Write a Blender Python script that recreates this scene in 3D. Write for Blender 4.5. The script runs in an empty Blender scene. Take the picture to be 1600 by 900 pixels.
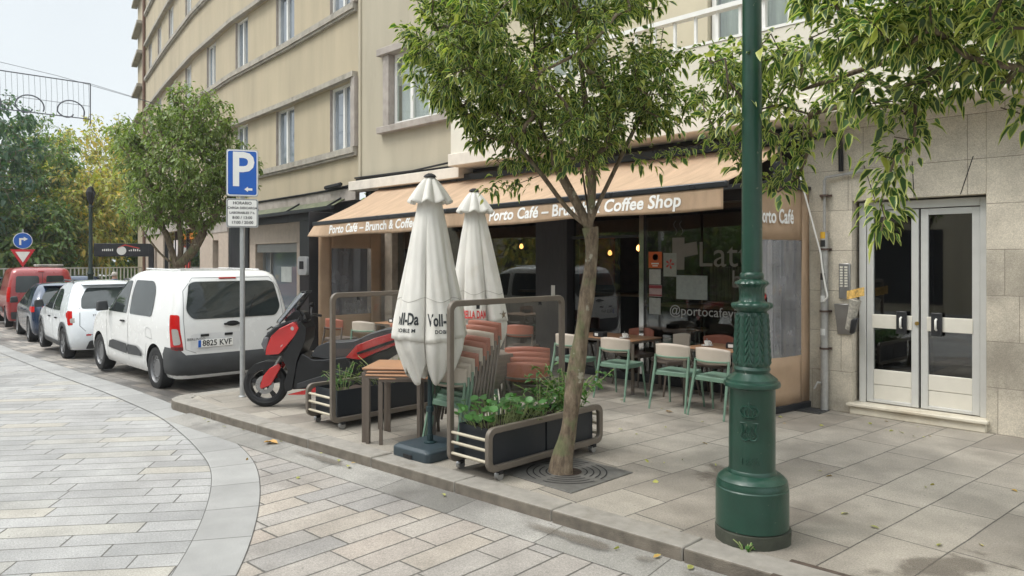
import bpy, bmesh, math, random
import numpy as np
from mathutils import Vector, Matrix, geometry, noise
R = math.radians
C = bpy.context.scene.collection
sc = bpy.context.scene
rnd = random.Random(7)

# ------------------------------------------------------------------ camera, world, sun, exposure
H = 1.83
cam_data = bpy.data.cameras.new("camera"); cam = bpy.data.objects.new("camera", cam_data); C.objects.link(cam)
cam.location = (0, 0, H); cam.rotation_euler = (R(90), 0, R(45.652))
cam_data.sensor_width = 36.0; cam_data.lens = 36.0 * 1155 / 1600
cam_data.shift_y = -45 / 1600; cam_data.clip_end = 600; cam_data.clip_start = 0.05
sc.camera = cam

world = bpy.data.worlds.new("World"); sc.world = world; world.use_nodes = True
wn = world.node_tree; wl = wn.links; wn.nodes.clear()
SUN_EL, SUN_AZ = 58, -150          # azimuth of the sun seen from the scene, degrees from +Y clockwise
sky = wn.nodes.new("ShaderNodeTexSky"); sky.sky_type = 'NISHITA'; sky.sun_disc = False
sky.sun_elevation = R(SUN_EL); sky.sun_rotation = R(SUN_AZ); sky.dust_density = 4.0; sky.air_density = 1.0; sky.ozone_density = 1.0
# an overcast: the sky's own light under an even grey cloud layer that is brighter overhead
tc = wn.nodes.new("ShaderNodeTexCoord"); sp = wn.nodes.new("ShaderNodeSeparateXYZ"); wl.new(tc.outputs['Generated'], sp.inputs[0])
mr = wn.nodes.new("ShaderNodeMapRange"); wl.new(sp.outputs['Z'], mr.inputs[0])
mr.inputs[1].default_value = 0.32; mr.inputs[2].default_value = 1.0; mr.inputs[3].default_value = 6.9; mr.inputs[4].default_value = 24.0
nz = wn.nodes.new("ShaderNodeTexNoise"); nz.inputs['Scale'].default_value = 1.6; nz.inputs['Detail'].default_value = 4
wl.new(tc.outputs['Generated'], nz.inputs['Vector'])
mr2 = wn.nodes.new("ShaderNodeMapRange"); wl.new(nz.outputs['Fac'], mr2.inputs[0]); mr2.inputs[3].default_value = 0.8; mr2.inputs[4].default_value = 1.16
mu = wn.nodes.new("ShaderNodeMath"); mu.operation = 'MULTIPLY'; wl.new(mr.outputs[0], mu.inputs[0]); wl.new(mr2.outputs[0], mu.inputs[1])
vm = wn.nodes.new("ShaderNodeVectorMath"); vm.operation = 'SCALE'; vm.inputs[0].default_value = (0.925, 0.98, 1.0); wl.new(mu.outputs[0], vm.inputs['Scale'])
mx = wn.nodes.new("ShaderNodeMix"); mx.data_type = 'RGBA'; mx.inputs['Factor'].default_value = 0.86
wl.new(sky.outputs[0], mx.inputs['A']); wl.new(vm.outputs[0], mx.inputs['B'])
bg = wn.nodes.new("ShaderNodeBackground"); bg.inputs[1].default_value = 0.1; wl.new(mx.outputs['Result'], bg.inputs[0])
wo = wn.nodes.new("ShaderNodeOutputWorld"); wl.new(bg.outputs[0], wo.inputs[0])

sun_d = bpy.data.lights.new("sun", 'SUN'); sun_d.energy = 1.5; sun_d.angle = R(20); sun_d.color = (1.0, 0.96, 0.9)
sun = bpy.data.objects.new("sun", sun_d); C.objects.link(sun)
_az = R(SUN_AZ); _el = R(SUN_EL)
sdir = Vector((math.sin(_az) * math.cos(_el), math.cos(_az) * math.cos(_el), math.sin(_el)))
sun.rotation_euler = sdir.to_track_quat('Z', 'Y').to_euler(); sun.location = (0, -5, 20)

sc.view_settings.view_transform = 'Standard'; sc.view_settings.look = 'None'; sc.view_settings.gamma = 1
sc.view_settings.exposure = 0.6
sc.view_settings.use_curve_mapping = False
sc.render.engine = 'CYCLES'
sc.cycles.use_denoising = True
sc.cycles.max_bounces = 8; sc.cycles.transparent_max_bounces = 16; sc.cycles.sample_clamp_indirect = 6

# ------------------------------------------------------------------ materials
class NT:
    def __init__(s, name):
        s.m = bpy.data.materials.new(name); s.m.use_nodes = True; s.t = s.m.node_tree; s.n = s.t.nodes; s.n.clear()
        s.out = s.n.new("ShaderNodeOutputMaterial")
        s.b = s.n.new("ShaderNodeBsdfPrincipled"); s.l(s.b, 0, s.out, 0)
    def l(s, a, ao, b, bi): s.t.links.new(a.outputs[ao], b.inputs[bi])
    def node(s, kind, **kw):
        n = s.n.new(kind)
        for k, v in kw.items(): setattr(n, k, v)
        return n
    def math(s, op, a, b=None, c=None, clamp=False):
        n = s.n.new("ShaderNodeMath"); n.operation = op; n.use_clamp = clamp
        for i, v in enumerate((a, b, c)):
            if v is None: continue
            if isinstance(v, (int, float)): n.inputs[i].default_value = v
            else: s.t.links.new(v, n.inputs[i])
        return n.outputs[0]
    def noise(s, vec, scale, detail=4, rough=0.55):
        n = s.n.new("ShaderNodeTexNoise"); n.inputs['Scale'].default_value = scale; n.inputs['Detail'].default_value = detail
        n.inputs['Roughness'].default_value = rough; s.t.links.new(vec, n.inputs['Vector']); return n.outputs['Fac']
    def rng(s, v, a, b, c, d, smooth=False):
        n = s.n.new("ShaderNodeMapRange"); s.t.links.new(v, n.inputs[0])
        if smooth: n.interpolation_type = 'SMOOTHSTEP'
        for i, x in enumerate((a, b, c, d)): n.inputs[i + 1].default_value = x
        return n.outputs[0]
    def mix(s, f, a, b, mode='MIX'):
        n = s.n.new("ShaderNodeMix"); n.data_type = 'RGBA'; n.blend_type = mode
        for k, v in (('Factor', f), ('A', a), ('B', b)):
            i = n.inputs[k] if k != 'Factor' else n.inputs[0]
            if k == 'A': i = n.inputs[6]
            if k == 'B': i = n.inputs[7]
            if isinstance(v, (int, float)): i.default_value = v
            elif isinstance(v, tuple): i.default_value = (*v[:3], 1)
            else: s.t.links.new(v, i)
        return n.outputs[2]
    def ramp(s, v, stops, const=False):
        n = s.n.new("ShaderNodeValToRGB"); s.t.links.new(v, n.inputs[0]); cr = n.color_ramp
        if const: cr.interpolation = 'CONSTANT'
        while len(cr.elements) < len(stops): cr.elements.new(0.5)
        for e, (p, c) in zip(cr.elements, stops): e.position = p; e.color = (*c, 1)
        return n.outputs[0]
    def set(s, **kw):
        for k, v in kw.items():
            i = s.b.inputs[k.replace('_', ' ')]
            if isinstance(v, (int, float)): i.default_value = v
            elif isinstance(v, tuple): i.default_value = (*v[:3], 1)
            else: s.t.links.new(v, i)
    def bump(s, h, strength=0.3, dist=0.01):
        n = s.n.new("ShaderNodeBump"); n.inputs['Strength'].default_value = strength; n.inputs['Distance'].default_value = dist
        s.t.links.new(h, n.inputs['Height']); s.t.links.new(n.outputs[0], s.b.inputs['Normal'])
    def pos(s): return s.n.new("ShaderNodeNewGeometry").outputs['Position']
    def obj(s): return s.n.new("ShaderNodeTexCoord").outputs['Object']

MC = {}
def mat(name, col, rough=0.6, metal=0.0, var=0.12, scale=6.0, bump=0.0, bscale=60.0, coat=0.0, spec=0.5, dirt=0.0, dirtcol=(0.08, 0.07, 0.055), stretch=None):
    if name in MC: return MC[name]
    t = NT(name); p = t.pos()
    if stretch:
        mp = t.node("ShaderNodeMapping"); mp.inputs['Scale'].default_value = stretch; t.t.links.new(p, mp.inputs['Vector']); p2 = mp.outputs[0]
    else: p2 = p
    f = t.noise(p2, scale, 5); k = t.rng(f, 0.25, 0.75, 1 - var, 1 + var)
    base = t.mix(1.0, (col[0], col[1], col[2]), k, 'MULTIPLY')
    if dirt:
        d = t.rng(t.noise(p2, scale * 0.35, 6, 0.7), 0.5, 0.75, 0, dirt, True)
        base = t.mix(d, base, dirtcol)
    t.set(Base_Color=base, Metallic=metal, Roughness=t.rng(f, 0.2, 0.8, max(0.02, rough - 0.06), min(1, rough + 0.06)), Coat_Weight=coat)
    t.b.inputs['Coat Roughness'].default_value = 0.05
    t.b.inputs['Specular IOR Level'].default_value = spec
    if bump: t.bump(t.noise(p, bscale, 3), bump, 0.01)
    MC[name] = t.m; return t.m

def glass(name, tint=(0.85, 0.9, 0.88), refl=1.0, rough=0.02, base_opacity=0.0, basecol=(0.3, 0.3, 0.3)):
    """thin pane: see-through with a fresnel reflection, and an optional film of dust"""
    if name in MC: return MC[name]
    t = NT(name); tr = t.node("ShaderNodeBsdfTransparent"); tr.inputs[0].default_value = (*tint, 1)
    gl = t.node("ShaderNodeBsdfGlossy"); gl.inputs['Roughness'].default_value = rough; gl.inputs[0].default_value = (1, 1, 1, 1)
    fr = t.node("ShaderNodeFresnel"); bf = t.node("ShaderNodeNewGeometry"); t.t.links.new(t.rng(bf.outputs['Backfacing'], 0, 1, 1.5, 1 / 1.5), fr.inputs[0])
    f = t.math('MULTIPLY', fr.outputs[0], 1.6 * refl, clamp=True)
    m1 = t.node("ShaderNodeMixShader"); t.t.links.new(f, m1.inputs[0]); t.l(tr, 0, m1, 1); t.l(gl, 0, m1, 2)
    t.n.remove(t.b); last = m1
    if base_opacity:
        df = t.node("ShaderNodeBsdfDiffuse"); df.inputs[0].default_value = (*basecol, 1)
        m2 = t.node("ShaderNodeMixShader"); d = t.rng(t.noise(t.pos(), 3.0), 0.3, 0.7, base_opacity * 0.6, base_opacity * 1.3)
        t.t.links.new(d, m2.inputs[0]); t.l(m1, 0, m2, 1); t.l(df, 0, m2, 2); last = m2
    t.l(last, 0, t.out, 0); MC[name] = t.m; return t.m

def emis(name, col, strength):
    if name in MC: return MC[name]
    t = NT(name); t.set(Base_Color=col, Emission_Color=col, Emission_Strength=strength); MC[name] = t.m; return t.m

def paver(name, L, W, ang, stops, joint=0.008, jit=0.35, jcol=(0.085, 0.078, 0.068), var=0.18, rough=0.75, wet=0.0, stagger=1.0, speck=0.35, bumpd=0.004, vertical=False, zoff=0.0, dirt=0.25):
    """rows of stones: every stone has its own tone; joints, grain, dirt and relief"""
    t = NT(name); p = t.pos()
    sp = t.node("ShaderNodeSeparateXYZ")
    if vertical: t.t.links.new(p, sp.inputs[0]); u, v = sp.outputs[0], sp.outputs[2]; v = t.math('ADD', v, 20 * W + zoff)
    else:
        wob = t.node("ShaderNodeVectorMath"); wob.operation = 'ADD'
        nn = t.node("ShaderNodeTexNoise"); nn.inputs['Scale'].default_value = 1.3; t.t.links.new(p, nn.inputs['Vector'])
        sc_ = t.node("ShaderNodeVectorMath"); sc_.operation = 'SCALE'; sc_.inputs['Scale'].default_value = 0.02; t.t.links.new(nn.outputs['Color'], sc_.inputs[0])
        t.t.links.new(p, wob.inputs[0]); t.t.links.new(sc_.outputs[0], wob.inputs[1])
        mp = t.node("ShaderNodeMapping"); mp.inputs['Rotation'].default_value = (0, 0, -R(ang)); t.t.links.new(wob.outputs[0], mp.inputs['Vector'])
        t.t.links.new(mp.outputs[0], sp.inputs[0]); u = t.math('ADD', sp.outputs[0], 400 * L); v = t.math('ADD', sp.outputs[1], 400 * W + zoff)
    vr = t.math('DIVIDE', v, W); row = t.math('FLOOR', vr)
    w1 = t.node("ShaderNodeTexWhiteNoise", noise_dimensions='1D'); t.t.links.new(row, w1.inputs['W'])
    off = t.math('MULTIPLY', w1.outputs['Value'], stagger)
    lenj = t.math('MULTIPLY_ADD', w1.outputs['Value'], jit, 1 - jit / 2)
    ur = t.math('ADD', t.math('DIVIDE', u, t.math('MULTIPLY', lenj, L)), t.math('MULTIPLY', off, 7.3)); col = t.math('FLOOR', ur)
    fu = t.math('FRACT', ur); fv = t.math('FRACT', vr)
    du = t.math('MULTIPLY', t.math('MINIMUM', fu, t.math('SUBTRACT', 1.0, fu)), L); dv = t.math('MULTIPLY', t.math('MINIMUM', fv, t.math('SUBTRACT', 1.0, fv)), W)
    dm = t.math('MINIMUM', du, dv)
    dmn = t.math('MULTIPLY_ADD', t.noise(p, 25, 3), joint * 0.9, t.math('SUBTRACT', dm, joint * 0.45))
    mask = t.rng(dmn, joint * 0.35, joint * 1.0, 0, 1, True)
    cb = t.node("ShaderNodeCombineXYZ"); t.t.links.new(col, cb.inputs[0]); t.t.links.new(row, cb.inputs[1])
    w2 = t.node("ShaderNodeTexWhiteNoise", noise_dimensions='2D'); t.t.links.new(cb.outputs[0], w2.inputs['Vector'])
    cstone = t.ramp(w2.outputs['Value'], stops)
    g = t.noise(p, 260, 2, 0.8); g2 = t.noise(p, 3.2, 6, 0.65); g3 = t.noise(p, 0.7, 5, 0.6)
    cstone = t.mix(1.0, cstone, t.rng(g, 0.3, 0.7, 1 - speck, 1 + speck), 'MULTIPLY')
    g4 = t.noise(p, 75, 3, .75); cstone = t.mix(1.0, cstone, t.rng(g4, .3, .7, 1 - speck * .8, 1 + speck * .8), 'MULTIPLY')
    cstone = t.mix(1.0, cstone, t.rng(g2, 0.25, 0.75, 1 - var, 1 + var), 'MULTIPLY')
    cstone = t.mix(t.rng(g3, 0.48, 0.72, 0, dirt, True), cstone, (0.10, 0.085, 0.07))
    if not vertical:
        sp2 = t.rng(t.noise(p, 13, 4, .8), .66, .74, 0, .5, True); cstone = t.mix(sp2, cstone, (.09, .08, .07))
        vn = t.node('ShaderNodeTexVoronoi'); vn.inputs['Scale'].default_value = 5.5; t.t.links.new(p, vn.inputs['Vector']); cstone = t.mix(t.rng(vn.outputs['Distance'], .03, .05, .65, 0), cstone, (.06, .055, .05))
    fin = t.mix(mask, jcol, cstone)
    dampn = t.rng(t.noise(p, 0.9, 4), 0.42, 0.62, 0, wet, True)
    fin = t.mix(dampn, fin, t.mix(1.0, fin, (0.55, 0.55, 0.56), 'MULTIPLY'))
    rr = t.math('SUBTRACT', t.rng(g2, 0.2, 0.8, rough - 0.1, rough + 0.1), t.math('MULTIPLY', dampn, 0.4))
    t.set(Base_Color=fin, Roughness=rr)
    hgt = t.math('ADD', t.math('MULTIPLY', mask, 1.0), t.math('MULTIPLY', g, 0.12)); hgt = t.math('ADD', hgt, t.math('MULTIPLY', w2.outputs['Value'], 0.25))
    t.bump(hgt, 0.6, bumpd)
    MC[name] = t.m; return t.m

# ------------------------------------------------------------------ mesh builder
class MB:
    def __init__(s): s.v = []; s.f = []; s.m = []; s.M = None
    def add(s, vs, fs, mi=0, flip=False):
        o = len(s.v)
        for v in vs:
            v = Vector(v); s.v.append(tuple(s.M @ v) if s.M is not None else tuple(v))
        for f in fs: s.f.append(tuple(o + i for i in (reversed(f) if flip else f))); s.m.append(mi)
        return s
    def box(s, x0, x1, y0, y1, z0, z1, mi=0):
        v = [(x0, y0, z0), (x1, y0, z0), (x1, y1, z0), (x0, y1, z0), (x0, y0, z1), (x1, y0, z1), (x1, y1, z1), (x0, y1, z1)]
        return s.add(v, [(0, 3, 2, 1), (4, 5, 6, 7), (0, 1, 5, 4), (1, 2, 6, 5), (2, 3, 7, 6), (3, 0, 4, 7)], mi)
    def hexa(s, v, mi=0): return s.add(v, [(0, 3, 2, 1), (4, 5, 6, 7), (0, 1, 5, 4), (1, 2, 6, 5), (2, 3, 7, 6), (3, 0, 4, 7)], mi)
    def wallseg(s, p, q, y0, y1, z0, z1, mi=0):
        """box along p->q (plan), offset y0..y1 measured to the left-hand normal"""
        d = Vector((q[0] - p[0], q[1] - p[1])); d.normalize(); n = Vector((-d.y, d.x))
        a = [(p[0] + n.x * t, p[1] + n.y * t) for t in (y0, y1)]; b = [(q[0] + n.x * t, q[1] + n.y * t) for t in (y0, y1)]
        return s.hexa([(*a[0], z0), (*b[0], z0), (*b[1], z0), (*a[1], z0), (*a[0], z1), (*b[0], z1), (*b[1], z1), (*a[1], z1)], mi)
    def tube(s, path, r, seg=8, mi=0, caps=True, flat=None):
        path = [Vector(p) for p in path]; n = len(path)
        rs = r if isinstance(r, (list, tuple)) else [r] * n
        t0 = (path[1] - path[0]).normalized(); up = Vector((0, 0, 1)) if abs(t0.z) < 0.9 else Vector((0, 1, 0))
        a = t0.cross(up).normalized(); vs = []
        for i, p in enumerate(path):
            if i == 0: t = path[1] - path[0]
            elif i == n - 1: t = path[-1] - path[-2]
            else: t = (path[i + 1] - p).normalized() + (p - path[i - 1]).normalized()
            if t.length < 1e-9: t = t0
            t = t.normalized(); a = (a - t * a.dot(t))
            a = a.normalized() if a.length > 1e-6 else t.orthogonal().normalized()
            b = t.cross(a)
            for k in range(seg):
                an = 2 * math.pi * (k + 0.5) / seg
                fl = flat or (1, 1)
                vs.append(p + a * (math.cos(an) * rs[i] * fl[0]) + b * (math.sin(an) * rs[i] * fl[1]))
        fs = []
        for i in range(n - 1):
            for k in range(seg):
                k2 = (k + 1) % seg; fs.append((i * seg + k, i * seg + k2, (i + 1) * seg + k2, (i + 1) * seg + k))
        if caps: fs.append(tuple(reversed(range(seg)))); fs.append(tuple((n - 1) * seg + k for k in range(seg)))
        return s.add(vs, fs, mi, flip=False)
    def bar(s, p, q, w, h=None, mi=0, up=(0, 0, 1)):
        h = h or w; p = Vector(p); q = Vector(q); t = (q - p).normalized(); up = Vector(up)
        if abs(t.dot(up)) > 0.98: up = Vector((0, 1, 0))
        a = t.cross(up).normalized() * w / 2; b = a.cross(t).normalized() * h / 2
        return s.hexa([p - a - b, p + a - b, p + a + b, p - a + b, q - a - b, q + a - b, q + a + b, q - a + b], mi)
    def lathe(s, prof, seg=32, c=(0, 0, 0), mi=0, axis='z', fn=None, ring=False):
        if ring: prof = list(prof) + [prof[0]]
        vs = []; n = len(prof)
        for i, (r, z) in enumerate(prof):
            for k in range(seg):
                an = 2 * math.pi * k / seg; rr = r
                if fn: rr = r + fn(an, z, i)
                x, y = math.cos(an) * rr, math.sin(an) * rr
                if axis == 'z': vs.append((c[0] + x, c[1] + y, c[2] + z))
                elif axis == 'y': vs.append((c[0] + x, c[1] + z, c[2] - y))
                else: vs.append((c[0] + z, c[1] + x, c[2] + y))
        fs = []
        for i in range(n - 1):
            for k in range(seg):
                k2 = (k + 1) % seg; fs.append((i * seg + k, i * seg + k2, (i + 1) * seg + k2, (i + 1) * seg + k))
        if prof[0][0] > 1e-5 and not ring: fs.append(tuple(reversed(range(seg))))
        if prof[-1][0] > 1e-5 and not ring: fs.append(tuple((n - 1) * seg + k for k in range(seg)))
        return s.add(vs, fs, mi)
    def prism(s, poly, a, b, plane='xz', mi=0):
        """extrude polygon (2d) between a and b on the third axis"""
        n = len(poly)
        def P(u, v, w): return {'xz': (u, w, v), 'xy': (u, v, w), 'yz': (w, u, v)}[plane]
        vs = [P(u, v, a) for u, v in poly] + [P(u, v, b) for u, v in poly]
        fs = [tuple(range(n)), tuple(range(2 * n - 1, n - 1, -1))] + [(i, i + n, (i + 1) % n + n, (i + 1) % n) for i in range(n)]
        return s.add(vs, fs, mi)
    def grid(s, fn, nu, nv, mi=0, flip=False):
        vs = [fn(i / nu, j / nv) for j in range(nv + 1) for i in range(nu + 1)]
        fs = [(j * (nu + 1) + i, j * (nu + 1) + i + 1, (j + 1) * (nu + 1) + i + 1, (j + 1) * (nu + 1) + i) for j in range(nv) for i in range(nu)]
        return s.add(vs, fs, mi, flip)
    def build(s, name, mats, parent=None, smooth=None, bevel=0, seg=2, world=False, solid=0, recalc=True):
        me = bpy.data.meshes.new(name); me.from_pydata(s.v, [], s.f)
        if not isinstance(mats, (list, tuple)): mats = [mats]
        for m in mats: me.materials.append(m)
        me.polygons.foreach_set('material_index', s.m)
        if recalc:
            bm = bmesh.new(); bm.from_mesh(me); bmesh.ops.recalc_face_normals(bm, faces=bm.faces); bm.to_mesh(me); bm.free()
        if smooth:
            me.polygons.foreach_set('use_smooth', [True] * len(me.polygons)); me.set_sharp_from_angle(angle=R(smooth))
        me.update()
        o = bpy.data.objects.new(name, me); C.objects.link(o)
        if parent is not None:
            o.parent = parent
            if world: o.matrix_parent_inverse = Matrix.Identity(4); me.transform(wmat(parent).inverted())
        if solid:
            md = o.modifiers.new('solid', 'SOLIDIFY'); md.thickness = solid; md.offset = 0
        if bevel:
            md = o.modifiers.new('bevel', 'BEVEL'); md.width = bevel; md.segments = seg; md.limit_method = 'ANGLE'; md.angle_limit = R(40)
            if not smooth:
                me.polygons.foreach_set('use_smooth', [True] * len(me.polygons)); me.set_sharp_from_angle(angle=R(35)); md.harden_normals = False
        return o

def wmat(o):
    m = Matrix.Translation(o.location) @ o.rotation_euler.to_matrix().to_4x4()
    return wmat(o.parent) @ m if o.parent else m
def rotz(poly, a): c, s = math.cos(a), math.sin(a); return [(x * c - y * s, x * s + y * c) for x, y in poly]
def rrect(x0, x1, y0, y1, r, n=5):
    out = []
    for cx, cy, a0 in ((x1 - r, y1 - r, 0), (x0 + r, y1 - r, 90), (x0 + r, y0 + r, 180), (x1 - r, y0 + r, 270)):
        for k in range(n + 1): a = R(a0 + 90 * k / n); out.append((cx + r * math.cos(a), cy + r * math.sin(a)))
    return out
def rpoly(pts, r, n=4):
    """round the corners of a polygon"""
    out = []; N = len(pts)
    rs = r if isinstance(r, (list, tuple)) else [r] * N
    for i in range(N):
        p = Vector(pts[i]); a = Vector(pts[i - 1]) - p; b = Vector(pts[(i + 1) % N]) - p
        k = min(rs[i], a.length * 0.48, b.length * 0.48); pa = p + a.normalized() * k; pb = p + b.normalized() * k
        for j in range(n + 1): t = j / n; q = pa * (1 - t) ** 2 + p * 2 * t * (1 - t) + pb * t * t; out.append((q.x, q.y))
    return out
def smooth_path(pts, n=6):
    """Catmull-Rom"""
    pts = [Vector(p) for p in pts]; out = []
    for i in range(len(pts) - 1):
        p0 = pts[max(i - 1, 0)]; p1 = pts[i]; p2 = pts[i + 1]; p3 = pts[min(i + 2, len(pts) - 1)]
        for k in range(n):
            t = k / n; out.append(0.5 * ((2 * p1) + (p2 - p0) * t + (2 * p0 - 5 * p1 + 4 * p2 - p3) * t * t + (3 * p1 - p0 - 3 * p2 + p3) * t ** 3))
    out.append(pts[-1]); return out

def thing(name, label, cat, loc=(0, 0, 0), rot=0, group=None):
    o = bpy.data.objects.new(name, None); C.objects.link(o); o.location = loc; o.rotation_euler = (0, 0, rot)
    o.empty_display_size = 0.2; o['label'] = label; o['category'] = cat
    if group: o['group'] = group
    return o
def tag(o, label, cat, group=None):
    o['label'] = label; o['category'] = cat
    if group: o['group'] = group
    return o
def struct(o): o['kind'] = 'structure'; return o
def dup(root, loc, rot=None, label=None, group=None):
    def cp(o, par):
        c = o.copy(); C.objects.link(c); c.parent = par
        for ch in kids.get(o, []): cp(ch, c)
        return c
    kids = {}
    for o in C.objects:
        if o.parent is not None: kids.setdefault(o.parent, []).append(o)
    r = cp(root, None); r.location = loc
    if rot is not None: r.rotation_euler = (0, 0, rot)
    if label: r['label'] = label
    if group: r['group'] = group
    return r

def text_data(body, size=1.0, bold=0.0, shear=0.0, res=3, align='CENTER', spacing=1.0):
    """flat outline mesh of a text: verts (x, y), faces"""
    cu = bpy.data.curves.new('txt', 'FONT'); cu.body = body; cu.size = size; cu.offset = bold; cu.shear = shear; cu.resolution_u = res
    cu.align_x = align; cu.align_y = 'CENTER'; cu.space_character = spacing
    ob = bpy.data.objects.new('txt', cu); C.objects.link(ob)
    dg = bpy.context.evaluated_depsgraph_get(); me = bpy.data.meshes.new_from_object(ob.evaluated_get(dg))
    vs = [(v.co.x, v.co.y) for v in me.vertices]; fs = [tuple(p.vertices) for p in me.polygons]
    bpy.data.objects.remove(ob); bpy.data.curves.remove(cu); bpy.data.meshes.remove(me)
    return vs, fs
def text_obj(name, body, size, fn, m, parent, world=False, **kw):
    """letters laid on a surface: fn(u, v) -> point"""
    vs, fs = text_data(body, size, **kw); mb = MB(); mb.add([fn(x, y) for x, y in vs], fs)
    return mb.build(name, m, parent, world=world, recalc=False)
def plan_patch(poly, fn, step=0.08, holes=()):
    """fill a 2d polygon with a fine triangle net and map it with fn(u,v)->3d"""
    xs = [p[0] for p in poly]; ys = [p[1] for p in poly]; pts = [Vector(p) for p in poly]; n = len(pts)
    # refine the outline
    pp = []
    for i in range(n):
        a, b = pts[i], pts[(i + 1) % n]; k = max(1, int((b - a).length / step))
        for j in range(k): pp.append(a.lerp(b, j / k))
    n = len(pp); edges = [(i, (i + 1) % n) for i in range(n)]
    def inside(x, y):
        c = False
        for i in range(n):
            a, b = pp[i], pp[i - 1]
            if (a.y > y) != (b.y > y) and x < (b.x - a.x) * (y - a.y) / (b.y - a.y) + a.x: c = not c
        return c
    x = min(xs) + step * 0.5
    while x < max(xs):
        y = min(ys) + step * 0.5
        while y < max(ys):
            if inside(x, y): pp.append(Vector((x, y)))
            y += step
        x += step
    v, e, f, *_ = geometry.delaunay_2d_cdt(pp, edges, [list(range(n))], 1, 1e-5)
    return [fn(p.x, p.y) for p in v], [tuple(t) for t in f]
# ------------------------------------------------------------------ ground
def droad(x):
    if x > -12: return 0.0
    if x > -20: return -0.16 * (-12 - x) / 8
    if x > -40: return -0.16 - 0.12 * (-20 - x) / 20
    return -0.28 - 0.5 * min(1, (-40 - x) / 60)
XS = [-400, -200, -110, -100, -80, -60, -50, -40, -35, -30, -27, -24, -20, -18, -16, -14, -12, -10, -5, 0, 5, 12, 40, 120]
def sheet(name, x0, x1, fy0, fy1, z, m, thick=0.0):
    xs = [x0] + [x for x in XS if x0 < x < x1] + [x1]; mb = MB()
    for a, b in zip(xs, xs[1:]):
        mb.add([(a, fy0(a), z + droad(a)), (b, fy0(b), z + droad(b)), (b, fy1(b), z + droad(b)), (a, fy1(a), z + droad(a))], [(0, 1, 2, 3)])
    return mb.build(name, m, recalc=False)
G_ = [(0.0, (.275, .272, .265)), (.3, (.31, .306, .298)), (.6, (.335, .33, .32)), (.82, (.31, .308, .298)), (.93, (.345, .33, .295)), (1.0, (.36, .335, .29))]
T_ = [(0.0, (.265, .25, .235)), (.25, (.295, .272, .247)), (.5, (.315, .285, .255)), (.75, (.335, .295, .25)), (.9, (.285, .27, .255)), (1.0, (.335, .28, .23))]
m_setL = paver('road_setts_grey', .85, .215, 53.5, G_, joint=.008, jit=.5, wet=.25, dirt=.2)
m_setR = paver('road_setts_tan', .62, .235, 93, T_, joint=.011, jit=.5, wet=.3, dirt=.4)
m_bay = paver('bay_setts', .45, .2, 3, [(0, (.17, .16, .15)), (.5, (.27, .25, .225)), (1, (.36, .32, .28))], joint=.01, jit=.3, wet=1.0, dirt=.5)
m_band = paver('band_granite', .62, 5.0, 40, [(0, (.36, .37, .37)), (1, (.47, .475, .47))], joint=.007, jit=.2, wet=.1, stagger=0, dirt=.1)
m_slab = paver('pavement_slabs', .95, .435, 86, [(0, (.225, .20, .168)), (.35, (.285, .256, .216)), (.7, (.34, .308, .26)), (1, (.30, .272, .23))], joint=.007, jit=.45, wet=.5, dirt=.5, var=.2)
m_gut = paver('gutter_slabs', 1.05, 5.0, 4, [(0, (.22, .21, .19)), (1, (.31, .295, .27))], joint=.007, stagger=0, wet=.7, dirt=.5)
m_kerbf = mat('kerb_face_dark', (.15, .13, .105), .9, var=.35, scale=9, bump=.6, bscale=120)  # darker brown tone for the street-facing side of the kerb stones
m_kerb = mat('kerb_granite', (.27, .25, .22), .8, var=.2, scale=9, bump=.5, bscale=180, dirt=.7, dirtcol=(.14, .12, .09))
m_farpave = mat('far_asphalt', (.16, .16, .16), .8, var=.2, scale=1)

def kl(x):                                    # street face of the kerb
    return 4.05 + 0.068 * (x + 2.4)
struct(sheet('road', -400, 120, lambda x: -120, lambda x: 6.2 if x > -70 else 300, -.12, m_setL))
struct(sheet('far_ground', -400, 120, lambda x: -300, lambda x: -120.0, -.125, m_farpave))
struct(sheet('plot_ground', -400, 120, lambda x: 6.2 if x > -42 else 5.9, lambda x: 300, -.16, m_farpave))
# tan setts between the grey band and the gutter
inner = [(-45, 3.62), (-28, 3.5), (-20, 3.38), (-15.35, 3.3), (-12.4, 3.29), (-10.84, 3.29), (-9.6, 3.26), (-8.45, 3.12), (-7.6, 2.97), (-6.9, 2.80), (-6.22, 2.53), (-5.46, 2.14), (-4.72, 1.68), (-4.0, 1.12), (-3.2, .4), (-2.5, -.4), (-1.9, -1.4)]
ipath = [Vector((*p, 0)) for p in smooth_path([(*p, 0) for p in inner], 5)]
ipath = [Vector((p.x, p.y)) for p in ipath]
def offs(path, w):
    out = []
    for i, p in enumerate(path):
        t = (path[min(i + 1, len(path) - 1)] - path[max(i - 1, 0)]).normalized(); out.append(p + Vector((-t.y, t.x)) * w)
    return out
opath = offs(ipath, .40)
mb = MB()
for i in range(len(ipath) - 1):
    a, b, c, d = ipath[i], ipath[i + 1], opath[i + 1], opath[i]
    mb.add([(q.x, q.y, -.112 + droad(q.x)) for q in (a, b, c, d)], [(0, 1, 2, 3)])
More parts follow.
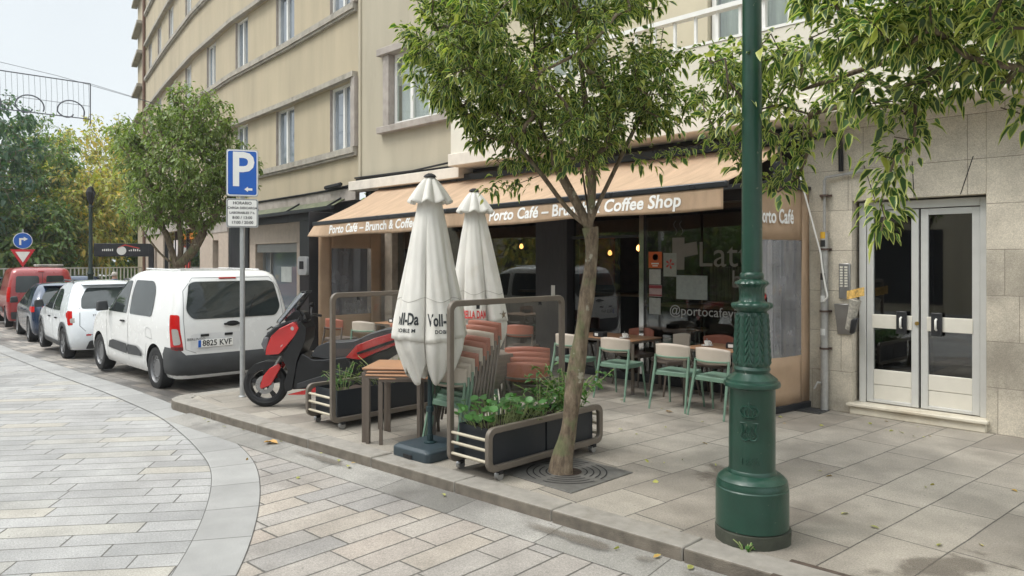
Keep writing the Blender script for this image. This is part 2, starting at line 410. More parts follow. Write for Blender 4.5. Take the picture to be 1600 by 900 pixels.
# the band's own joints follow the curve: u along the path in a stored coordinate
def band_mat():
    t = NT('band_curve'); at = t.node("ShaderNodeAttribute"); at.attribute_name = 'along'
    ur = t.math('DIVIDE', at.outputs['Fac'], .66); fu = t.math('FRACT', ur); col = t.math('FLOOR', ur)
    du = t.math('MULTIPLY', t.math('MINIMUM', fu, t.math('SUBTRACT', 1.0, fu)), .66)
    mask = t.rng(du, .002, .006, 0, 1, True); w = t.node("ShaderNodeTexWhiteNoise", noise_dimensions='1D'); t.t.links.new(col, w.inputs['W'])
    a2 = t.node("ShaderNodeAttribute"); a2.attribute_name = 'across'
    dv = t.math('MULTIPLY', t.math('MINIMUM', a2.outputs['Fac'], t.math('SUBTRACT', 1.0, a2.outputs['Fac'])), .4)
    mask = t.math('MULTIPLY', mask, t.rng(dv, .003, .008, 0, 1, True))
    c = t.ramp(w.outputs['Value'], [(0, (.26, .256, .247)), (1, (.31, .306, .295))]); p = t.pos()
    c = t.mix(1.0, c, t.rng(t.noise(p, 260, 2, .8), .3, .7, .7, 1.3), 'MULTIPLY'); c = t.mix(1.0, c, t.rng(t.noise(p, 3, 5), .3, .7, .88, 1.1), 'MULTIPLY')
    t.set(Base_Color=t.mix(mask, (.05, .045, .04), c), Roughness=.7); t.bump(mask, .5, .004); return t.m
ob = struct(mb.build('road_band', band_mat(), recalc=False))
al = ob.data.attributes.new('along', 'FLOAT', 'POINT'); ac = ob.data.attributes.new('across', 'FLOAT', 'POINT'); s = 0; va = []; vc = []
for i in range(len(ipath) - 1):
    L = (opath[i + 1] - opath[i]).length; va += [s, s + L, s + L, s]; vc += [0, 0, 1, 1]; s += L
al.data.foreach_set('value', va); ac.data.foreach_set('value', vc)
# tan sett field (right of the band)
mb = MB(); op = [p for p in opath if p.x > -9.3]
for a, b in zip(op, op[1:]): mb.add([(a.x, a.y - .03, -.116), (b.x, b.y - .03, -.116), (b.x, kl(b.x), -.116), (a.x, kl(a.x), -.116)], [(0, 1, 2, 3)])
lx, ly = op[-1]; mb.add([(lx, ly - .1, -.116), (12, ly - .1, -.116), (12, kl(12), -.116), (lx, kl(lx), -.116)], [(0, 1, 2, 3)])
struct(mb.build('road_setts_field', m_setR, recalc=False))
mb = MB()
for a, b in zip([-9.4, -8, -6, -4, -2, 0, 4], [-8, -6, -4, -2, 0, 4, 12]): mb.add([(a, kl(a) - .33, -.111), (b, kl(b) - .33, -.111), (b, kl(b) + .02, -.084), (a, kl(a) + .02, -.084)], [(0, 1, 2, 3)])
struct(mb.build('gutter', m_gut, recalc=False))
struct(sheet('parking_bay', -60, -9.95, lambda x: 3.68 + max(0, -x - 16) * .008, lambda x: 6.2, -.108, m_bay))
# pavement
def pback(x): return 9.35 if x > -14 else 9.35 + (-14 - x) * .2
struct(sheet('pavement', -9.9, 12, lambda x: kl(x) + .24, lambda x: 9.6, 0, m_slab))
struct(sheet('pavement_far', -60, -9.9, lambda x: 6.25, lambda x: 9.6 + max(0, -14 - x) * .17, 0, m_slab))
# kerb stones
mb = MB(); x = -9.9; rk = random.Random(3)
while x < 11:
    L = 1.0 + rk.random() * .12; x2 = min(x + L, 11.2); g = .006
    y0a, y0b = kl(x), kl(x2); dz = rk.uniform(-.004, .004); dy = rk.uniform(-.004, .004)
    mb.hexa([(x + g, y0a + dy, -.3), (x2 - g, y0b + dy, -.3), (x2 - g, y0b + .25, -.3), (x + g, y0a + .25, -.3), (x + g, y0a + dy, .004 + dz), (x2 - g, y0b + dy, .004 + dz), (x2 - g, y0b + .25, .004 + dz), (x + g, y0a + .25, .004 + dz)])
    x = x2
# rounded corner then along the bay side
cx, cy = -9.9, kl(-9.9) + .35
for k in range(3):
    a0, a1 = R(270 - 30 * k), R(240 - 30 * k); ro, ri = .35, .10
    q = [(cx + r * math.cos(a), cy + r * math.sin(a)) for a, r in ((a0, ro), (a1, ro), (a1, ri), (a0, ri))]
    mb.hexa([(*p, -.3) for p in q] + [(*p, .003) for p in q])
y = cy
while y < 6.2:
    mb.box(-10.25, -10.0, y + .004, min(y + .9, 6.25) - .004, -.3, .004 - .002); y += .9
x = -10.26
while x > -45:
    z = droad(x) + .002; mb.box(x - .99, x - .004, 6.2, 6.44, -.5 + z, z); x -= 1.0
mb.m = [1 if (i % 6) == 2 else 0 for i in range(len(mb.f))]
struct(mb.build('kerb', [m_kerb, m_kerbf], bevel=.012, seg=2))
mb = MB(); mb.add([(-10.0, kl(-9.9) + .34, 0.0005), (-9.88, kl(-9.9) + .24, 0.0005), (-9.85, 6.3, 0.0005), (-10.0, 6.3, 0.0005)], [(0, 1, 2, 3)])
struct(mb.build('pavement_corner', m_slab, recalc=False))
# damp soil stain on the slabs behind the lamp post
m_stain = NT('stain'); _p = m_stain.pos(); m_stain.set(Base_Color=m_stain.mix(m_stain.noise(_p, 9), (.12, .1, .08), (.19, .165, .135)), Roughness=.55)
_tr = m_stain.node("ShaderNodeBsdfTransparent"); _mx = m_stain.node("ShaderNodeMixShader"); _ga = m_stain.node("ShaderNodeAttribute"); _ga.attribute_name = 'soak'
_f = m_stain.rng(m_stain.math('ADD', _ga.outputs['Fac'], m_stain.math('MULTIPLY', m_stain.math('SUBTRACT', m_stain.noise(_p, 4, 6), .5), 1.6)), .40, .75, 0, .55, True)
m_stain.t.links.new(_f, _mx.inputs[0]); m_stain.l(_tr, 0, _mx, 1); m_stain.l(m_stain.b, 0, _mx, 2); m_stain.l(_mx, 0, m_stain.out, 0); m_stain = m_stain.m
def stain(cx, cy, rx, ry, ang, z=.003):
    mb = MB(); n = 14; ca, sa = math.cos(ang), math.sin(ang)
    mb.grid(lambda u, v: (cx + (u - .5) * 2 * rx * ca - (v - .5) * 2 * ry * sa, cy + (u - .5) * 2 * rx * sa + (v - .5) * 2 * ry * ca, z), n, n)
    o = mb.build('damp_patch', m_stain, recalc=False); a = o.data.attributes.new('soak', 'FLOAT', 'POINT')
    a.data.foreach_set('value', [max(0, 1 - math.hypot(i / n * 2 - 1, j / n * 2 - 1)) for j in range(n + 1) for i in range(n + 1)])
    o['kind'] = 'stuff'; return o
stain(-3.1, 5.7, .62, .75, .3); stain(-1.35, 4.9, .3, .8, -.5); stain(-5.7, 6.4, .8, .5, .2); stain(-3.3, 3.86, .8, .12, .068, -.079); stain(-2.1, 3.95, .6, .11, .068, -.079); stain(-6.3, 3.66, .9, .12, .068, -.079)

# ------------------------------------------------------------------ curved apartment building
m_plas = mat('ochre_plaster', (.43, .365, .255), .9, var=.12, scale=1.3, bump=.2, bscale=90, dirt=.42, dirtcol=(.29, .25, .185), stretch=(1.5, 1.5, .2))
m_plas2 = mat('olive_plaster', (.42, .375, .285), .9, var=.10, scale=1.4, bump=.25, bscale=70, dirt=.4, dirtcol=(.21, .185, .14), stretch=(1.8, 1.8, .3))
m_conc = mat('weathered_concrete', (.35, .32, .27), .9, var=.25, scale=5, bump=.4, bscale=60, dirt=.6, dirtcol=(.12, .11, .09))
m_conc2 = mat('pinkish_concrete', (.36, .32, .285), .9, var=.2, scale=5, bump=.3, bscale=60, dirt=.55, dirtcol=(.18, .16, .13))
m_white = mat('white_frame', (.75, .74, .70), .45, var=.04)
m_offw = mat('balcony_render', (.66, .62, .53), .85, var=.08, scale=2, bump=.15, dirt=.45, dirtcol=(.40, .36, .29), stretch=(1, 1, .2))
m_ledge = mat('cream_ledge', (.68, .62, .54), .8, var=.1, scale=4, dirt=.5, dirtcol=(.33, .28, .22))
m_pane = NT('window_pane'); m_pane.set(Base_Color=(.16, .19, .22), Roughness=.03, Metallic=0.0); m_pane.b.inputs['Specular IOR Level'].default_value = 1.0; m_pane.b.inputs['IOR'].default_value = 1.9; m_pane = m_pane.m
m_curt = mat('curtain', (.55, .52, .47), .9, var=.15, scale=9, stretch=(3, 3, .3))
m_blind = mat('roller_blind', (.62, .56, .46), .7)
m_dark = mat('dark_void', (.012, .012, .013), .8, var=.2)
m_black = mat('black_panel', (.022, .023, .026), .35, var=.2)
m_stone = paver('stone_cladding', 1.15, .483, 0, [(0, (.47, .425, .345)), (.5, (.52, .47, .385)), (1, (.555, .50, .41))], joint=.004, jit=.3, jcol=(.22, .19, .155), var=.22, rough=.85, speck=.28, vertical=True, bumpd=.006, dirt=.55)
m_stone2 = mat('pink_granite', (.47, .39, .32), .6, var=.12, scale=8, bump=.1, bscale=90, dirt=.3, dirtcol=(.25, .2, .16))

poly = [(-14.05, 9.03), (-16.2, 9.26), (-18.1, 9.45), (-20.2, 9.62), (-22.3, 9.78), (-24.5, 10.07), (-27, 10.4), (-29, 10.75), (-32, 11.28), (-35, 11.86), (-39.3, 12.72)]
def FP(x, off=0.0):
    """point on the curved facade at x, pushed off metres towards the street"""
    for (x0, y0), (x1, y1) in zip(poly, poly[1:]):
        if x1 <= x <= x0 or (x1, y1) == poly[-1]:
            t = (x - x0) / (x1 - x0); y = y0 + t * (y1 - y0); d = Vector((x1 - x0, y1 - y0)).normalized()
            return (x - d.y * off, y + d.x * off)
def curve_box(mb, xa, xb, off0, off1, z0, z1, mi=0, n=None, zf=None):
    """block following the facade from xa to xb (xa > xb); off>0 is towards the street"""
    cuts = sorted({xa, xb} | {p[0] for p in poly if xb < p[0] < xa}, reverse=True)
    for a, b in zip(cuts, cuts[1:]):
        p, q, r, s = FP(a, off1), FP(b, off1), FP(b, off0), FP(a, off0)
        mb.hexa([(*q, z0), (*p, z0), (*s, z0), (*r, z0), (*q, z1), (*p, z1), (*s, z1), (*r, z1)], mi)

bld = thing('apartment_building', 'long curved ochre apartment building with window bands behind the parked cars', 'building', (-26, 12, -.3))
FL = [(4.34, 5.89), (7.55, 9.10), (10.76, 12.31), (13.97, 15.5)]
XE = -39.3; XR = -14.07
cols = [(-14.43, -15.72), (-17.87, -19.1), (-21.2, -22.25), (-24.4, -25.5), (-27.7, -28.8), (-31.2, -32.3), (-34.2, -35.3), (-37.2, -38.3)]
mb = MB(); bands = [(3.5, FL[0][0])] + [(FL[i][1], FL[i + 1][0]) for i in range(3)] + [(15.5, 16.6)]
for z0, z1 in bands: curve_box(mb, XR, XE, -1.0, 0.0, z0, z1)
for z0, z1 in FL:                                    # recessed strip between windows
    ed = [XR] + [e for c in cols for e in c] + [XE]
    for i in range(0, len(ed), 2): curve_box(mb, ed[i], ed[i + 1], -1.0, -.05 if i else 0.0, z0, z1)
mb.build('wall', m_plas, bld, world=True)
mb = MB(); mb.hexa([(-39.3, 12.72, -1), (-39.29, 13, -1), (-43.3, 14.6, -1), (-43.2, 13.62, -1), (-39.3, 12.72, 16.6), (-39.29, 13, 16.6), (-43.3, 14.6, 16.6), (-43.2, 13.62, 16.6)]); mb.build('end_wall', m_plas, bld, world=True)
mb = MB()
for z0, z1 in FL:
    mb.wallseg((-43.25, 13.6), (-40.0, 12.85), -.28, 0, z0 - .15, z0, 0); mb.wallseg((-43.25, 13.6), (-40.0, 12.85), -.28, 0, z1, z1 + .15, 0)
mb.build('end_cornice', m_conc, bld, world=True)
for z0, z1 in FL:
    mb = MB(); curve_box(mb, XR - .1, XE + .6, 0.0, .12, z0 - .14, z0); curve_box(mb, XR - .1, XE + .6, 0.0, .08, z0 - .2, z0 - .14); mb.build('sill_cornice', m_conc, bld, world=True)
    mb = MB(); curve_box(mb, XR - .1, XE + .6, 0.0, .13, z1, z1 + .12); mb.build('head_cornice', m_conc, bld, world=True)
for z0, z1 in FL[:3]:
    mb = MB(); curve_box(mb, -14.13, -14.28, 0.0, .1, z0, z1); curve_box(mb, -14.34, -14.43, -.05, .05, z0, z1); mb.build('side_pilaster', m_conc2, bld, world=True)
mb = MB(); p = FP(-39.0, .08); mb.tube([(p[0], p[1], -.3), (p[0], p[1], 16)], .07, 8); mb.build('drainpipe', mat('brown_pipe', (.16, .09, .06), .6), bld, world=True, smooth=50)
rw = random.Random(11)
for fi, (z0, z1) in enumerate(FL[:3] + FL[3:]):
    for ci, (a, b) in enumerate(cols):
        mb = MB(); w = a - b; t = .065; off0, off1 = -.2, -.12
        curve_box(mb, a - .002, a - t, off0, off1, z0, z1); curve_box(mb, b + t, b + .002, off0, off1, z0, z1)
        curve_box(mb, a - t, b + t, off0, off1, z0, z0 + t); curve_box(mb, a - t, b + t, off0, off1, z1 - t, z1)
        c = (a + b) / 2; curve_box(mb, c + .04, c - .04, off0, off1 + .01, z0 + t, z1 - t)
        fr = mb.build('window', m_white, bld, world=True)
        mb = MB(); curve_box(mb, a - t, b + t, -.175, -.165, z0 + t, z1 - t)
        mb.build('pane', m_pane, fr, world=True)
        mb = MB(); curve_box(mb, a, a - .012, -.12, -.052, z0, z1); curve_box(mb, b + .012, b, -.12, -.052, z0, z1); mb.build('reveal', m_conc2, fr, world=True)
# ground floor of the curved building
gf = MB()
curve_box(gf, XR, -26.2, 0.0, .10, 3.15, 3.42)          # stone cornice
curve_box(gf, -22.85, -26.2, 0, .02, 2.7, 3.15)
curve_box(gf, -26.2, -39.3, -.05, .06, 2.95, 3.5)
gf.build('ground_cornice', m_conc2, bld, world=True)
mb = MB(); curve_box(mb, XR, XE, -.6, 0.0, 3.42, 3.5); mb.build('floor_edge', m_plas2, bld, world=True)
mb = MB(); curve_box(mb, -14.1, -22.3, .08, .12, 3.42, 3.46); mb.tube([(*FP(-14.6, .2), 3.52), (*FP(-15.4, .2), 3.5)], .05, 6); mb.tube([(*FP(x, .13), 3.46 + .02 * math.sin(x * 3)) for x in [-14.2, -15.5, -17, -19, -21, -22.4]], .018, 5); mb.build('cable', m_dark, bld, world=True)
for a, b, z0_, z1 in [(-22.85, -23.9, -.6, 3.149), (-24.6, -26.2, -.6, 3.149), (-33.4, -35.1, -.6, 2.949), (-35.9, -37.4, -.6, 2.949), (-38.2, -39.3, -.6, 2.949), (-23.9, -24.6, 2.45, 3.148), (-35.1, -35.9, 2.3, 2.948), (-37.4, -38.2, 2.3, 2.948)]:
    mb = MB(); curve_box(mb, a, b, -.5, .0, z0_, z1); mb.build('stone_pier', m_stone2, bld, world=True, bevel=.01)
mb = MB(); curve_box(mb, -23.9, -24.6, -.6, -.4, -.6, 2.45); curve_box(mb, -35.1, -35.9, -.6, -.4, -.6, 2.3); curve_box(mb, -37.4, -38.2, -.6, -.4, -.6, 2.3); mb.build('doorway', mat('brown_door', (.09, .06, .045), .6), bld, world=True)
# grey shop next to the cafe
shop = thing('shop_front', 'black framed grey shop front with stone surround and half open roller shutter', 'shop front', (-18.5, 9.5, 0))
mb = MB(); curve_box(mb, -14.08, -22.5, -.25, .03, 2.80, 3.149); curve_box(mb, -20.95, -22.6, -.25, .05, -.5, 2.8); curve_box(mb, -13.6, -17.3, -.25, .05, -.5, 2.8) ; mb.build('black_fascia', m_black, shop, world=True, bevel=.01)
mb = MB(); curve_box(mb, -17.3, -20.95, -.25, .0, 2.26, 2.8); curve_box(mb, -17.3, -17.6, -.25, .0, -.5, 2.26); curve_box(mb, -20.5, -20.95, -.25, .0, -.5, 2.26); curve_box(mb, -17.6, -20.5, -.25, 0, -.5, .35); mb.build('stone_surround', m_stone2, shop, world=True, bevel=.008)
mb = MB(); curve_box(mb, -17.62, -20.48, -.25, -.06, 2.02, 2.255)
for k in range(5): curve_box(mb, -17.62, -20.48, -.06, -.045, 2.03 + k * .045, 2.055 + k * .045)
mb.build('shutter_box', mat('grey_metal', (.3, .3, .29), .5, .3), shop, world=True)
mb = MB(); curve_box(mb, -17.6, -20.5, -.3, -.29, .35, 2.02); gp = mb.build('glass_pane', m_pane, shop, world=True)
mb = MB()
for x in (-17.62, -20.44, -19.9): mb = MB(); curve_box(mb, x, x - .05, -.29, -.22, .35, 2.02); mb.build('window_frame', mat('grey_metal', (.3, .3, .29), .5, .3), shop, world=True)
mb = MB(); curve_box(mb, -18.6, -19.3, -.285, -.28, 1.2, 1.62); mb.build('paper_notice', mat('grey_paper', (.42, .45, .44), .7), shop, world=True)
# mossy glass canopy over the shop
can = thing('glass_canopy', 'narrow sloping green mossy glass canopy above the grey shop', 'canopy', (-17.5, 9.4, 3.1))
m_moss = mat('mossy_glass', (.105, .115, .06), .5, var=.6, scale=9, dirt=.5, dirtcol=(.3, .3, .2))
mb = MB()
for a, b in zip([-14.6, -16.2, -18.1, -20.2, -22.0], [-16.2, -18.1, -20.2, -22.0, -22.3]):
    p, q, r, s = FP(a, .08), FP(b, .08), FP(b, .42), FP(a, .42); mb.hexa([(*q, 3.2), (*p, 3.2), (*s, 3.0), (*r, 3.0), (*q, 3.215), (*p, 3.215), (*s, 3.015), (*r, 3.015)])
mb.build('glass_panel', m_moss, can, world=True)
mb = MB(); curve_box(mb, -14.5, -22.3, .40, .47, 2.95, 3.03); mb.build('gutter_rail', m_black, can, world=True)
for x in (-14.8, -17.2, -20.0, -22.1):
    mb = MB(); mb.bar((*FP(x, .03), 3.25), (*FP(x, .45), 3.0), .05, .07); mb.build('bracket', m_black, can, world=True)
# wall box like a cash machine on the black pier
wb = thing('wall_intercom_box', 'rounded silver wall unit with small dark screen on the black pier', 'wall unit', (-17.0, 9.3, 1.65))
def fpl(x0):
    p = Vector(FP(x0, .05)); q = Vector(FP(x0 - .5, .05)); d = (p - q).normalized(); n = Vector((d.y, -d.x))
    return lambda u, v, w: (p.x + d.x * u + n.x * w, p.y + d.y * u + n.y * w, v)
f_ = fpl(-16.95)
def slab(mb, f, pl, w0, w1, mi=0):
    n = len(pl); mb.add([f(u, v, w0) for u, v in pl] + [f(u, v, w1) for u, v in pl], [tuple(range(n)), tuple(range(2 * n - 1, n - 1, -1))] + [(i, i + n, (i + 1) % n + n, (i + 1) % n) for i in range(n)], mi); return mb
slab(MB(), f_, rrect(-.28, .3, 1.43, 1.9, .12), 0, .09).build('casing', mat('silver_plastic', (.5, .5, .5), .35, .2), wb, world=True, bevel=.01)
slab(MB(), f_, rrect(-.14, .12, 1.58, 1.78, .02), .09, .095).build('screen', m_dark, wb, world=True)
# lit orange shop further on
sh2 = thing('lit_shop', 'glazed corner shop with warm orange ceiling lights and white poster', 'shop front', (-29.8, 10.9, 0))
mb = MB(); curve_box(mb, -26.2, -33.4, -3.2, -3.1, -.6, 3.4); curve_box(mb, -26.21, -33.39, -3.2, .0, -.7, -.35); mb.build('back_wall', mat('shop_interior', (.3, .2, .13), .8), sh2, world=True)
mb = MB(); curve_box(mb, -26.3, -33.3, -.14, -.13, -.4, 2.95); mb.build('glass_front', glass('shop_glass'), sh2, world=True)
for x in (-26.2, -28.6, -30.9, -33.33): mb = MB(); curve_box(mb, x, x - .07, -.16, -.06, -.4, 2.95); mb.build('window_frame', m_black, sh2, world=True)
mb = MB(); curve_box(mb, -27.3, -33.1, -2.6, -.3, 2.35, 2.6); mb.build('orange_bulkhead', mat('orange_ply', (.6, .2, .05), .6), sh2, world=True)
for k in range(4):
    mb = MB(); x = -27.6 - k * 1.3; p, q = FP(x, -.5), FP(x - 1.0, -.5); mb.tube([(*p, 2.75), (*q, 2.82)], .035, 6); mb.build('tube_lamp', emis('warm_tube', (1.0, .55, .16), 5), sh2, world=True)
mb = MB(); curve_box(mb, -30.6, -31.4, -.12, -.1, 1.9, 2.6); mb.build('poster', mat('poster_white', (.7, .66, .64), .5), sh2, world=True)
mb = MB(); curve_box(mb, -30.6, -31.4, -.12, -.1, 1.55, 1.9); mb.build('orange_strip', mat('poster_orange', (.8, .22, .05), .5), sh2, world=True)
mb = MB(); curve_box(mb, -28.4, -29.4, -.12, -.1, 1.35, 1.75); mb.build('red_sticker', mat('red_print', (.5, .05, .04), .5), sh2, world=True)
mb = MB(); curve_box(mb, -27.1, -27.2, -.1, -.08, -.2, 1.3); mb.build('violet_strip', emis('violet', (.25, .08, .6), .7), sh2, world=True)
mb = MB(); curve_box(mb, -26.6, -26.9, -.1, -.08, .7, 1.4); mb.build('yellow_sticker', mat('yellow_print', (.6, .42, .08), .5), sh2, world=True)
mb = MB(); curve_box(mb, -26.6, -31.5, -.42, -.36, 2.35, 2.85); mb.build('glow_panel', emis('orange_glow', (1.0, .30, .06), 1.3), sh2, world=True)  # added panel, its emission stands in for the orange glow of the shop ceiling
# projecting black shop sign
sg = thing('projecting_sign', 'black hanging shop sign with white round logo and red roof line', 'sign', (-36.5, 11.0, 2))
u0 = Vector((-37.3, 9.9)); u1 = Vector((-36.2, 11.9)); du = (u1 - u0)
mb = MB(); mb.wallseg(u0, u1, -.06, .06, 1.95, 2.55); mb.wallseg(u1, u1 + du.normalized() * .2, -.1, .1, -.5, 2.55); mb.build('board', m_black, sg, world=True, bevel=.01)
nn = Vector((du.y, -du.x)).normalized(); dn = du.normalized(); ce = (u0 + u1) / 2 + nn * .065
def sf(u, v): return (ce.x + dn.x * u, ce.y + dn.y * u, 2.25 + v)
mb = MB(); mb.add([sf(math.cos(a) * .2, math.sin(a) * .2 - .03) for a in [i * .4 for i in range(16)]], [tuple(range(16))]); mb.build('logo_disc', m_white, sg, world=True, recalc=False)
mb = MB(); mb.add([sf(x, y) for x, y in [(-.15, .12), (.15, .26), (.75, .1), (.75, .06), (.15, .2), (-.15, .08)]], [(0, 1, 4, 5), (1, 2, 3, 4)]); mb.build('logo_roof', mat('red_print', (.5, .05, .04), .5), sg, world=True, recalc=False)
mb = MB(); rz = random.Random(5)
for u in [-.78, -.7, -.62, -.55, -.47, -.38, .32, .4, .5, .58, .67, .75]:
    h = rz.uniform(.05, .11); mb.add([sf(u - .015, -.05), sf(u + .03, -.05), sf(u + .03, -.05 + h), sf(u - .015, -.05 + h)], [(0, 1, 2, 3)])
mb.build('lettering', m_white, sg, world=True, recalc=False)
# ------------------------------------------------------------------ residential building over the cafe
Y0 = 9.03
res = thing('residential_building', 'olive and cream apartment building with stone ground floor above the cafe', 'building', (-6, 9.03, 0))
mb = MB(); XA, XB = -14.05, 6.0
mb.box(XA, -13.0, Y0, Y0 + .5, 3.6, 14); mb.box(-10.9, -10.33, Y0, Y0 + .5, 3.6, 14)
mb.box(-13.0, -10.9, Y0, Y0 + .5, 3.6, 4.62); mb.box(-13.0, -10.9, Y0, Y0 + .5, 6.16, 8.0); mb.box(-13.0, -10.9, Y0, Y0 + .5, 9.5, 14)
mb.build('plaster_wall', m_plas2, res, world=True)
mb = MB(); mb.box(-14.06, -13.98, Y0 - .035, Y0, 3.62, 14); mb.build('edge_strip', m_plas2, res, world=True)
# recessed wall behind the balcony with doors
mb = MB(); YB = Y0 + .35
for a, b in [(-10.33, -8.9), (-7.4, -5.6), (-3.2, -1.0), (1.4, XB)]: mb.box(a, b, YB, YB + .5, 3.75, 14)
for a, b in [(-8.9, -7.4), (-5.6, -3.2), (-1.0, 1.4)]: mb.box(a, b, YB, YB + .5, 6.3, 7.4); mb.box(a, b, YB, YB + .5, 9.5, 14)
mb.build('upper_wall', mat('cream_plaster', (.56, .50, .37), .9, var=.08, scale=2, bump=.1), res, world=True)
mb = MB(); mb.box(-10.34, XB, Y0 - .02, YB + .4, 6.95, 7.25); mb.build('upper_slab', m_offw, res, world=True)
def win(x0, x1, z0, z1, y, n, name='window', blind=0.0, parent=res, curtain=True):
    t = .07; mb = MB(); mb.box(x0, x0 + t, y - .02, y + .05, z0, z1); mb.box(x1 - t, x1, y - .02, y + .05, z0, z1); mb.box(x0 + t, x1 - t, y - .02, y + .05, z0, z0 + t); mb.box(x0 + t, x1 - t, y - .02, y + .05, z1 - t, z1)
    for k in range(1, n): xm = x0 + (x1 - x0) * k / n; mb.box(xm - .045, xm + .045, y - .025, y + .045, z0 + t, z1 - t)
    f = mb.build(name, m_white, parent, world=True, bevel=.006)
    mb = MB(); mb.box(x0 + t, x1 - t, y + .01, y + .018, z0 + t, z1 - t); mb.build('pane', glass('house_glass', refl=1.6), f, world=True)
    if curtain:
        mb = MB(); mb.grid(lambda u, v: (x0 + t + (x1 - x0 - 2 * t) * u, y + .12 + .025 * math.sin(u * 60), z0 + (z1 - z0) * v), 90, 1); mb.build('curtain', m_curt, f, world=True)
    if blind:
        mb = MB(); k = 0; z = z1 - .02
        while z > z1 - (z1 - z0) * blind: mb.box(x0 + t, x1 - t, y + .035, y + .05, z - .043, z - .004); z -= .045
        mb.build('roller_blind', m_blind, f, world=True)
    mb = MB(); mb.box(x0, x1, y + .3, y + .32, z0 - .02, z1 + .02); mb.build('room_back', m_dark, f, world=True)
    return f
win(-12.86, -11.04, 4.64, 6.12, Y0 + .10, 3, blind=.42)
mb = MB()
for a in ((-13.22, -10.68, 4.48, 4.62), (-13.22, -10.68, 6.12, 6.27)): mb.box(a[0], a[1], Y0 - .14, Y0 + .14, a[2], a[3])
mb.box(-13.08, -12.87, Y0 - .07, Y0 + .14, 4.62, 6.12); mb.box(-11.03, -10.82, Y0 - .07, Y0 + .14, 4.62, 6.12)
mb.build('window_surround', m_conc2, res, world=True, bevel=.012)
win(-12.86, -11.04, 8.05, 9.45, Y0 + .10, 3)
for a, b, n in [(-8.9, -7.4, 2), (-5.6, -3.2, 3), (-1.0, 1.4, 3)]: win(a + .02, b - .02, 3.8, 6.28, YB + .1, n, name='balcony_door'); win(a + .02, b - .02, 7.42, 9.48, YB + .1, n, name='window')
# balcony
bal = MB(); YF = Y0 - .55
bal.box(-10.33, XB, YF, Y0 + .34, 3.50, 3.72); ob_ = bal.build('balcony_slab', m_ledge, res, world=True, bevel=.012)
mb = MB(); mb.box(-10.3, XB, YF + .04, YF + .14, 3.72, 4.62); mb.box(-10.3, -10.2, YF + .14, Y0, 3.72, 4.62); mb.build('balcony_parapet', m_offw, res, world=True, bevel=.01)
mb = MB(); mb.box(-10.2, XB, YF + .02, YF + .15, 5.02, 5.08)
x = -10.1
while x < XB: mb.box(x, x + .035, YF + .06, YF + .095, 4.62, 5.02); x += .32
mb.box(-10.3, XB, YF + .03, YF + .15, 4.62, 4.655)
mb.build('balcony_railing', m_white, res, world=True)
mb = MB(); mb.box(XA, -10.33, Y0 - .30, Y0 + .3, 3.32, 3.52); mb.build('cornice_ledge', m_ledge, res, world=True, bevel=.012)
mb = MB(); mb.box(XA - .05, -10.35, Y0 - .08, Y0, 3.54, 3.60); mb.tube([(-14.1, Y0 - .1, 3.62), (-12, Y0 - .1, 3.6), (-10.4, Y0 - .1, 3.68)], .02, 6); mb.build('cable', m_dark, res, world=True)
# ivy like weed on the ledge is left to the plants; stone ground floor
mb = MB(); ZT = 3.5
mb.box(-3.99, -3.46, Y0, Y0 + .5, -.2, ZT); mb.box(-3.46, -2.08, Y0 + .002, Y0 + .5, 2.52, ZT); mb.box(-2.08, XB, Y0, Y0 + .5, -.2, ZT)
mb.box(-4.05, -3.99, Y0 - .02, Y0 + .5, -.2, ZT)
mb.build('stone_wall', m_stone, res, world=True, bevel=.006)
mb = MB(); mb.box(-3.99, 6, Y0 - .03, Y0 - .001, 0, .10) if False else mb.box(-3.46, -3.44, Y0 + .25, Y0 + .5, 0, 2.5); mb.build('jamb', m_stone, res, world=True)
# joints of the flat arch over the door
mb = MB()
for xb_, xt in [(-3.2, -3.32), (-2.78, -2.8), (-2.32, -2.2)]: mb.hexa([(xb_ - .004, Y0 - .002, 2.53), (xb_ + .004, Y0 - .002, 2.53), (xb_ + .004, Y0 + .01, 2.53), (xb_ - .004, Y0 + .01, 2.53), (xt - .004, Y0 - .002, 2.93), (xt + .004, Y0 - .002, 2.93), (xt + .004, Y0 + .01, 2.93), (xt - .004, Y0 + .01, 2.93)])
mb.build('arch_joint', m_dark, res, world=True)
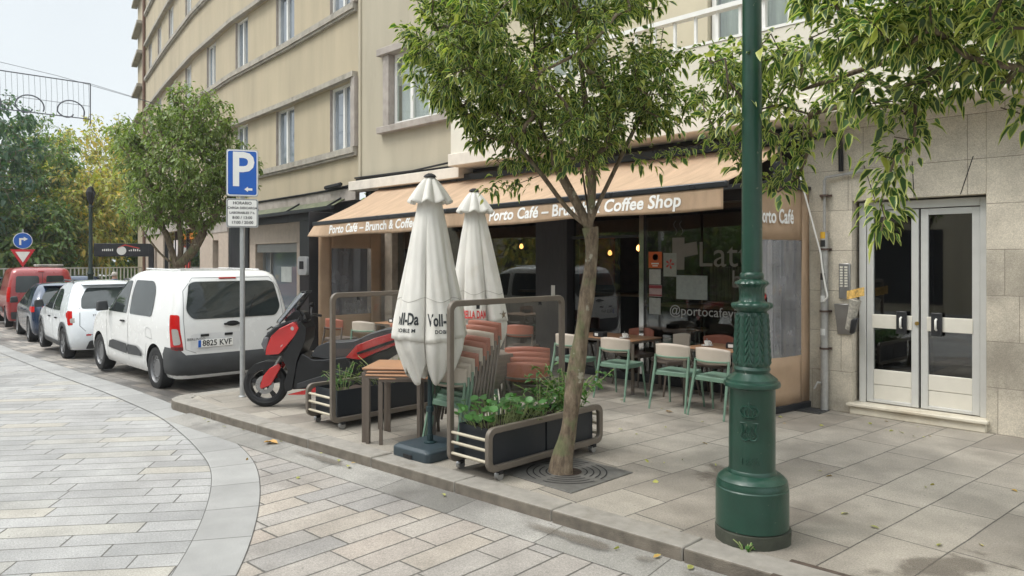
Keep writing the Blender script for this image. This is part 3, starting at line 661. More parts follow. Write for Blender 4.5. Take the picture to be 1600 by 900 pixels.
# ---- entrance door
door = thing('entrance_door', 'double glazed aluminium entrance door on a marble step in the stone wall', 'door', (-2.77, Y0 + .12, .13))
m_alu = mat('anodised_aluminium', (.60, .60, .58), .42, .25, var=.05); m_cream = mat('cream_panel', (.74, .71, .63), .4, .2, var=.05)
mb = MB(); x0, x1, yd, z0, z1 = -3.42, -2.09, Y0 + .12, .13, 2.50
mb.box(x0, x0 + .075, yd, yd + .09, z0, z1); mb.box(x1 - .075, x1, yd, yd + .09, z0, z1); mb.box(x0 + .075, x1 - .075, yd, yd + .09, z1 - .09, z1)
mb.build('frame', m_alu, door, world=True, bevel=.004)
xm = -2.765
for a, b, sgn in [(x0 + .08, xm - .012, 1), (xm + .012, x1 - .08, -1)]:
    mb = MB(); s_ = .075; mb.box(a, a + s_, yd + .02, yd + .07, z0 + .01, z1 - .1); mb.box(b - s_, b, yd + .02, yd + .07, z0 + .01, z1 - .1); mb.box(a + s_, b - s_, yd + .02, yd + .07, z1 - .17, z1 - .1); mb.box(a + s_, b - s_, yd + .02, yd + .07, z0 + .01, z0 + .05)
    lf = mb.build('door_leaf', m_alu, door, world=True, bevel=.004)
    mb = MB(); mb.box(a + s_, b - s_, yd + .035, yd + .06, z0 + .05, z0 + .22); mb.box(a + s_, b - s_, yd + .03, yd + .062, z0 + .225, z0 + .40); mb.build('kick_panel', m_cream, lf, world=True, bevel=.004)
    mb = MB(); mb.box(a + s_ - .01, b - s_ + .01, yd + .01, yd + .065, 1.02, 1.18); mb.build('middle_rail', m_cream, lf, world=True, bevel=.004)
    mb = MB(); mb.box(a + s_, b - s_, yd + .045, yd + .055, z0 + .40, z1 - .17); mb.build('glass_pane', glass('door_glass', tint=(.45, .48, .47), refl=1.6), lf, world=True)
    hx = b - .17 if sgn == 1 else a + .17
    mb = MB(); mb.box(hx - .055, hx + .055, yd - .02, yd + .008, .97, 1.23); mb.build('handle_plate', m_black, lf, world=True, bevel=.006)
    mb = MB(); mb.tube([(hx, yd - .02, 1.04), (hx, yd - .05, 1.05), (hx, yd - .05, 1.15), (hx, yd - .02, 1.16)], .012, 8); mb.build('handle', m_white, lf, world=True, smooth=60)
mb = MB(); mb.lathe([(.022, 0), (.022, -.02)], 14, (-2.79 + .0, yd + .02, 1.10), axis='y'); mb.build('lock', mat('brass', (.5, .33, .1), .3, .9), door, world=True)
mb = MB(); mb.box(-3.47, -2.07, Y0 - .05, Y0 + .3, 0, .09); mb.box(-3.50, -2.05, Y0 - .08, Y0 + .3, .092, .13)
mb.build('marble_step', mat('worn_marble', (.62, .57, .47), .45, var=.15, scale=5, dirt=.6, dirtcol=(.35, .27, .17)), door, world=True, bevel=.01)
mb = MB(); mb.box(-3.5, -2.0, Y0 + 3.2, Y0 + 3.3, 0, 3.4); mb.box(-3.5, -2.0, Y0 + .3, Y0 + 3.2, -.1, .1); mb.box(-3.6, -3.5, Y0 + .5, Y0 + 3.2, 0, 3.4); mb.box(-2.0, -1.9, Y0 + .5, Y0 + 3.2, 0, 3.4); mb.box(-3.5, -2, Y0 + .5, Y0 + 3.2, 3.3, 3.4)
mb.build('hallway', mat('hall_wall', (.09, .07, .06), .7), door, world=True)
# intercom and newspaper box on the left jamb
ic = thing('door_intercom', 'tall grey door intercom with rows of buttons left of the entrance', 'intercom', (-3.52, Y0, 1.35))
mb = MB(); mb.box(-3.60, -3.47, Y0 - .035, Y0, 1.36, 1.78); mb.build('housing', mat('steel', (.33, .33, .33), .35, .8), ic, world=True, bevel=.008)
mb = MB()
for k in range(8):
    for j in range(2): mb.box(-3.585 + j * .055, -3.55 + j * .055, Y0 - .042, Y0 - .035, 1.50 + k * .032, 1.52 + k * .032)
mb.build('button', m_cream, ic, world=True)
nb = thing('newspaper_box', 'dented grey metal leaflet box stuffed with a rolled newspaper by the entrance', 'mailbox', (-3.52, Y0, 1.1))
mb = MB(); mb.hexa([(-3.62, Y0 - .02, .93), (-3.45, Y0 - .02, .93), (-3.45, Y0, .93), (-3.62, Y0, .93), (-3.62, Y0 - .13, 1.3), (-3.45, Y0 - .13, 1.3), (-3.45, Y0, 1.3), (-3.62, Y0, 1.3)]); mb.build('box', mat('steel', (.33, .33, .33), .35, .8), nb, world=True, bevel=.006)
mb = MB(); mb.tube([(-3.47, Y0 - .06, 1.0), (-3.40, Y0 - .12, 1.22), (-3.36, Y0 - .16, 1.36)], [.045, .055, .07], 10, flat=(1, .6)); mb.build('newspaper', mat('newsprint', (.45, .43, .38), .9, var=.5, scale=30), nb, world=True, smooth=50)
mb = MB(); mb.grid(lambda u, v: (-3.44 + u * .2, Y0 - .2 + .03 * math.sin(u * 6), 1.36 + .1 * v + .05 * u), 8, 3); mb.build('magazine', mat('magazine', (.62, .40, .12), .5, var=.7, scale=25), nb, world=True, solid=.004)
mb = MB(); mb.hexa([(-3.45, Y0 - .12, .95), (-3.40, Y0 - .12, .95), (-3.40, Y0 - .05, .95), (-3.45, Y0 - .05, .95), (-3.42, Y0 - .15, 1.12), (-3.34, Y0 - .15, 1.15), (-3.34, Y0 - .06, 1.15), (-3.42, Y0 - .06, 1.12)]); mb.build('plastic_bag', m_black, nb, world=True, bevel=.02)
# conduit pipe, cables, rod, lock of stickers
pp = thing('conduit_pipe', 'grey vertical conduit pipe with stickers beside the beige side panel', 'pipe', (-3.76, Y0 - .06, 0))
m_pipe = mat('grey_pipe', (.36, .355, .34), .5, .2, var=.15, scale=20, dirt=.4)
mb = MB(); mb.tube([(-3.76, Y0 - .06, 0.0), (-3.76, Y0 - .06, 2.15)], .045, 14); mb.tube([(-3.76, Y0 - .06, 2.14), (-3.76, Y0 - .06, 2.78), (-3.74, Y0 - .06, 2.82), (-3.3, Y0 - .05, 2.86)], .018, 8); mb.tube([(-3.76, Y0 - .06, 0.32), (-3.82, Y0 - .12, .34), (-3.85, Y0 - .14, .26)], .012, 6); mb.build('pipe', m_pipe, pp, world=True, smooth=50)
for z in (.75, 1.2, 1.95, 2.6):
    mb = MB(); mb.lathe([(.05, -.012), (.055, -.012), (.055, .012), (.05, .012)], 14, (-3.76, Y0 - .06, z)); mb.box(-3.83, -3.69, Y0 - .03, Y0, z - .012, z + .012); mb.build('clamp', mat('rusty_iron', (.08, .05, .04), .7), pp, world=True)
for z, c, n_ in ((2.12, (.6, .35, .03), 'yellow_tape'), (2.02, (.02, .02, .02), 'black_tape'), (1.35, (.6, .6, .58), 'white_sticker'), (.95, (.6, .6, .58), 'white_sticker'), (1.62, (.03, .03, .03), 'black_sticker')):
    mb = MB(); a0 = math.pi * 1.05; mb.grid(lambda u, v: (-3.76 + .047 * math.cos(a0 + u * 2.0), Y0 - .06 + .047 * math.sin(a0 + u * 2.0), z - .04 + .08 * v), 8, 1); mb.build('tape', mat(n_, c, .6), pp, world=True, recalc=False)
mb = MB(); mb.tube(smooth_path([(-4.2, Y0 - .1, 3.28), (-3.75, Y0 - .05, 3.33), (-3.6, Y0 - .05, 3.3), (-3.57, Y0 - .05, 3.1), (-3.57, Y0 - .04, 2.88)], 5), .028, 8); tag(mb.build('black_cable', m_dark, smooth=50), 'thick black cable bending down the stone wall under the balcony', 'cable')
mb = MB(); mb.tube([(-4.02, Y0 - .25, 3.0), (-3.78, Y0 - .12, 1.9)], .011, 8); mb.tube(smooth_path([(-3.78, Y0 - .12, 1.9), (-3.76, Y0 - .12, 1.72), (-3.72, Y0 - .12, 1.48), (-3.70, Y0 - .12, 1.38), (-3.75, Y0 - .12, 1.32)], 4), .011, 8); tag(mb.build('crank_rod', m_white, smooth=50), 'thin white awning crank rod hanging beside the conduit pipe', 'rod')
mb = MB(); mb.box(-4.0, -3.7, Y0 - .35, Y0 - .05, .001, .008); 
for k in range(6): mb.box(-3.97 + k * .045, -3.955 + k * .045, Y0 - .33, Y0 - .07, .008, .011)
tag(mb.build('drain_cover', mat('drain_iron', (.05, .05, .05), .6)), 'small dark drain cover at the foot of the stone wall', 'drain cover')

# ------------------------------------------------------------------ cafe front
cafe = thing('cafe_facade', 'dark glazed cafe shop front with black pillars under the awning', 'shop front', (-9, Y0, 0))
m_wood = mat('oak_shelf', (.32, .2, .11), .5, var=.25, scale=6, stretch=(.4, 3, 3))
m_dwood = mat('dark_pillar', (.030, .028, .030), .55, var=.3, scale=10, stretch=(3, 3, .4))
m_glass = glass('shop_window_glass', tint=(.72, .75, .74), refl=1.3)
mb = MB(); mb.box(-13.9, -4.05, Y0 + .05, Y0 + .4, 2.62, 3.52); mb.box(-4.35, -4.05, Y0 + .02, Y0 + .4, 0, 2.62); mb.build('black_fascia', m_black, cafe, world=True)
for a, b in ((-12.2, -11.9), (-8.65, -7.95)):
    mb = MB(); mb.box(a, b, Y0 - .02, Y0 + .3, 0, 2.62); mb.build('pillar', m_dwood, cafe, world=True, bevel=.01)
mb = MB(); mb.box(-13.05, -12.78, Y0 - .04, Y0 + .3, 0, 3.0); mb.box(-13.62, -13.4, Y0 - .1, Y0 + .3, 0, 2.8); mb.build('stone_pilaster', mat('beige_render', (.42, .36, .29), .85, var=.2, dirt=.4, dirtcol=(.2, .16, .12)), cafe, world=True, bevel=.01)
for a, b, z in ((-12.78, -12.2, 0.0), (-11.9, -10.25, .0), (-10.25, -8.65, .0), (-6.5, -5.55, .0), (-5.53, -4.35, .0)):
    mb = MB(); mb.box(a + .01, b - .01, Y0 + .10, Y0 + .11, .12, 2.62); mb.build('window_pane', m_glass, cafe, world=True)
mb = MB(); mb.box(-7.9, -6.6, Y0 + .10, Y0 + .11, 2.2, 2.62)
mb.build('transom_pane', m_glass, cafe, world=True)
mb = MB(); mb.box(-6.58, -6.50, Y0 + .06, Y0 + .16, 0, 2.62); mb.build('steel_post', mat('polished_steel', (.6, .6, .6), .15, 1.0), cafe, world=True)
for b_ in ((-7.93, -6.6, Y0 + .07, Y0 + .13, 2.16, 2.2), (-12.2, -4.35, Y0 + .06, Y0 + .14, 0, .12), (-10.27, -10.23, Y0 + .06, Y0 + .14, .12, 2.62)): mb = MB(); mb.box(*b_); mb.build('window_frame', m_black, cafe, world=True)
mb = MB(); mb.box(-7.9, -6.95, Y0 + .09, Y0 + .10, .03, 2.15); lf = mb.build('glass_door', glass('inner_door_glass', tint=(.6, .6, .6), refl=1.0), cafe, world=True)
mb = MB(); mb.tube([(-7.55, Y0 + .09, 1.15), (-7.55, Y0 + .03, 1.17), (-7.55, Y0 + .03, 1.52), (-7.55, Y0 + .09, 1.54)], .014, 8); mb.build('handle', mat('polished_steel', (.6, .6, .6), .15, 1.0), lf, world=True, smooth=50)
mb = MB(); mb.box(-7.45, -7.35, Y0 + .0, Y0 + .0, 0, 0) if False else mb.box(-8.28, -8.2, Y0 - .035, Y0 - .02, 1.22, 1.4); mb.build('socket_box', m_white, cafe, world=True, bevel=.004)
# interior
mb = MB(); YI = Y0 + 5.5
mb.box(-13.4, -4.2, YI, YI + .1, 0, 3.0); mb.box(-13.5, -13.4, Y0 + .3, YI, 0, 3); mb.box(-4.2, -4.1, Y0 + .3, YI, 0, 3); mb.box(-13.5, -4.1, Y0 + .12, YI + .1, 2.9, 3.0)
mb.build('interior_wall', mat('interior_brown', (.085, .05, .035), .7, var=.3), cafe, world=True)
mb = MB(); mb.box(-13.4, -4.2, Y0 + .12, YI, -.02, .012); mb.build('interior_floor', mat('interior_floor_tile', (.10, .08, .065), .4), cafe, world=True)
mb = MB(); mb.box(-6.4, -4.4, Y0 + .35, Y0 + .75, 1.12, 1.17); mb.build('window_shelf', m_wood, cafe, world=True)
# lettering and cup emblem on the glass
m_film = mat('etched_film', (.22, .21, .19), .7)
yg = Y0 + .098
def wg(x, z): return lambda u, v: (x + u, yg, z + v)
text_obj('window_lettering', '@portocafevigo', .19, wg(-5.45, 1.09), mat('white_letters', (.42, .42, .41), .6), cafe, world=True)
mb = MB(); mb.box(-6.02, -5.82, yg - .004, yg, 1.68, 2.14); mb.add([(x, yg - .003, z) for x, z in [(-5.82, 2.05), (-5.62, 2.08), (-5.60, 1.9), (-5.82, 1.86)]], [(0, 1, 2, 3)])
for sx in (-.04, .06): mb.tube([(-5.93 + sx + .03 * math.sin(k * 1.3), yg - .003, 2.18 + k * .04) for k in range(6)], .012, 5, flat=(1, .2))
mb.build('cup_emblem', m_film, cafe, world=True)
text_obj('window_lettering', 'Lattes', .5, wg(-5.0, 1.88), m_film, cafe, world=True, shear=0)
text_obj('window_lettering', 'best', .34, wg(-4.8, 1.55), m_film, cafe, world=True)
for nm, x0_, x1_, z0_, z1_, col, lb in [('notice', -6.43, -6.2, 1.70, 1.94, (.60, .13, .03), 'orange notice stuck on the glass'), ('notice', -6.17, -5.95, 1.58, 1.92, (.30, .33, .30), 'pale poster with a red flower'), ('notice', -6.42, -6.22, 1.46, 1.68, (.42, .44, .42), None), ('notice', -6.42, -6.2, 1.28, 1.45, (.40, .30, .29), None), ('notice', -6.42, -6.22, 1.02, 1.26, (.34, .36, .34), None), ('notice', -5.95, -5.45, 1.26, 1.60, (.30, .34, .33), 'large pale sheet on the glass')]:
    mb = MB(); mb.box(x0_, x1_, yg - .006, yg - .001, z0_, z1_); o = mb.build(nm, mat('paper' + str(round(x0_ + z0_, 2)), col, .6, var=.15, scale=20), cafe, world=True)
    if lb: o['label'] = lb
mb = MB(); mb.lathe([(.035, 0), (.05, .0)], 14, (-6.31, yg - .008, 1.86), axis='y'); mb.box(-6.38, -6.25, yg - .008, yg - .006, 1.755, 1.775); mb.box(-6.36, -6.27, yg - .008, yg - .006, 1.725, 1.74); mb.build('notice_mark', m_white, cafe, world=True)
mb = MB()
for k in range(5): a = k * 1.2566; mb.add([(-6.06, yg - .008, 1.76), (-6.06 + .06 * math.cos(a - .3), yg - .008, 1.76 + .06 * math.sin(a - .3)), (-6.06 + .08 * math.cos(a), yg - .008, 1.76 + .08 * math.sin(a)), (-6.06 + .06 * math.cos(a + .3), yg - .008, 1.76 + .06 * math.sin(a + .3))], [(0, 1, 2, 3)])
mb.build('flower_mark', mat('red_print', (.5, .05, .04), .5), cafe, world=True, recalc=False)
mb = MB(); mb.box(-6.42, -6.2, yg - .008, yg - .006, 1.40, 1.445); mb.box(-6.42, -6.2, yg - .008, yg - .006, 1.29, 1.31); mb.build('notice_stripe', mat('dark_red', (.25, .03, .04), .6), cafe, world=True)
# interior things
def inthing(nm, lab, cat, parts):
    t = thing(nm, lab, cat, (parts[0][1][0], parts[0][1][2], 0))
    for pn, b, m in parts: mb = MB(); mb.box(*b); mb.build(pn, m, t, world=True, bevel=.01)
    return t
inthing('bar_counter', 'long dark bar counter deep inside the cafe', 'counter', [('front_panel', (-12.5, -8.9, Y0 + 3.6, Y0 + 4.1, 0, 1.05), m_dwood), ('top', (-12.6, -8.8, Y0 + 3.5, Y0 + 4.15, 1.05, 1.1), m_wood)])
inthing('wall_picture', 'framed red and cream picture hanging inside behind the shop window', 'picture', [('frame', (-10.6, -9.2, Y0 + 3.0, Y0 + 3.05, 1.2, 2.4), m_dwood), ('canvas', (-10.5, -9.3, Y0 + 2.98, Y0 + 3.0, 1.3, 2.3), mat('painting', (.25, .05, .035), .6, var=.9, scale=3))])
inthing('wall_shelf', 'pale wall shelf unit with slats inside the right window', 'shelf', [('back_panel', (-6.9, -5.2, Y0 + 2.6, Y0 + 2.65, 1.1, 1.7), mat('slat_wood', (.32, .27, .2), .6, var=.8, scale=14, stretch=(4, 1, .1))), ('shelf_board', (-7, -5, Y0 + 2.4, Y0 + 2.65, 1.05, 1.1), m_wood)])
lp = thing('pendant_lamp', 'small warm glowing bulb inside the cafe', 'lamp', (-9.2, Y0 + 2.7, 1.95))
mb = MB(); mb.lathe([(0, -.05), (.035, -.03), (.045, 0), (.03, .04), (.012, .06)], 12); mb.build('bulb', emis('warm_bulb', (1, .45, .12), 4), lp, smooth=60)
mb = MB(); mb.tube([(0, 0, .06), (0, 0, .95)], .006, 5); mb.build('cord', m_dark, lp)
for i, (x, y, z) in enumerate([(-7.7, Y0 + 1.6, 2.02), (-11.2, Y0 + 2.2, 2.1)]): dup(lp, (x, y, z), label=['small warm glowing bulb behind the open cafe doorway', 'small warm glowing bulb behind the far left cafe window'][i])
for i, (x, y) in enumerate([(-6.1, Y0 + .9), (-5.0, Y0 + 1.0)]):
    st = thing('bar_stool', ['metal framed bar stool under the window shelf by the steel post', 'metal framed bar stool under the window shelf behind the lamp post'][i], 'bar stool', (x, y, 0))
    mb = MB(); mb.lathe([(0, .74), (.17, .74), (.17, .78), (0, .78)], 20); mb.build('seat', m_wood, st)
    for k in range(4): a = math.pi / 4 + k * math.pi / 2; mb = MB(); mb.tube([(.1 * math.cos(a), .1 * math.sin(a), .74), (.2 * math.cos(a), .2 * math.sin(a), 0)], .012, 6); mb.build('leg', m_white, st)
    mb = MB(); mb.tube([(.17 * math.cos(a), .17 * math.sin(a), .25) for a in [k * .4 for k in range(17)]], .01, 5, caps=False); mb.build('footring', m_white, st)

# ------------------------------------------------------------------ awning
aw = thing('cafe_awning', 'wide tan fabric awning with white lettering over the cafe terrace', 'awning', (-8.6, 8, 2.6))
def fabric(name, col, fold=.17):
    t = NT(name); p = t.pos(); mp = t.node("ShaderNodeMapping"); mp.inputs['Scale'].default_value = (1, .25, .25); t.t.links.new(p, mp.inputs['Vector'])
    f = t.noise(mp.outputs[0], 7, 5, .6); base = t.mix(1.0, col, t.rng(f, .25, .75, 1 - fold, 1 + fold), 'MULTIPLY')
    t.set(Base_Color=base, Roughness=.85); t.bump(t.math('ADD', f, t.math('MULTIPLY', t.noise(p, 200, 2), .15)), .6, .03)
    tl = t.node("ShaderNodeBsdfTranslucent"); t.t.links.new(base, tl.inputs[0]); m = t.node("ShaderNodeMixShader"); m.inputs[0].default_value = .22
    t.l(t.b, 0, m, 1); t.l(tl, 0, m, 2); t.l(m, 0, t.out, 0); return t.m
m_fab = fabric('tan_fabric', (.53, .375, .25))
AXL, AXR = -13.08, -4.17
def bz(x): return 2.50 + .14 * (x - AXL) / (AXR - AXL)
YFr, YTp = 7.38, 8.88
def ztop(x): return 3.30 - .04 * (x - AXL) / (AXR - AXL)
mb = MB(); mb.grid(lambda u, v: (AXL + (AXR - AXL) * u, YFr + (YTp - YFr) * v, bz(AXL + (AXR - AXL) * u) + .05 + (ztop(0) - bz(0) - .05 + 0) * 0 + v * (ztop(AXL + (AXR - AXL) * u) - bz(AXL + (AXR - AXL) * u) - .05) - .045 * math.sin(math.pi * v) * (1 + .35 * math.sin(u * 24)) + .018 * noise.noise((u * 22, v * 2.5, 1))), 70, 8)
mb.build('canopy', m_fab, aw, world=True, smooth=60, solid=.004)
mb = MB(); mb.bar((AXL - .02, YFr - .02, bz(AXL) + .02), (AXR + .03, YFr - .02, bz(AXR) + .02), .07, .075); mb.build('front_bar', mat('anthracite_bar', (.03, .032, .037), .3, .3), aw, world=True, bevel=.015)
def val(x, z):                                      # valance hangs from the bar, with slow ripples
    s_ = max(0, min(1, (bz(x) - .01 - z) / .26)); return YFr - .035 - s_ * (.02 + .018 * math.sin(x * 3.1) + .010 * math.sin(x * 9.7 + 1)) - (.25 * s_ * max(0, (-12.4 - x)) if x < -12.4 else 0)
def vbot(x): return bz(x) - .255 - .012 * math.sin(x * 2.3) + (.07 * (-12.5 - x) if x < -12.5 else 0)
mb = MB(); mb.grid(lambda u, v: ((lambda x: (x, val(x, bz(x) - .01 - v * (bz(x) - .01 - vbot(x))), bz(x) - .01 - v * (bz(x) - .01 - vbot(x))))(AXL + .02 + (AXR - AXL - .04) * u)), 220, 6)
mb.build('valance', m_fab, aw, world=True, smooth=60, solid=.003)
m_wt = mat('white_print', (.80, .79, .76), .7, var=.03)
def vt(xc, zc): return lambda u, v: (xc + u, val(xc + u, bz(xc + u) + zc + v) - .006, bz(xc + u) + zc + v)
LT = 'Porto Café – Brunch & Coffee Shop'
for xc in (-10.85, -6.36): text_obj('lettering', LT, .218, vt(xc, -.125), m_wt, aw, world=True, bold=.006, shear=.12, spacing=1.02)
mb = MB(); mb.box(-13.1, -4.12, 8.86, 9.03, 3.26, 3.40); mb.build('cassette', mat('anthracite_bar', (.03, .032, .037), .3, .3), aw, world=True, bevel=.02)
for x in (-12.9, -10.2, -7.2, -4.35):
    zf = bz(x) - .0; mb = MB(); mb.bar((x, 8.95, 3.1), (x + .35, 8.15, 2.72), .05, .06); mb.bar((x + .35, 8.15, 2.72), (x, YFr, zf - .02), .05, .06); mb.build('folding_arm', mat('anthracite_bar', (.03, .032, .037), .3, .3), aw, world=True, bevel=.01)
# side screens of the terrace (roll down panels)
def side_screen(lab, X, ya, yb, zt, zb, wy0, wy1, wz0, wz1, lettering, sgn):
    t = thing('side_screen', lab, 'side screen', (X, (ya + yb) / 2, 0))
    mb = MB()
    def w(y, z): return X + (.19 * max(0, y - 7.85) / 1.15 if X > -5 else 0) + sgn * (.010 * math.sin(y * 9) + .005 * math.sin(y * 23 + z * 2))
    for a, b, c, d in ((ya, wy0, zb, zt), (wy1, yb, zb, zt), (wy0, wy1, wz1, zt), (wy0, wy1, zb, wz0)):
        if b - a > .01: mb.grid(lambda u, v, a=a, b=b, c=c, d=d: (w(a + (b - a) * u, c + (d - c) * v), a + (b - a) * u, c + (d - c) * v), max(2, int((b - a) / .06)), 4)
    mb.build('fabric', m_fab, t, world=True, solid=.004, smooth=50)
    mb = MB(); mb.grid(lambda u, v: (w(wy0 + (wy1 - wy0) * u, 1) , wy0 + (wy1 - wy0) * u, wz0 + (wz1 - wz0) * v), 24, 6)
    mb.build('clear_window', glass('vinyl', tint=(.80, .82, .84), refl=1.4, rough=.10, base_opacity=.30, basecol=(.55, .55, .58)), t, world=True, smooth=50)
    mb = MB(); mb.bar((w(ya, 0), ya, .045), (w(yb, 0), yb, .045), .06, .08); mb.build('bottom_bar', mat('anthracite_bar', (.03, .032, .037), .3, .3), t, world=True, bevel=.01)
    mb = MB(); mb.bar((w(ya, 0), ya, zt + .02), (w(yb, 0), yb, zt + .02), .06, .05); mb.build('top_bar', mat('anthracite_bar', (.03, .032, .037), .3, .3), t, world=True, bevel=.01)
    if lettering: text_obj('lettering', 'Porto Café', .235, lambda u, v: (w(8.30 + u * .62, 2.33 + v) + .025, 8.30 + u * .62, 2.33 + v), m_wt, t, world=True, bold=.006)
    return t
side_screen('tan fabric side screen with clear window at the right end of the awning', -4.15, 7.85, 9.01, 2.68, .085, 7.85, 8.86, .66, 2.06, True, 1)
m_fab2 = m_fab
side_screen('brown side screen with tall clear window at the left end of the awning', -13.15, 7.5, 8.98, 2.45, .085, 7.78, 8.72, .7, 2.05, False, 1)
mb = MB(); mb.box(-4.16, -4.05, 8.4, 9.1, 2.72, 3.0); mb.build('side_board', m_black, aw, world=True)
# grey curtain seen through the clear window
mb = MB(); mb.grid(lambda u, v: (-4.42 + .045 * math.sin(u * 30) * (1 - .4 * v) , 8.56 + .38 * u - .1 * (1 - v) * (1 - u), .55 + 1.9 * v), 50, 8)
tag(mb.build('grey_curtain', mat('grey_curtain', (.55, .51, .48), .95, var=.12, scale=8, stretch=(3, 3, .3)), smooth=60), 'gathered grey curtain behind the clear window of the right side screen', 'curtain')
mb = MB(); mb.lathe([(.055, 0), (.085, 0)], 22, (0, 0, 0), axis='x'); mb.bar((0.003, -.05, -.05), (0.003, .05, .05), .01, .02)
ns = mb.build('no_smoking_sign', mat('red_print', (.5, .05, .04), .5)); ns.location = (-4.10, 8.1, 1.36); tag(ns, 'round red prohibition sticker on the clear side window', 'sticker')
# ------------------------------------------------------------------ lamp post
m_green = mat('green_cast_iron', (.009, .048, .031), .36, .0, var=.2, scale=7, bump=.15, bscale=90, coat=.2, dirt=.3, dirtcol=(.022, .055, .04))
_nt = m_green.node_tree; _b = [n for n in _nt.nodes if n.type == 'BSDF_PRINCIPLED'][0]; _src = _b.inputs['Base Color'].links[0].from_socket
_pn = _nt.nodes.new('ShaderNodeNewGeometry'); _no = _nt.nodes.new('ShaderNodeTexNoise'); _no.inputs['Scale'].default_value = 26; _no.inputs['Detail'].default_value = 5; _nt.links.new(_pn.outputs['Position'], _no.inputs['Vector'])
_mr = _nt.nodes.new('ShaderNodeMapRange'); _nt.links.new(_no.outputs['Fac'], _mr.inputs[0]); _mr.inputs[1].default_value = .70; _mr.inputs[2].default_value = .73; _mr.inputs[4].default_value = .7
_mi = _nt.nodes.new('ShaderNodeMix'); _mi.data_type = 'RGBA'; _nt.links.new(_mr.outputs[0], _mi.inputs[0]); _nt.links.new(_src, _mi.inputs[6]); _mi.inputs[7].default_value = (.16, .17, .13, 1); _nt.links.new(_mi.outputs[2], _b.inputs['Base Color'])
m_greeny = mat('dirty_plinth', (.05, .055, .04), .9, var=.3, scale=12, bump=.4)
lamp = thing('street_lamp', 'dark green ornate cast iron lamp post with crown relief on the pavement', 'street lamp', (-2.37, 4.52, 0))
mb = MB(); mb.lathe([(0, 0), (.235, 0), (.238, .085), (.2, .092), (0, .092)], 40, fn=lambda a, z, i: (.004 * math.sin(a * 7) + .006 * math.sin(a * 3)) if i in (1, 2) else 0)
mb.build('plinth', m_greeny, lamp, smooth=40)
mb = MB(); mb.lathe([(.0, .095), (.231, .095), (.231, .345), (.226, .352), (.226, .375), (.219, .385), (.219, .398), (.205, .412), (.185, .428), (.155, .437), (.152, .455), (.147, .462)], 56); mb.build('drum_base', m_green, lamp, smooth=35)
mb = MB(); mb.lathe([(.147, .45), (.147, .985), (.150, .99), (.177, 1.0), (.181, 1.012), (.177, 1.028), (.163, 1.034), (.160, 1.05), (.118, 1.082), (.110, 1.09), (.112, 1.10), (.118, 1.112), (.112, 1.128), (.108, 1.134)], 56); mb.build('lower_shaft', m_green, lamp, smooth=35)
pr = [(.111 - .019 * k / 110, 1.134 + .352 * k / 110) for k in range(111)]
def leafrel(a, z, i):
    c = abs(math.sin(5 * a)); w = (z - 1.13) * 21 + c * 1.5; s_ = w - math.floor(w)
    e = min(1, (z - 1.134) / .02, (1.486 - z) / .02); return e * (.004 + .015 * (1 - c ** 3) * (1 - s_) ** .7 * (0.35 + c) - .003 * (c > .96))
mb = MB(); mb.lathe(pr, 200, fn=leafrel); mb.build('leaf_relief', m_green, lamp, smooth=75)
mb = MB(); mb.lathe([(.092, 1.484), (.10, 1.495), (.122, 1.515), (.127, 1.53), (.118, 1.545), (.088, 1.55), (.082, 1.56), (.078, 1.60), (.082, 1.645), (.098, 1.658), (.104, 1.67), (.098, 1.683), (.078, 1.692), (.072, 1.70), (.076, 1.71), (.077, 1.722), (.074, 1.735), (.066, 1.745)], 96,
    fn=lambda a, z, i: (.010 * abs(math.sin(6 * a)) * (2 <= i <= 4) - .004 * (.5 + .5 * math.cos(20 * a)) * (6 <= i <= 9) + .007 * abs(math.sin(8 * a)) * (10 <= i <= 12)))
mb.build('fluted_collar', m_green, lamp, smooth=60)
mb = MB(); mb.lathe([(.066, 1.74), (.064, 2.3), (.061, 3.6), (.055, 5.2), (.07, 5.22), (.07, 5.26), (.04, 5.3), (0, 5.3)], 32); mb.build('upper_shaft', m_green, lamp, smooth=40)
mb = MB(); mb.lathe([(.0, 5.3), (.10, 5.33), (.2, 5.7), (.24, 5.72), (.12, 5.9), (.03, 5.95), (0, 6.0)], 6); mb.build('lantern', m_green, lamp)
ca = math.atan2(-4.52, 2.37) + .0                  # towards the camera
def cyl(rad, a0, z0): return lambda u, v, w=.003: (math.cos(a0 + u / rad) * (rad + w), math.sin(a0 + u / rad) * (rad + w), z0 + v)
cf = cyl(.147, ca - .12, .76)
def reltube(mb, pts, r=.0062, z0=0): mb.tube([cf(u, v + z0) for u, v in pts], r, 6)
mb = MB()
reltube(mb, [(-.045, .06), (-.03, .05), (0, .046), (.03, .05), (.045, .06)], .005); reltube(mb, [(-.043, .072), (-.03, .062), (0, .058), (.03, .062), (.043, .072)])
for s_ in (-1, 1): reltube(mb, [(s_ * .044, .072), (s_ * .058, .10), (s_ * .04, .125), (0, .13)]); reltube(mb, [(s_ * .02, .062), (s_ * .028, .10), (0, .128)])
reltube(mb, [(0, .06), (0, .128)]); reltube(mb, [(0, .13), (0, .158)], .005); reltube(mb, [(-.012, .147), (.012, .147)], .004)
for u in (-.04, -.02, 0, .02, .04): mb.lathe([(0, -.006), (.006, 0), (0, .006)], 6, cf(u, .128 - abs(u) * .5))
reltube(mb, [(-.055, .02), (.055, .02)]); reltube(mb, [(-.05, .012), (.05, .012)], .003)
reltube(mb, [(-.045, .01), (-.03, -.04), (-.012, .0), (.0, -.04), (.014, .0), (.03, -.04), (.045, .01)])
for u in (-.012, 0, .012): reltube(mb, [(u, -.015), (u, -.06)], .0035)
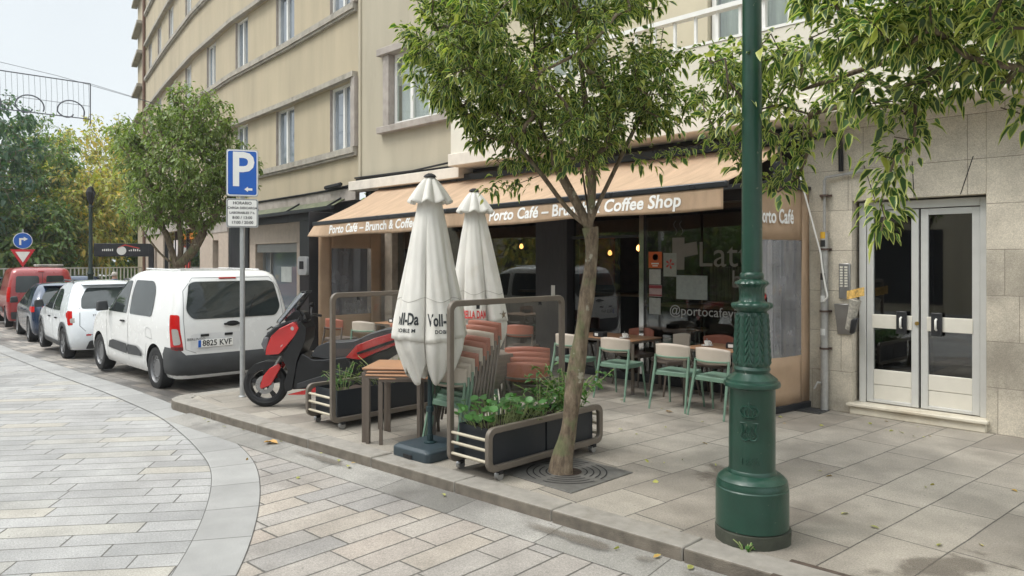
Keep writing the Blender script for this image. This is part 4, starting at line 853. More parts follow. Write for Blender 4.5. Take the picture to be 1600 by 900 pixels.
for s_ in (-1, 1): reltube(mb, [(s_ * .048, .01), (s_ * .04, -.03), (s_ * .052, -.06), (s_ * .04, -.085), (s_ * .015, -.09), (0, -.075)]); reltube(mb, [(s_ * .02, -.04), (s_ * .035, -.06), (s_ * .02, -.072)], .0035)
mb.build('crown_emblem', m_green, lamp, smooth=60)
cf2 = cyl(.147, ca - .09, .53); vs, fs = text_data('1892', .058, bold=.001, spacing=1.15); mb = MB()
mb.add([cf2(x, y, .006) for x, y in vs], fs)
mb.build('year_relief', m_green, lamp, recalc=False)
o = mb  # relief letters get real depth
lamp.children[-1].modifiers.new('s', 'SOLIDIFY').thickness = .008
# little weed at the foot
# ------------------------------------------------------------------ parking sign
m_galv = mat('galvanised_steel', (.42, .43, .43), .45, .5, var=.1, scale=14)
ps = thing('parking_sign', 'blue and white P parking sign with time plate on a grey pole', 'road sign', (-9.54, 4.31, 0))
sn = Vector((.9, -.43)).normalized()               # face normal, towards the camera, turned a bit
sd = Vector((-sn.y, sn.x)) 
def pf(off, z0): return lambda u, v: (sn.x * off + sd.x * u, sn.y * off + sd.y * u, z0 + v)
def plate(mb, pl, o0, o1):
    n = len(pl); mb.add([pf(o0, 0)(u, v) for u, v in pl] + [pf(o1, 0)(u, v) for u, v in pl], [tuple(range(n)), tuple(range(2 * n - 1, n - 1, -1))] + [(i, i + n, (i + 1) % n + n, (i + 1) % n) for i in range(n)]); return mb
mb = MB(); mb.tube([(0, 0, -.1), (0, 0, 3.2)], .033, 16); mb.lathe([(.05, 0.0), (.05, .01), (.035, .02)], 14); mb.build('pole', m_galv, ps, smooth=50)
def plate_world(nm, x0, x1, z0, z1, o0, o1, m, r=.03, lab=None):
    mb = MB(); plate(mb, rrect(x0, x1, z0, z1, r), o0, o1); return mb.build(nm, m, ps, bevel=.002)
P1 = plate_world('blue_plate', -.2, .2, 2.66, 3.28, .036, .062, m_galv, .035)
mb = MB(); mb.add([pf(.064, 0)(u, v) for u, v in rrect(-.19, .19, 2.67, 3.27, .03)], [tuple(range(24))]); mb.build('border', m_wt, P1, recalc=False)
mb = MB(); mb.add([pf(.066, 0)(u, v) for u, v in rrect(-.178, .178, 2.682, 3.258, .025)], [tuple(range(24))]); mb.build('blue_field', mat('sign_blue', (.008, .10, .44), .35, var=.04), P1, recalc=False)
vs, fs = text_data('P', .62, bold=.012); mb = MB(); mb.add([pf(.068, 2.995)(x * .92 - .0, y * 1.02) for x, y in vs], fs); mb.build('lettering', m_wt, P1, recalc=False)
mb = MB(); mb.add([pf(.069, 2.755)(u + .075, v) for u, v in [(-.05, 0), (-.005, .035), (-.005, .015), (.05, .015), (.05, -.015), (-.005, -.015), (-.005, -.035)]], [(0, 6, 5, 4, 3, 2, 1)]); mb.build('arrow', m_wt, P1, recalc=False)
P2 = plate_world('time_plate', -.2, .2, 2.25, 2.63, .036, .06, m_galv, .03)
mb = MB(); mb.add([pf(.062, 0)(u, v) for u, v in rrect(-.185, .185, 2.262, 2.618, .02)], [tuple(range(24))]); mb.build('rim', m_dark, P2, recalc=False)
mb = MB(); mb.add([pf(.0635, 0)(u, v) for u, v in rrect(-.18, .18, 2.267, 2.613, .02)], [tuple(range(24))]); mb.build('white_field', m_wt, P2, recalc=False)
for k, tx in enumerate(['HORARIO', 'CARGA DESCARGA', 'LABORABLES 7 h.', '8:00 / 13:00', '17:00 / 20:00']):
    vs, fs = text_data(tx, .052 if k not in (1, 2) else .042, bold=.0012); mb = MB(); mb.add([pf(.065, 2.57 - k * .064)(x, y) for x, y in vs], fs); mb.build('lettering', m_dark, P2, recalc=False)

# ------------------------------------------------------------------ chairs
m_frg = mat('green_frame', (.15, .245, .18), .45, .0, var=.08); m_frt = mat('taupe_frame', (.135, .11, .09), .45, .2, var=.08)
m_be = mat('beige_shell', (.50, .43, .36), .55, var=.06, scale=3); m_te = mat('terracotta_shell', (.34, .115, .072), .5, var=.08, scale=3); m_gs = mat('green_seat', (.155, .25, .19), .5, var=.06)
m_ts = mat('taupe_seat', (.15, .12, .10), .5)
def make_chair(label, shell, frame, seatm):
    t = thing('terrace_chair', label, 'chair', group='terrace chairs of the cafe')
    # backrest: bent panel wrapping forward at the sides
    mb = MB()
    def bp(u, v):
        a = (u - .5) * 2; e = 1 - abs(a) ** 6 * .25; z = .70 + (v - .5) * .20 * (1 - .18 * a * a) + .01 * (1 - a * a)
        return (a * .228, -.235 - .02 * (z - .6) * 2 + .10 * a * a, z)
    mb.grid(bp, 20, 6); mb.build('backrest', shell, t, smooth=60, solid=.014, bevel=0)
    mb = MB(); mb.add([(x, y, .455 + .010 * (abs(x) / .22) ** 2) for x, y in rrect(-.225, .225, -.20, .23, .07, 6)] + [(x, y, .435) for x, y in rrect(-.225, .225, -.20, .23, .07, 6)], [tuple(range(28)), tuple(range(55, 27, -1))] + [(i, i + 28, (i + 1) % 28 + 28, (i + 1) % 28) for i in range(28)])
    mb.build('seat', seatm, t, bevel=.006)
    for s in (-1, 1):
        mb = MB(); mb.tube([(s * .215, .17, .44), (s * .235, .235, 0)], [.017, .012], 8, flat=(1, 1)); mb.build('leg', frame, t, smooth=50)
        mb = MB(); mb.tube([(s * .24, -.30, 0), (s * .225, -.205, .42), (s * .222, -.175, .54), (s * .222, -.165, .66)], [.012, .018, .018, .014], 8); mb.build('leg', frame, t, smooth=50)
    mb = MB(); mb.tube([(s_ * .222, -.155 - (1 - (s_) ** 2) * .105, .645) for s_ in [k / 6 - 1 for k in range(13)]], .015, 6, flat=(1, .7)); mb.build('back_band', frame, t, smooth=50)
    mb = MB(); mb.bar((-.215, -.19, .425), (.215, -.19, .425), .02, .03); mb.bar((-.21, .17, .425), (.21, .17, .425), .02, .03); mb.bar((-.215, -.19, .425), (-.215, .17, .425), .02, .03); mb.bar((.215, -.19, .425), (.215, .17, .425), .02, .03); mb.build('seat_frame', frame, t)
    return t
CH = {'bg': make_chair('x', m_be, m_frg, m_gs), 'tt': make_chair('x', m_te, m_frt, m_ts), 'bt': make_chair('x', m_be, m_frt, m_ts)}
used = set()
def chair(kind, x, y, rot, label, z=0):
    if kind not in used:
        used.add(kind); c = CH[kind]; c.location = (x, y, z); c.rotation_euler = (0, 0, rot); c['label'] = label; return c
    return dup(CH[kind], (x, y, z), rot, label)
chair('bg', -5.1, 7.86, R(6), 'beige backed green chair left of its pair at the square table by the lamp post')
chair('bg', -4.52, 7.84, R(-2), 'beige backed green chair directly left of the lamp post at the right table')
chair('bg', -6.02, 7.92, R(4), 'beige backed green chair behind the planter bush at the left table')
chair('bg', -6.78, 7.86, R(2), 'beige backed green chair half hidden behind the street tree trunk')
chair('bt', -5.70, 8.62, R(150), 'beige backed chair with dark frame standing against the shop window between the tables')
chair('tt', -5.15, 8.78, R(182), 'terracotta backed chair at the far side of the right terrace table')
chair('tt', -6.5, 8.88, R(178), 'terracotta backed chair at the far side of the left terrace table')
chair('tt', -8.3, 8.35, R(25), 'lone terracotta chair in front of the dark pillar behind the glass screen')
chair('bg', -10.55, 6.95, R(20), 'beige backed green chair seen behind the scooter seat')
chair('tt', -11.35, 6.9, R(10), 'terracotta chair left of the beige one behind the scooter')
chair('tt', -9.75, 7.15, R(15), 'terracotta chair right of the beige one behind the scooter')
seq = ['bg', 'bg', 'bg', 'tt', 'bt', 'tt', 'tt', 'bt', 'tt', 'tt']; ordn = ['bottom', 'second from bottom', 'third from bottom', 'fourth from bottom', 'fifth from bottom', 'sixth from bottom', 'seventh from bottom', 'third from top', 'second from top', 'topmost']
for i, k in enumerate(seq):
    chair(k, -5.55, 4.72 + i * .050, R(4), f'{ {"bg": "beige and green", "tt": "terracotta", "bt": "beige and taupe"}[k]} chair, {ordn[i]} in the tall leaning stack', i * .046)
for i in range(4):
    th = R(40); chair('tt', -5.30 - math.sin(th) * .05 * i, 5.40 + math.cos(th) * .05 * i, th, f'terracotta chair, {["bottom", "second", "third", "topmost"][i]} of the low stack of four behind the glass screen', i * .046)

# ------------------------------------------------------------------ tables
m_top = mat('terracotta_tabletop', (.36, .19, .10), .5, var=.10, scale=5); m_ttop = m_top
def make_table(label, w, d, h, cat='table', legw=.045):
    t = thing('terrace_table', label, cat, group='terrace tables of the cafe')
    mb = MB(); mb.box(-w / 2, w / 2, -d / 2, d / 2, h - .016, h); mb.build('tabletop', m_top, t, bevel=.004)
    mb = MB(); e = .02
    for a, b in (((-w / 2 + e, -d / 2 + e), (w / 2 - e, -d / 2 + e)), ((-w / 2 + e, d / 2 - e), (w / 2 - e, d / 2 - e)), ((-w / 2 + e, -d / 2 + e), (-w / 2 + e, d / 2 - e)), ((w / 2 - e, -d / 2 + e), (w / 2 - e, d / 2 - e))): mb.bar((*a, h - .031), (*b, h - .031), .03, .028)
    mb.build('frame', m_frt, t, bevel=.003)
    for sx in (-1, 1):
        for sy in (-1, 1): mb = MB(); mb.box(sx * (w / 2 - e) - legw / 2, sx * (w / 2 - e) + legw / 2, sy * (d / 2 - e) - legw / 4, sy * (d / 2 - e) + legw / 4, 0, h - .045); mb.build('leg', m_frt, t, bevel=.003)
    return t
T = make_table('long brown terrace table with coffee cup in front of the cafe doorway', 1.15, .68, .73); T.location = (-6.55, 8.46, 0)
T2 = make_table('square brown terrace table with coffee cup beside the lamp post', .72, .68, .73); T2.location = (-4.78, 8.36, 0)
dup(T2, (-10.55, 7.65, 0), R(5), 'brown table laid with napkin box behind the parked scooter')
T3 = make_table('brown topped table, topmost of the nested tables beside the umbrella', .62, .62, .745, legw=.05)
T3.location = (-6.28, 4.52, .0); T3.rotation_euler = (0, 0, R(40)); T3['group'] = 'nested spare tables'
nest = [(-6.25, 4.50, -.028, 43, 'second'), (-6.20, 4.48, -.056, 37, 'third'), (-6.14, 4.55, -.085, 47, 'lowest')]
T4 = make_table('nested table', .56, .60, .745, legw=.035)
for i, (x, y, z, a, w) in enumerate(nest):
    o = T4 if i == 0 else dup(T4, (0, 0, 0)); o.location = (x, y, 0); o.rotation_euler = (0, 0, R(a)); o['label'] = f'brown table, {w} of the four nested tables beside the umbrella'; o['group'] = 'nested spare tables'; o.scale = (1, 1, 1 + z / .745)
def cup(x, y, z, lab):
    t = thing('coffee_cup', lab, 'cup', (x, y, z)); mb = MB(); mb.lathe([(0, .014), (.022, .014), (.035, .04), (.038, .07), (.035, .07), (.03, .03), (0, .025)], 20); mb.tube([(.035, 0, .06), (.06, 0, .055), (.058, 0, .035), (.034, 0, .03)], .005, 6); mb.build('cup', m_wt, t, smooth=50)
    mb = MB(); mb.lathe([(0, .0), (.035, .0), (.075, .012), (.075, .016), (.03, .006), (0, .006)], 24); mb.build('saucer', m_wt, t, smooth=50)
    mb = MB(); mb.tube([(0, 0, .03), (.01, -.02, .1)], .006, 5); mb.build('spoon', m_galv, t)
cup(-6.25, 8.3, .73, 'white coffee cup and saucer on the long terrace table'); cup(-4.96, 8.3, .73, 'white coffee cup and saucer on the square table beside the lamp post')
def napk(x, y, z, lab, rot):
    t = thing('napkin_box', lab, 'napkin box', (x, y, z), rot); mb = MB(); mb.box(-.09, .09, -.05, .05, 0, .07); mb.build('box', m_dark, t, bevel=.008); mb = MB(); mb.add([(-.06, -.052, .015), (.0, -.052, .015), (.0, -.052, .055), (-.06, -.052, .055)], [(0, 1, 2, 3)]); mb.build('emblem', m_wt, t, recalc=False)
napk(-6.62, 8.22, .73, 'black napkin box with white emblem on the long table', 0); napk(-4.6, 8.32, .73, 'dark napkin box on the square table partly behind the lamp post', .3); napk(-10.6, 7.5, .73, 'dark napkin box on the table behind the scooter', .2)

# ------------------------------------------------------------------ planters with screens
m_fr = mat('taupe_tube', (.17, .145, .12), .42, .3, var=.08, scale=10); m_frc = mat('cream_tube', (.50, .45, .35), .4, .1)
m_box = mat('navy_panel', (.012, .016, .022), .38, var=.12, scale=4, bump=.05); m_soil = mat('potting_soil', (.035, .022, .015), .95, var=.4, scale=40, bump=.8)
m_cast = mat('caster_steel', (.35, .35, .35), .35, .7); m_rub = mat('rubber', (.015, .015, .016), .7, var=.15)
def loop_frame(y0, y1, z0, z1, r):
    return rrect(y0, y1, z0, z1, r, 7)
def planter(lab, x, y, rot, xtall, xlow, L):
    """local: length along +y from 0 to L; tall frame at x=xtall, low frame at x=xlow"""
    t = thing('planter_screen', lab, 'planter', (x, y, 0), rot, 'wheeled planters with glass screens')
    def fr(nm, xx, z1, w=.052):
        pl = loop_frame(0, L, .075, z1, .085); path = [(xx, a, b) for a, b in pl]; mb = MB(); n = len(path)
        inn = loop_frame(w, L - w, .075 + w, z1 - w, .045)
        vs = []; 
        for dx in (-.022, .022): vs += [(xx + dx, a, b) for a, b in pl] + [(xx + dx, a, b) for a, b in inn]
        fs = []
        for i in range(n):
            j = (i + 1) % n; fs += [(i, j, n + j, n + i), (2 * n + i, 3 * n + i, 3 * n + j, 2 * n + j), (i, 2 * n + i, 2 * n + j, j), (n + i, n + j, 3 * n + j, 3 * n + i)]
        mb.add(vs, fs); return mb.build(nm, m_fr, t, bevel=.006, seg=2)
    fr('tall_frame', xtall, 1.47); fr('low_frame', xlow, .445)
    a, b = min(xtall, xlow) + .03, max(xtall, xlow) - .03
    for k, (y0, y1) in enumerate(((.10, L / 2 - .01), (L / 2 + .01, L - .10))):
        mb = MB(); h = .41
        mb.box(a, b, y0, y1, .12, .14); mb.box(a, a + .01, y0, y1, .14, h); mb.box(b - .01, b, y0, y1, .14, h); mb.box(a + .01, b - .01, y0, y0 + .01, .14, h); mb.box(a + .01, b - .01, y1 - .01, y1, .14, h)
        bx = mb.build('trough', m_box, t)
        mb = MB(); mb.grid(lambda u, v: (a + .01 + (b - a - .02) * u, y0 + .01 + (y1 - y0 - .02) * v, .36 + .02 * noise.noise((u * 4, v * 7, k))), 10, 18); mb.build('soil', m_soil, bx, smooth=60)
    for yy, col in ((.026, m_frc), (L - .026, m_frc)):
        for z in (.16, .255, .34):
            mb = MB(); mb.tube([(xtall, yy, z), (xlow, yy, z)], .0135, 8); mb.build('cross_bar', col, t, smooth=50)
    mb = MB(); mb.add([(xtall, .05, .46), (xtall, L - .05, .46), (xtall, L - .05, 1.42), (xtall, .05, 1.42)], [(0, 1, 2, 3)]); mb.build('glass_screen', glass('screen_glass', tint=(.97, .98, .975), refl=.7, base_opacity=.012, basecol=(.5, .5, .5)), t)
    for yy in (.35, L - .35):
        mb = MB(); mb.tube([(xtall, yy, 1.425), (xtall, yy, 1.385)], .016, 10); mb.build('glass_clip', m_dark, t)
    for xx in (xtall, xlow):
        for yy in (.14, L - .14):
            mb = MB(); mb.tube([(xx - .022, yy, .035), (xx + .022, yy, .035)], .035, 14); cs = mb.build('caster', m_cast, t, smooth=40)
            mb = MB(); mb.box(xx - .03, xx + .03, yy - .02, yy + .025, .05, .08); mb.build('caster_fork', m_dark, cs)
    return t
planter('wheeled navy planter with nasturtiums and glass screen in front of the tree', -4.94, 4.06, R(1), 0, .48, 1.52)
planter('wheeled navy planter with sparse weeds and glass screen beside the scooter', -6.98, 4.12, R(1), 0, -.50, 1.52)

# ------------------------------------------------------------------ closed parasols
m_can = NT('parasol_canvas'); _p = m_can.pos(); _mp = m_can.node("ShaderNodeMapping"); _mp.inputs['Scale'].default_value = (1, 1, .3); m_can.t.links.new(_p, _mp.inputs['Vector'])
_f = m_can.noise(_mp.outputs[0], 8, 5); _c = m_can.mix(1.0, (.82, .80, .75), m_can.rng(_f, .25, .75, .9, 1.08), 'MULTIPLY'); _d = m_can.rng(m_can.noise(_p, 3, 5), .55, .75, 0, .3, True); _c = m_can.mix(_d, _c, (.62, .56, .46))
m_can.set(Base_Color=_c, Roughness=.9); m_can.bump(m_can.noise(_mp.outputs[0], 14, 4), .25, .02)
_tl = m_can.node("ShaderNodeBsdfTranslucent"); m_can.t.links.new(_c, _tl.inputs[0]); _m = m_can.node("ShaderNodeMixShader"); _m.inputs[0].default_value = .25; m_can.l(m_can.b, 0, _m, 1); m_can.l(_tl, 0, _m, 2); m_can.l(_m, 0, m_can.out, 0); m_can = m_can.m
m_pole = mat('dark_green_pole', (.018, .04, .045), .4, .2); m_base = mat('plastic_base', (.03, .045, .055), .45, var=.1)
def parasol(lab, x, y, a0, lean, texts, with_base=True, zdrop=0.0, seed=1):
    t = thing('closed_parasol', lab, 'parasol', (x, y, 0), 0, 'closed white parasols'); lx, ly = lean; NP = 6; rp = random.Random(seed)
    tipz = [rp.uniform(-.03, .05) for _ in range(NP)]
    def ax(z): return (lx * z, ly * z)
    def rad(z):
        ks = [(2.58, .04), (2.4, .10), (2.1, .165), (1.8, .225), (1.5, .285), (1.3, .32), (1.12, .345), (1.0, .34), (.6, .22)]
        for (z1, r1), (z0, r0) in zip(ks, ks[1:]):
            if z >= z0: f = (z - z0) / (z1 - z0); return r0 + (r1 - r0) * f
        return ks[-1][1]
    def surf(a, z, out=0):
        ph = ((a - a0) / (2 * math.pi) * NP) % 1.0                        # 0 at a fold valley
        lobe = abs(math.sin(math.pi * ph)); cr = max(0, min(1, (2.45 - z) / 1.2))
        r = rad(z) * (1 - cr * .27 * (1 - lobe) ** 2.2 + .05 * cr * math.sin(a * 3 + 1)) + .006 * math.sin(a * 19 + z * 5) * cr + out
        c = ax(z); return (c[0] + math.cos(a) * r, c[1] + math.sin(a) * r, z)
    def hem(a):
        ph = ((a - a0) / (2 * math.pi) * NP); k = int(math.floor(ph)) % NP; f = ph - math.floor(ph)
        return 1.09 + zdrop - .012 * math.cos(2 * math.pi * f) + tipz[k] * .6
    mb = MB(); mb.grid(lambda u, v: surf(a0 + 2 * math.pi * u, 2.56 + (hem(a0 + 2 * math.pi * u) - 2.56) * v), 160, 36); cn = mb.build('canopy', m_can, t, smooth=70, solid=.004)
    # turned-in lower folds with hanging points
    def low(u, v):
        a = a0 + 2 * math.pi * u; ph = (u * NP) % 1; k = int(u * NP) % NP; lobe = abs(math.sin(math.pi * ph)); tip = .67 + zdrop * .6 + .07 * ((k * 37) % 5) / 5
        zb = .90 + zdrop - (.90 + zdrop - tip) * lobe ** .8; z = 1.25 + (zb - 1.25) * v; x_, y_, _ = surf(a, z); c = ax(z); f = .95 - .24 * max(0, (1.12 - z) / .45) ** 1.3 + .05 * math.sin(a * 11 + z * 9) * v
        return (c[0] + (x_ - c[0]) * f, c[1] + (y_ - c[1]) * f, z)
    mb = MB(); mb.grid(low, 168, 14); mb.build('hanging_folds', m_can, t, smooth=70, solid=.004)
    # top vent cap
    def cap(u, v):
        a = 2 * math.pi * u; z = 2.60 - .225 * v - .03 * v * abs(math.sin(4 * a)); r = .035 + (.125 + .055 * abs(math.cos(4 * a))) * v ** .8; c = ax(z); return (c[0] + math.cos(a) * r, c[1] + math.sin(a) * r, z)
    mb = MB(); mb.grid(cap, 96, 10); mb.build('vent_cap', m_can, t, smooth=70, solid=.004)
    c = ax(2.61); mb = MB(); mb.lathe([(0, 0), (.062, 0), (.05, .02), (.02, .035), (0, .035)], 18, (c[0], c[1], 2.60)); mb.build('top_cap', m_dark, t, smooth=40)
    mb = MB(); mb.tube([(0, 0, .02), (ax(2.6)[0], ax(2.6)[1], 2.6)], .023, 14); mb.lathe([(.03, 0), (.036, .005), (.036, .05), (.028, .055)], 14, (0, 0, .40)); mb.lathe([(.06, 0), (.06, .02), (.03, .03), (.03, .09)], 16, (0, 0, .1)); mb.build('pole', m_pole, t, smooth=40)
    if with_base:
        mb = MB(); hw = .255; ang = R(3); lo = rotz(rrect(-hw, hw, -hw, hw, .05), ang); up = rotz(rrect(-hw + .03, hw - .03, -hw + .03, hw - .03, .05), ang); n = len(lo)
        mb.add([(a_, b_, 0) for a_, b_ in lo] + [(a_, b_, .085) for a_, b_ in lo] + [(a_, b_, .11) for a_, b_ in up], [tuple(range(n))] + [(i, i + n, (i + 1) % n + n, (i + 1) % n) for i in range(n)] + [(i + n, i + 2 * n, (i + 1) % n + 2 * n, (i + 1) % n + n) for i in range(n)] + [tuple(range(3 * n - 1, 2 * n - 1, -1))])
        bs = mb.build('base', m_base, t, bevel=.008); mb = MB(); mb.box(-.06, .06, -hw - .012, -hw + .02, .015, .045); mb.build('grip', m_dark, bs)
    mb = MB()
    for z in (1.46,): mb.tube([surf(2 * math.pi * k / 160, z + .02 * math.cos((2 * math.pi * k / 160 - a0) * NP), .003) for k in range(161)], .0025, 4, caps=False)
    mb.build('seam', mat('seam', (.4, .38, .34), .9), t)
    for (tx, size, ac, zc, m, kw, xs) in texts:
        text_obj('lettering', tx, size, lambda u, v: surf(ac + u * xs / (rad(zc) * .95), zc + v, .006), m, t, **kw)
    return t, surf
ac1 = math.atan2(-4.3, 5.5); w8 = 2 * math.pi / 8
m_ink = mat('black_ink', (.02, .025, .028), .7); m_redink = mat('red_ink', (.62, .03, .03), .7); m_gold = mat('bronze_ink', (.22, .17, .11), .7)
tx1 = [('oll-Da', .15, ac1 - R(40), 1.285, m_ink, dict(bold=.004), .56), ('DOBLE M', .046, ac1 - R(41), 1.185, m_ink, dict(bold=.0012, spacing=1.1), .9),
       ('Voll-Da', .15, ac1 + R(20), 1.275, m_ink, dict(bold=.004), .56), ('DOBLE M', .046, ac1 + R(24), 1.175, m_ink, dict(bold=.0012, spacing=1.1), .9)]
parasol('closed white parasol with black lettering standing on a dark plastic base', -5.50, 4.30, ac1 - R(11), (0.0, 0.0), tx1, True, 0, 1)
ac2 = math.atan2(-5.62, 6.4)
tx2 = [('TRELLA DAM', .115, ac2 - R(12), 1.22, m_redink, dict(bold=.004), .46), ('ES', .115, ac2 + R(74), 1.22, m_redink, dict(bold=.004), .46)]
p2, s2 = parasol('closed white parasol with red lettering behind the front parasol', -6.22, 5.62, ac2 + R(20), (-.035, -.02), tx2, False, .04, 5)
mb = MB(); mb.add([s2(ac2 + R(50) + math.cos(R(90 + k * 36)) * (.055 if k % 2 == 0 else .022) / .3, 1.22 + math.sin(R(90 + k * 36)) * (.055 if k % 2 == 0 else .022), .008) for k in range(10)] + [s2(ac2 + R(50), 1.22, .008)], [(k, (k + 1) % 10, 10) for k in range(10)]); mb.build('star', m_gold, p2, recalc=False)

# ------------------------------------------------------------------ scooter
m_red = mat('red_paint', (.46, .010, .010), .22, var=.05, coat=.8); m_pl = mat('black_plastic', (.009, .0095, .011), .38, var=.15, scale=12); m_sat = mat('seat_vinyl', (.045, .046, .05), .55, var=.15); m_tyre = mat('tyre', (.012, .012, .013), .75, var=.2, scale=30, bump=.3)
scd = Vector((-.70, -.714)); sct = thing('parked_scooter', 'red and black maxi scooter parked on the pavement beside the van', 'scooter', (-8.71, 4.24, 0), math.atan2(scd.y, scd.x))
def S(px, py): return (-(px - 414) / 125.5, (636 - py) / 125.5)
def SP(pts): return [S(*p) for p in pts]
def body(nm, pts, w, m, bev=.02, y0=None, r=.0, parent=sct, lab=None):
    pl = SP(pts); pl = rpoly(pl, r, 4) if r else pl; mb = MB(); mb.prism(pl, -w if y0 is None else y0, w, 'xz'); return mb.build(nm, m, parent, bevel=bev, seg=3)
def wheel(nm, x, r, parent, w=.055):
    mb = MB(); ri = r * .70; mb.lathe([(ri, -w * .75), (r * .82, -w), (r * .94, -w * .8), (r, -w * .3), (r, w * .3), (r * .94, w * .8), (r * .82, w), (ri, w * .75)], 44, (x, 0, r), axis='y', ring=True); wh = mb.build(nm, m_tyre, parent, smooth=40)
    mb = MB(); mb.lathe([(ri * .93, -.04), (ri * 1.02, -.045), (ri * 1.02, .045), (ri * .93, .04), (ri * .90, 0)], 40, (x, 0, r), axis='y', ring=True)
    for k in range(5):
        a = k * 2 * math.pi / 5 + .3
        for s_ in (-.10, .10): mb.bar((x + .04 * math.cos(a), .01, r + .04 * math.sin(a)), (x + ri * .95 * math.cos(a + s_), .01, r + ri * .95 * math.sin(a + s_)), .03, .012, up=(0, 1, 0))
    mb.tube([(x, -.05, r), (x, .05, r)], .04, 16); mb.build('rim', m_black, wh, smooth=35)
    mb = MB(); mb.lathe([(.06, .052), (.115, .052), (.115, .056), (.06, .056)], 32, (x, 0, r), axis='y', ring=True); mb.build('brake_disc', mat('disc_steel', (.35, .35, .35), .3, .9), wh, smooth=35)
wheel('front_wheel', 0, .278, sct); wheel('rear_wheel', -1.54, .278, sct, .065)
body('front_fender', [(386, 586), (389, 578), (399, 569), (415, 564), (430, 565), (437, 570), (424, 576), (408, 577), (397, 583)], .075, m_pl, .02, r=.01)
for s_ in (-1, 1):
    mb = MB(); pl = rpoly(SP([(437, 567), (441, 573), (425, 601), (410, 607), (408, 603), (413, 587), (423, 575)]), .01); mb.prism(pl, s_ * .062, s_ * .10, 'xz'); mb.build('fork_guard', m_red, sct, bevel=.012)
    mb = MB(); mb.tube([(0, s_ * .075, .278), (-.22, s_ * .075, .66)], .02, 8); mb.build('fork_leg', mat('disc_steel', (.35, .35, .35), .3, .9), sct, smooth=40)
    pl = rpoly(SP([(464, 502), (473, 511), (466, 524), (443, 551), (418, 554), (420, 542), (429, 524), (443, 512)]), .015); mb = MB(); mb.prism(pl, s_ * .11, s_ * .215, 'xz')
    # taper the panel towards the nose
    mb.v = [(x, y * (1 - .55 * max(0, x + .17) / .2 * 1.0) if True else y, z) for x, y, z in mb.v]; pan = mb.build('front_panel', m_red, sct, bevel=.025, seg=3)
body('nose', [(411, 536), (414, 528), (422, 519), (432, 509), (450, 502), (466, 498), (474, 506), (474, 540), (448, 556), (424, 556), (418, 551)], .13, m_pl, .04, r=.02)
body('headlight', [(411, 537), (417, 526), (424, 526), (421, 545), (417, 549)], .135, mat('lamp_lens', (.12, .12, .13), .08, var=.05), .015)
body('leg_shield', [(474, 500), (484, 512), (482, 532), (470, 560), (462, 606), (452, 609), (450, 596), (456, 575), (446, 556), (462, 530)], .21, m_pl, .035, r=.02)
body('floor_tunnel', [(462, 606), (468, 566), (476, 550), (492, 560), (510, 560), (545, 556), (552, 565), (550, 590), (520, 600)], .19, m_pl, .035, r=.02)
for s_ in (-1, 1):
    mb = MB(); mb.prism(rpoly(SP([(455, 613), (470, 609), (520, 596), (542, 587), (540, 592), (522, 604), (480, 613)]), .006), s_ * .18, s_ * .215, 'xz'); mb.build('lower_trim', m_red, sct, bevel=.012)
    mb = MB(); mb.prism(rpoly(SP([(470, 596), (530, 577), (548, 576), (548, 582), (530, 586), (470, 604)]), .006), s_ * .19, s_ * .225, 'xz'); mb.build('step_board', mat('step_rubber', (.035, .036, .04), .6), sct, bevel=.01)
    mb = MB(); mb.prism(rpoly(SP([(543, 557), (560, 538), (588, 527), (640, 512), (668, 508), (662, 520), (622, 537), (588, 550), (566, 560)]), .012), s_ * .10, s_ * .19, 'xz'); mb.v = [(x, y * (1 - .35 * max(0, -x - 1.3) / .7), z) for x, y, z in mb.v]; mb.build('tail_panel', m_red, sct, bevel=.02, seg=3)
    mb = MB(); mb.prism(SP([(560, 549), (600, 535), (640, 522), (640, 525), (600, 540), (562, 552)]), s_ * .185, s_ * .195, 'xz'); mb.build('tail_stripe', m_pl, sct)
    c = S(463, 512); mb = MB(); mb.lathe([(0, 0), (.024, 0), (.024, .004), (0, .006)], 16, (c[0], s_ * .21, c[1]), axis='y'); mb.build('round_badge', m_galv, sct); c = S(447, 540); mb = MB(); mb.lathe([(0, 0), (.024, 0), (.024, .004), (0, .006)], 16, (c[0], s_ * .19, c[1]), axis='y'); mb.build('round_badge', m_galv, sct)
body('rear_body', [(545, 556), (570, 558), (600, 548), (640, 530), (650, 533), (600, 566), (560, 592), (548, 592)], .14, m_pl, .03, r=.02)
body('seat', [(488, 556), (497, 541), (512, 534), (535, 534), (556, 532), (576, 522), (604, 514), (640, 509), (642, 514), (600, 526), (566, 541), (546, 557), (515, 560)], .15, m_sat, .035, r=.03)
body('engine', [(548, 590), (590, 575), (620, 590), (612, 612), (560, 612), (545, 600)], .10, m_pl, .02, r=.02)
mb = MB(); a_, b_ = S(560, 600), S(640, 585); mb.tube([(a_[0], -.17, a_[1]), (b_[0], -.19, b_[1])], [.04, .055], 14); mb.build('exhaust', m_dark, sct, smooth=40)
body('tail_light', [(660, 509), (670, 508), (666, 518), (658, 520)], .07, mat('red_lens', (.45, .01, .01), .15), .008)
mb = MB()
def ws(u, v):
    a = (u - .5) * 2; x0, z0 = S(430, 505); x1, z1 = S(468, 457); x = x0 + (x1 - x0) * v - .10 * a * a; return (x, a * .19 * (1 - .35 * v ** 2), z0 + (z1 - z0) * v)
mb.grid(ws, 16, 10); mb.build('windscreen', glass('smoked_screen', tint=(.5, .52, .54), refl=1.2), sct, smooth=60, solid=.006)
mb = MB(); ed = [ws(0, k / 8) for k in range(9)] + [ws(k / 8, 1) for k in range(1, 9)] + [ws(1, 1 - k / 8) for k in range(1, 9)]; mb.tube(ed, .008, 6); mb.build('screen_edge', m_pl, sct, smooth=50)
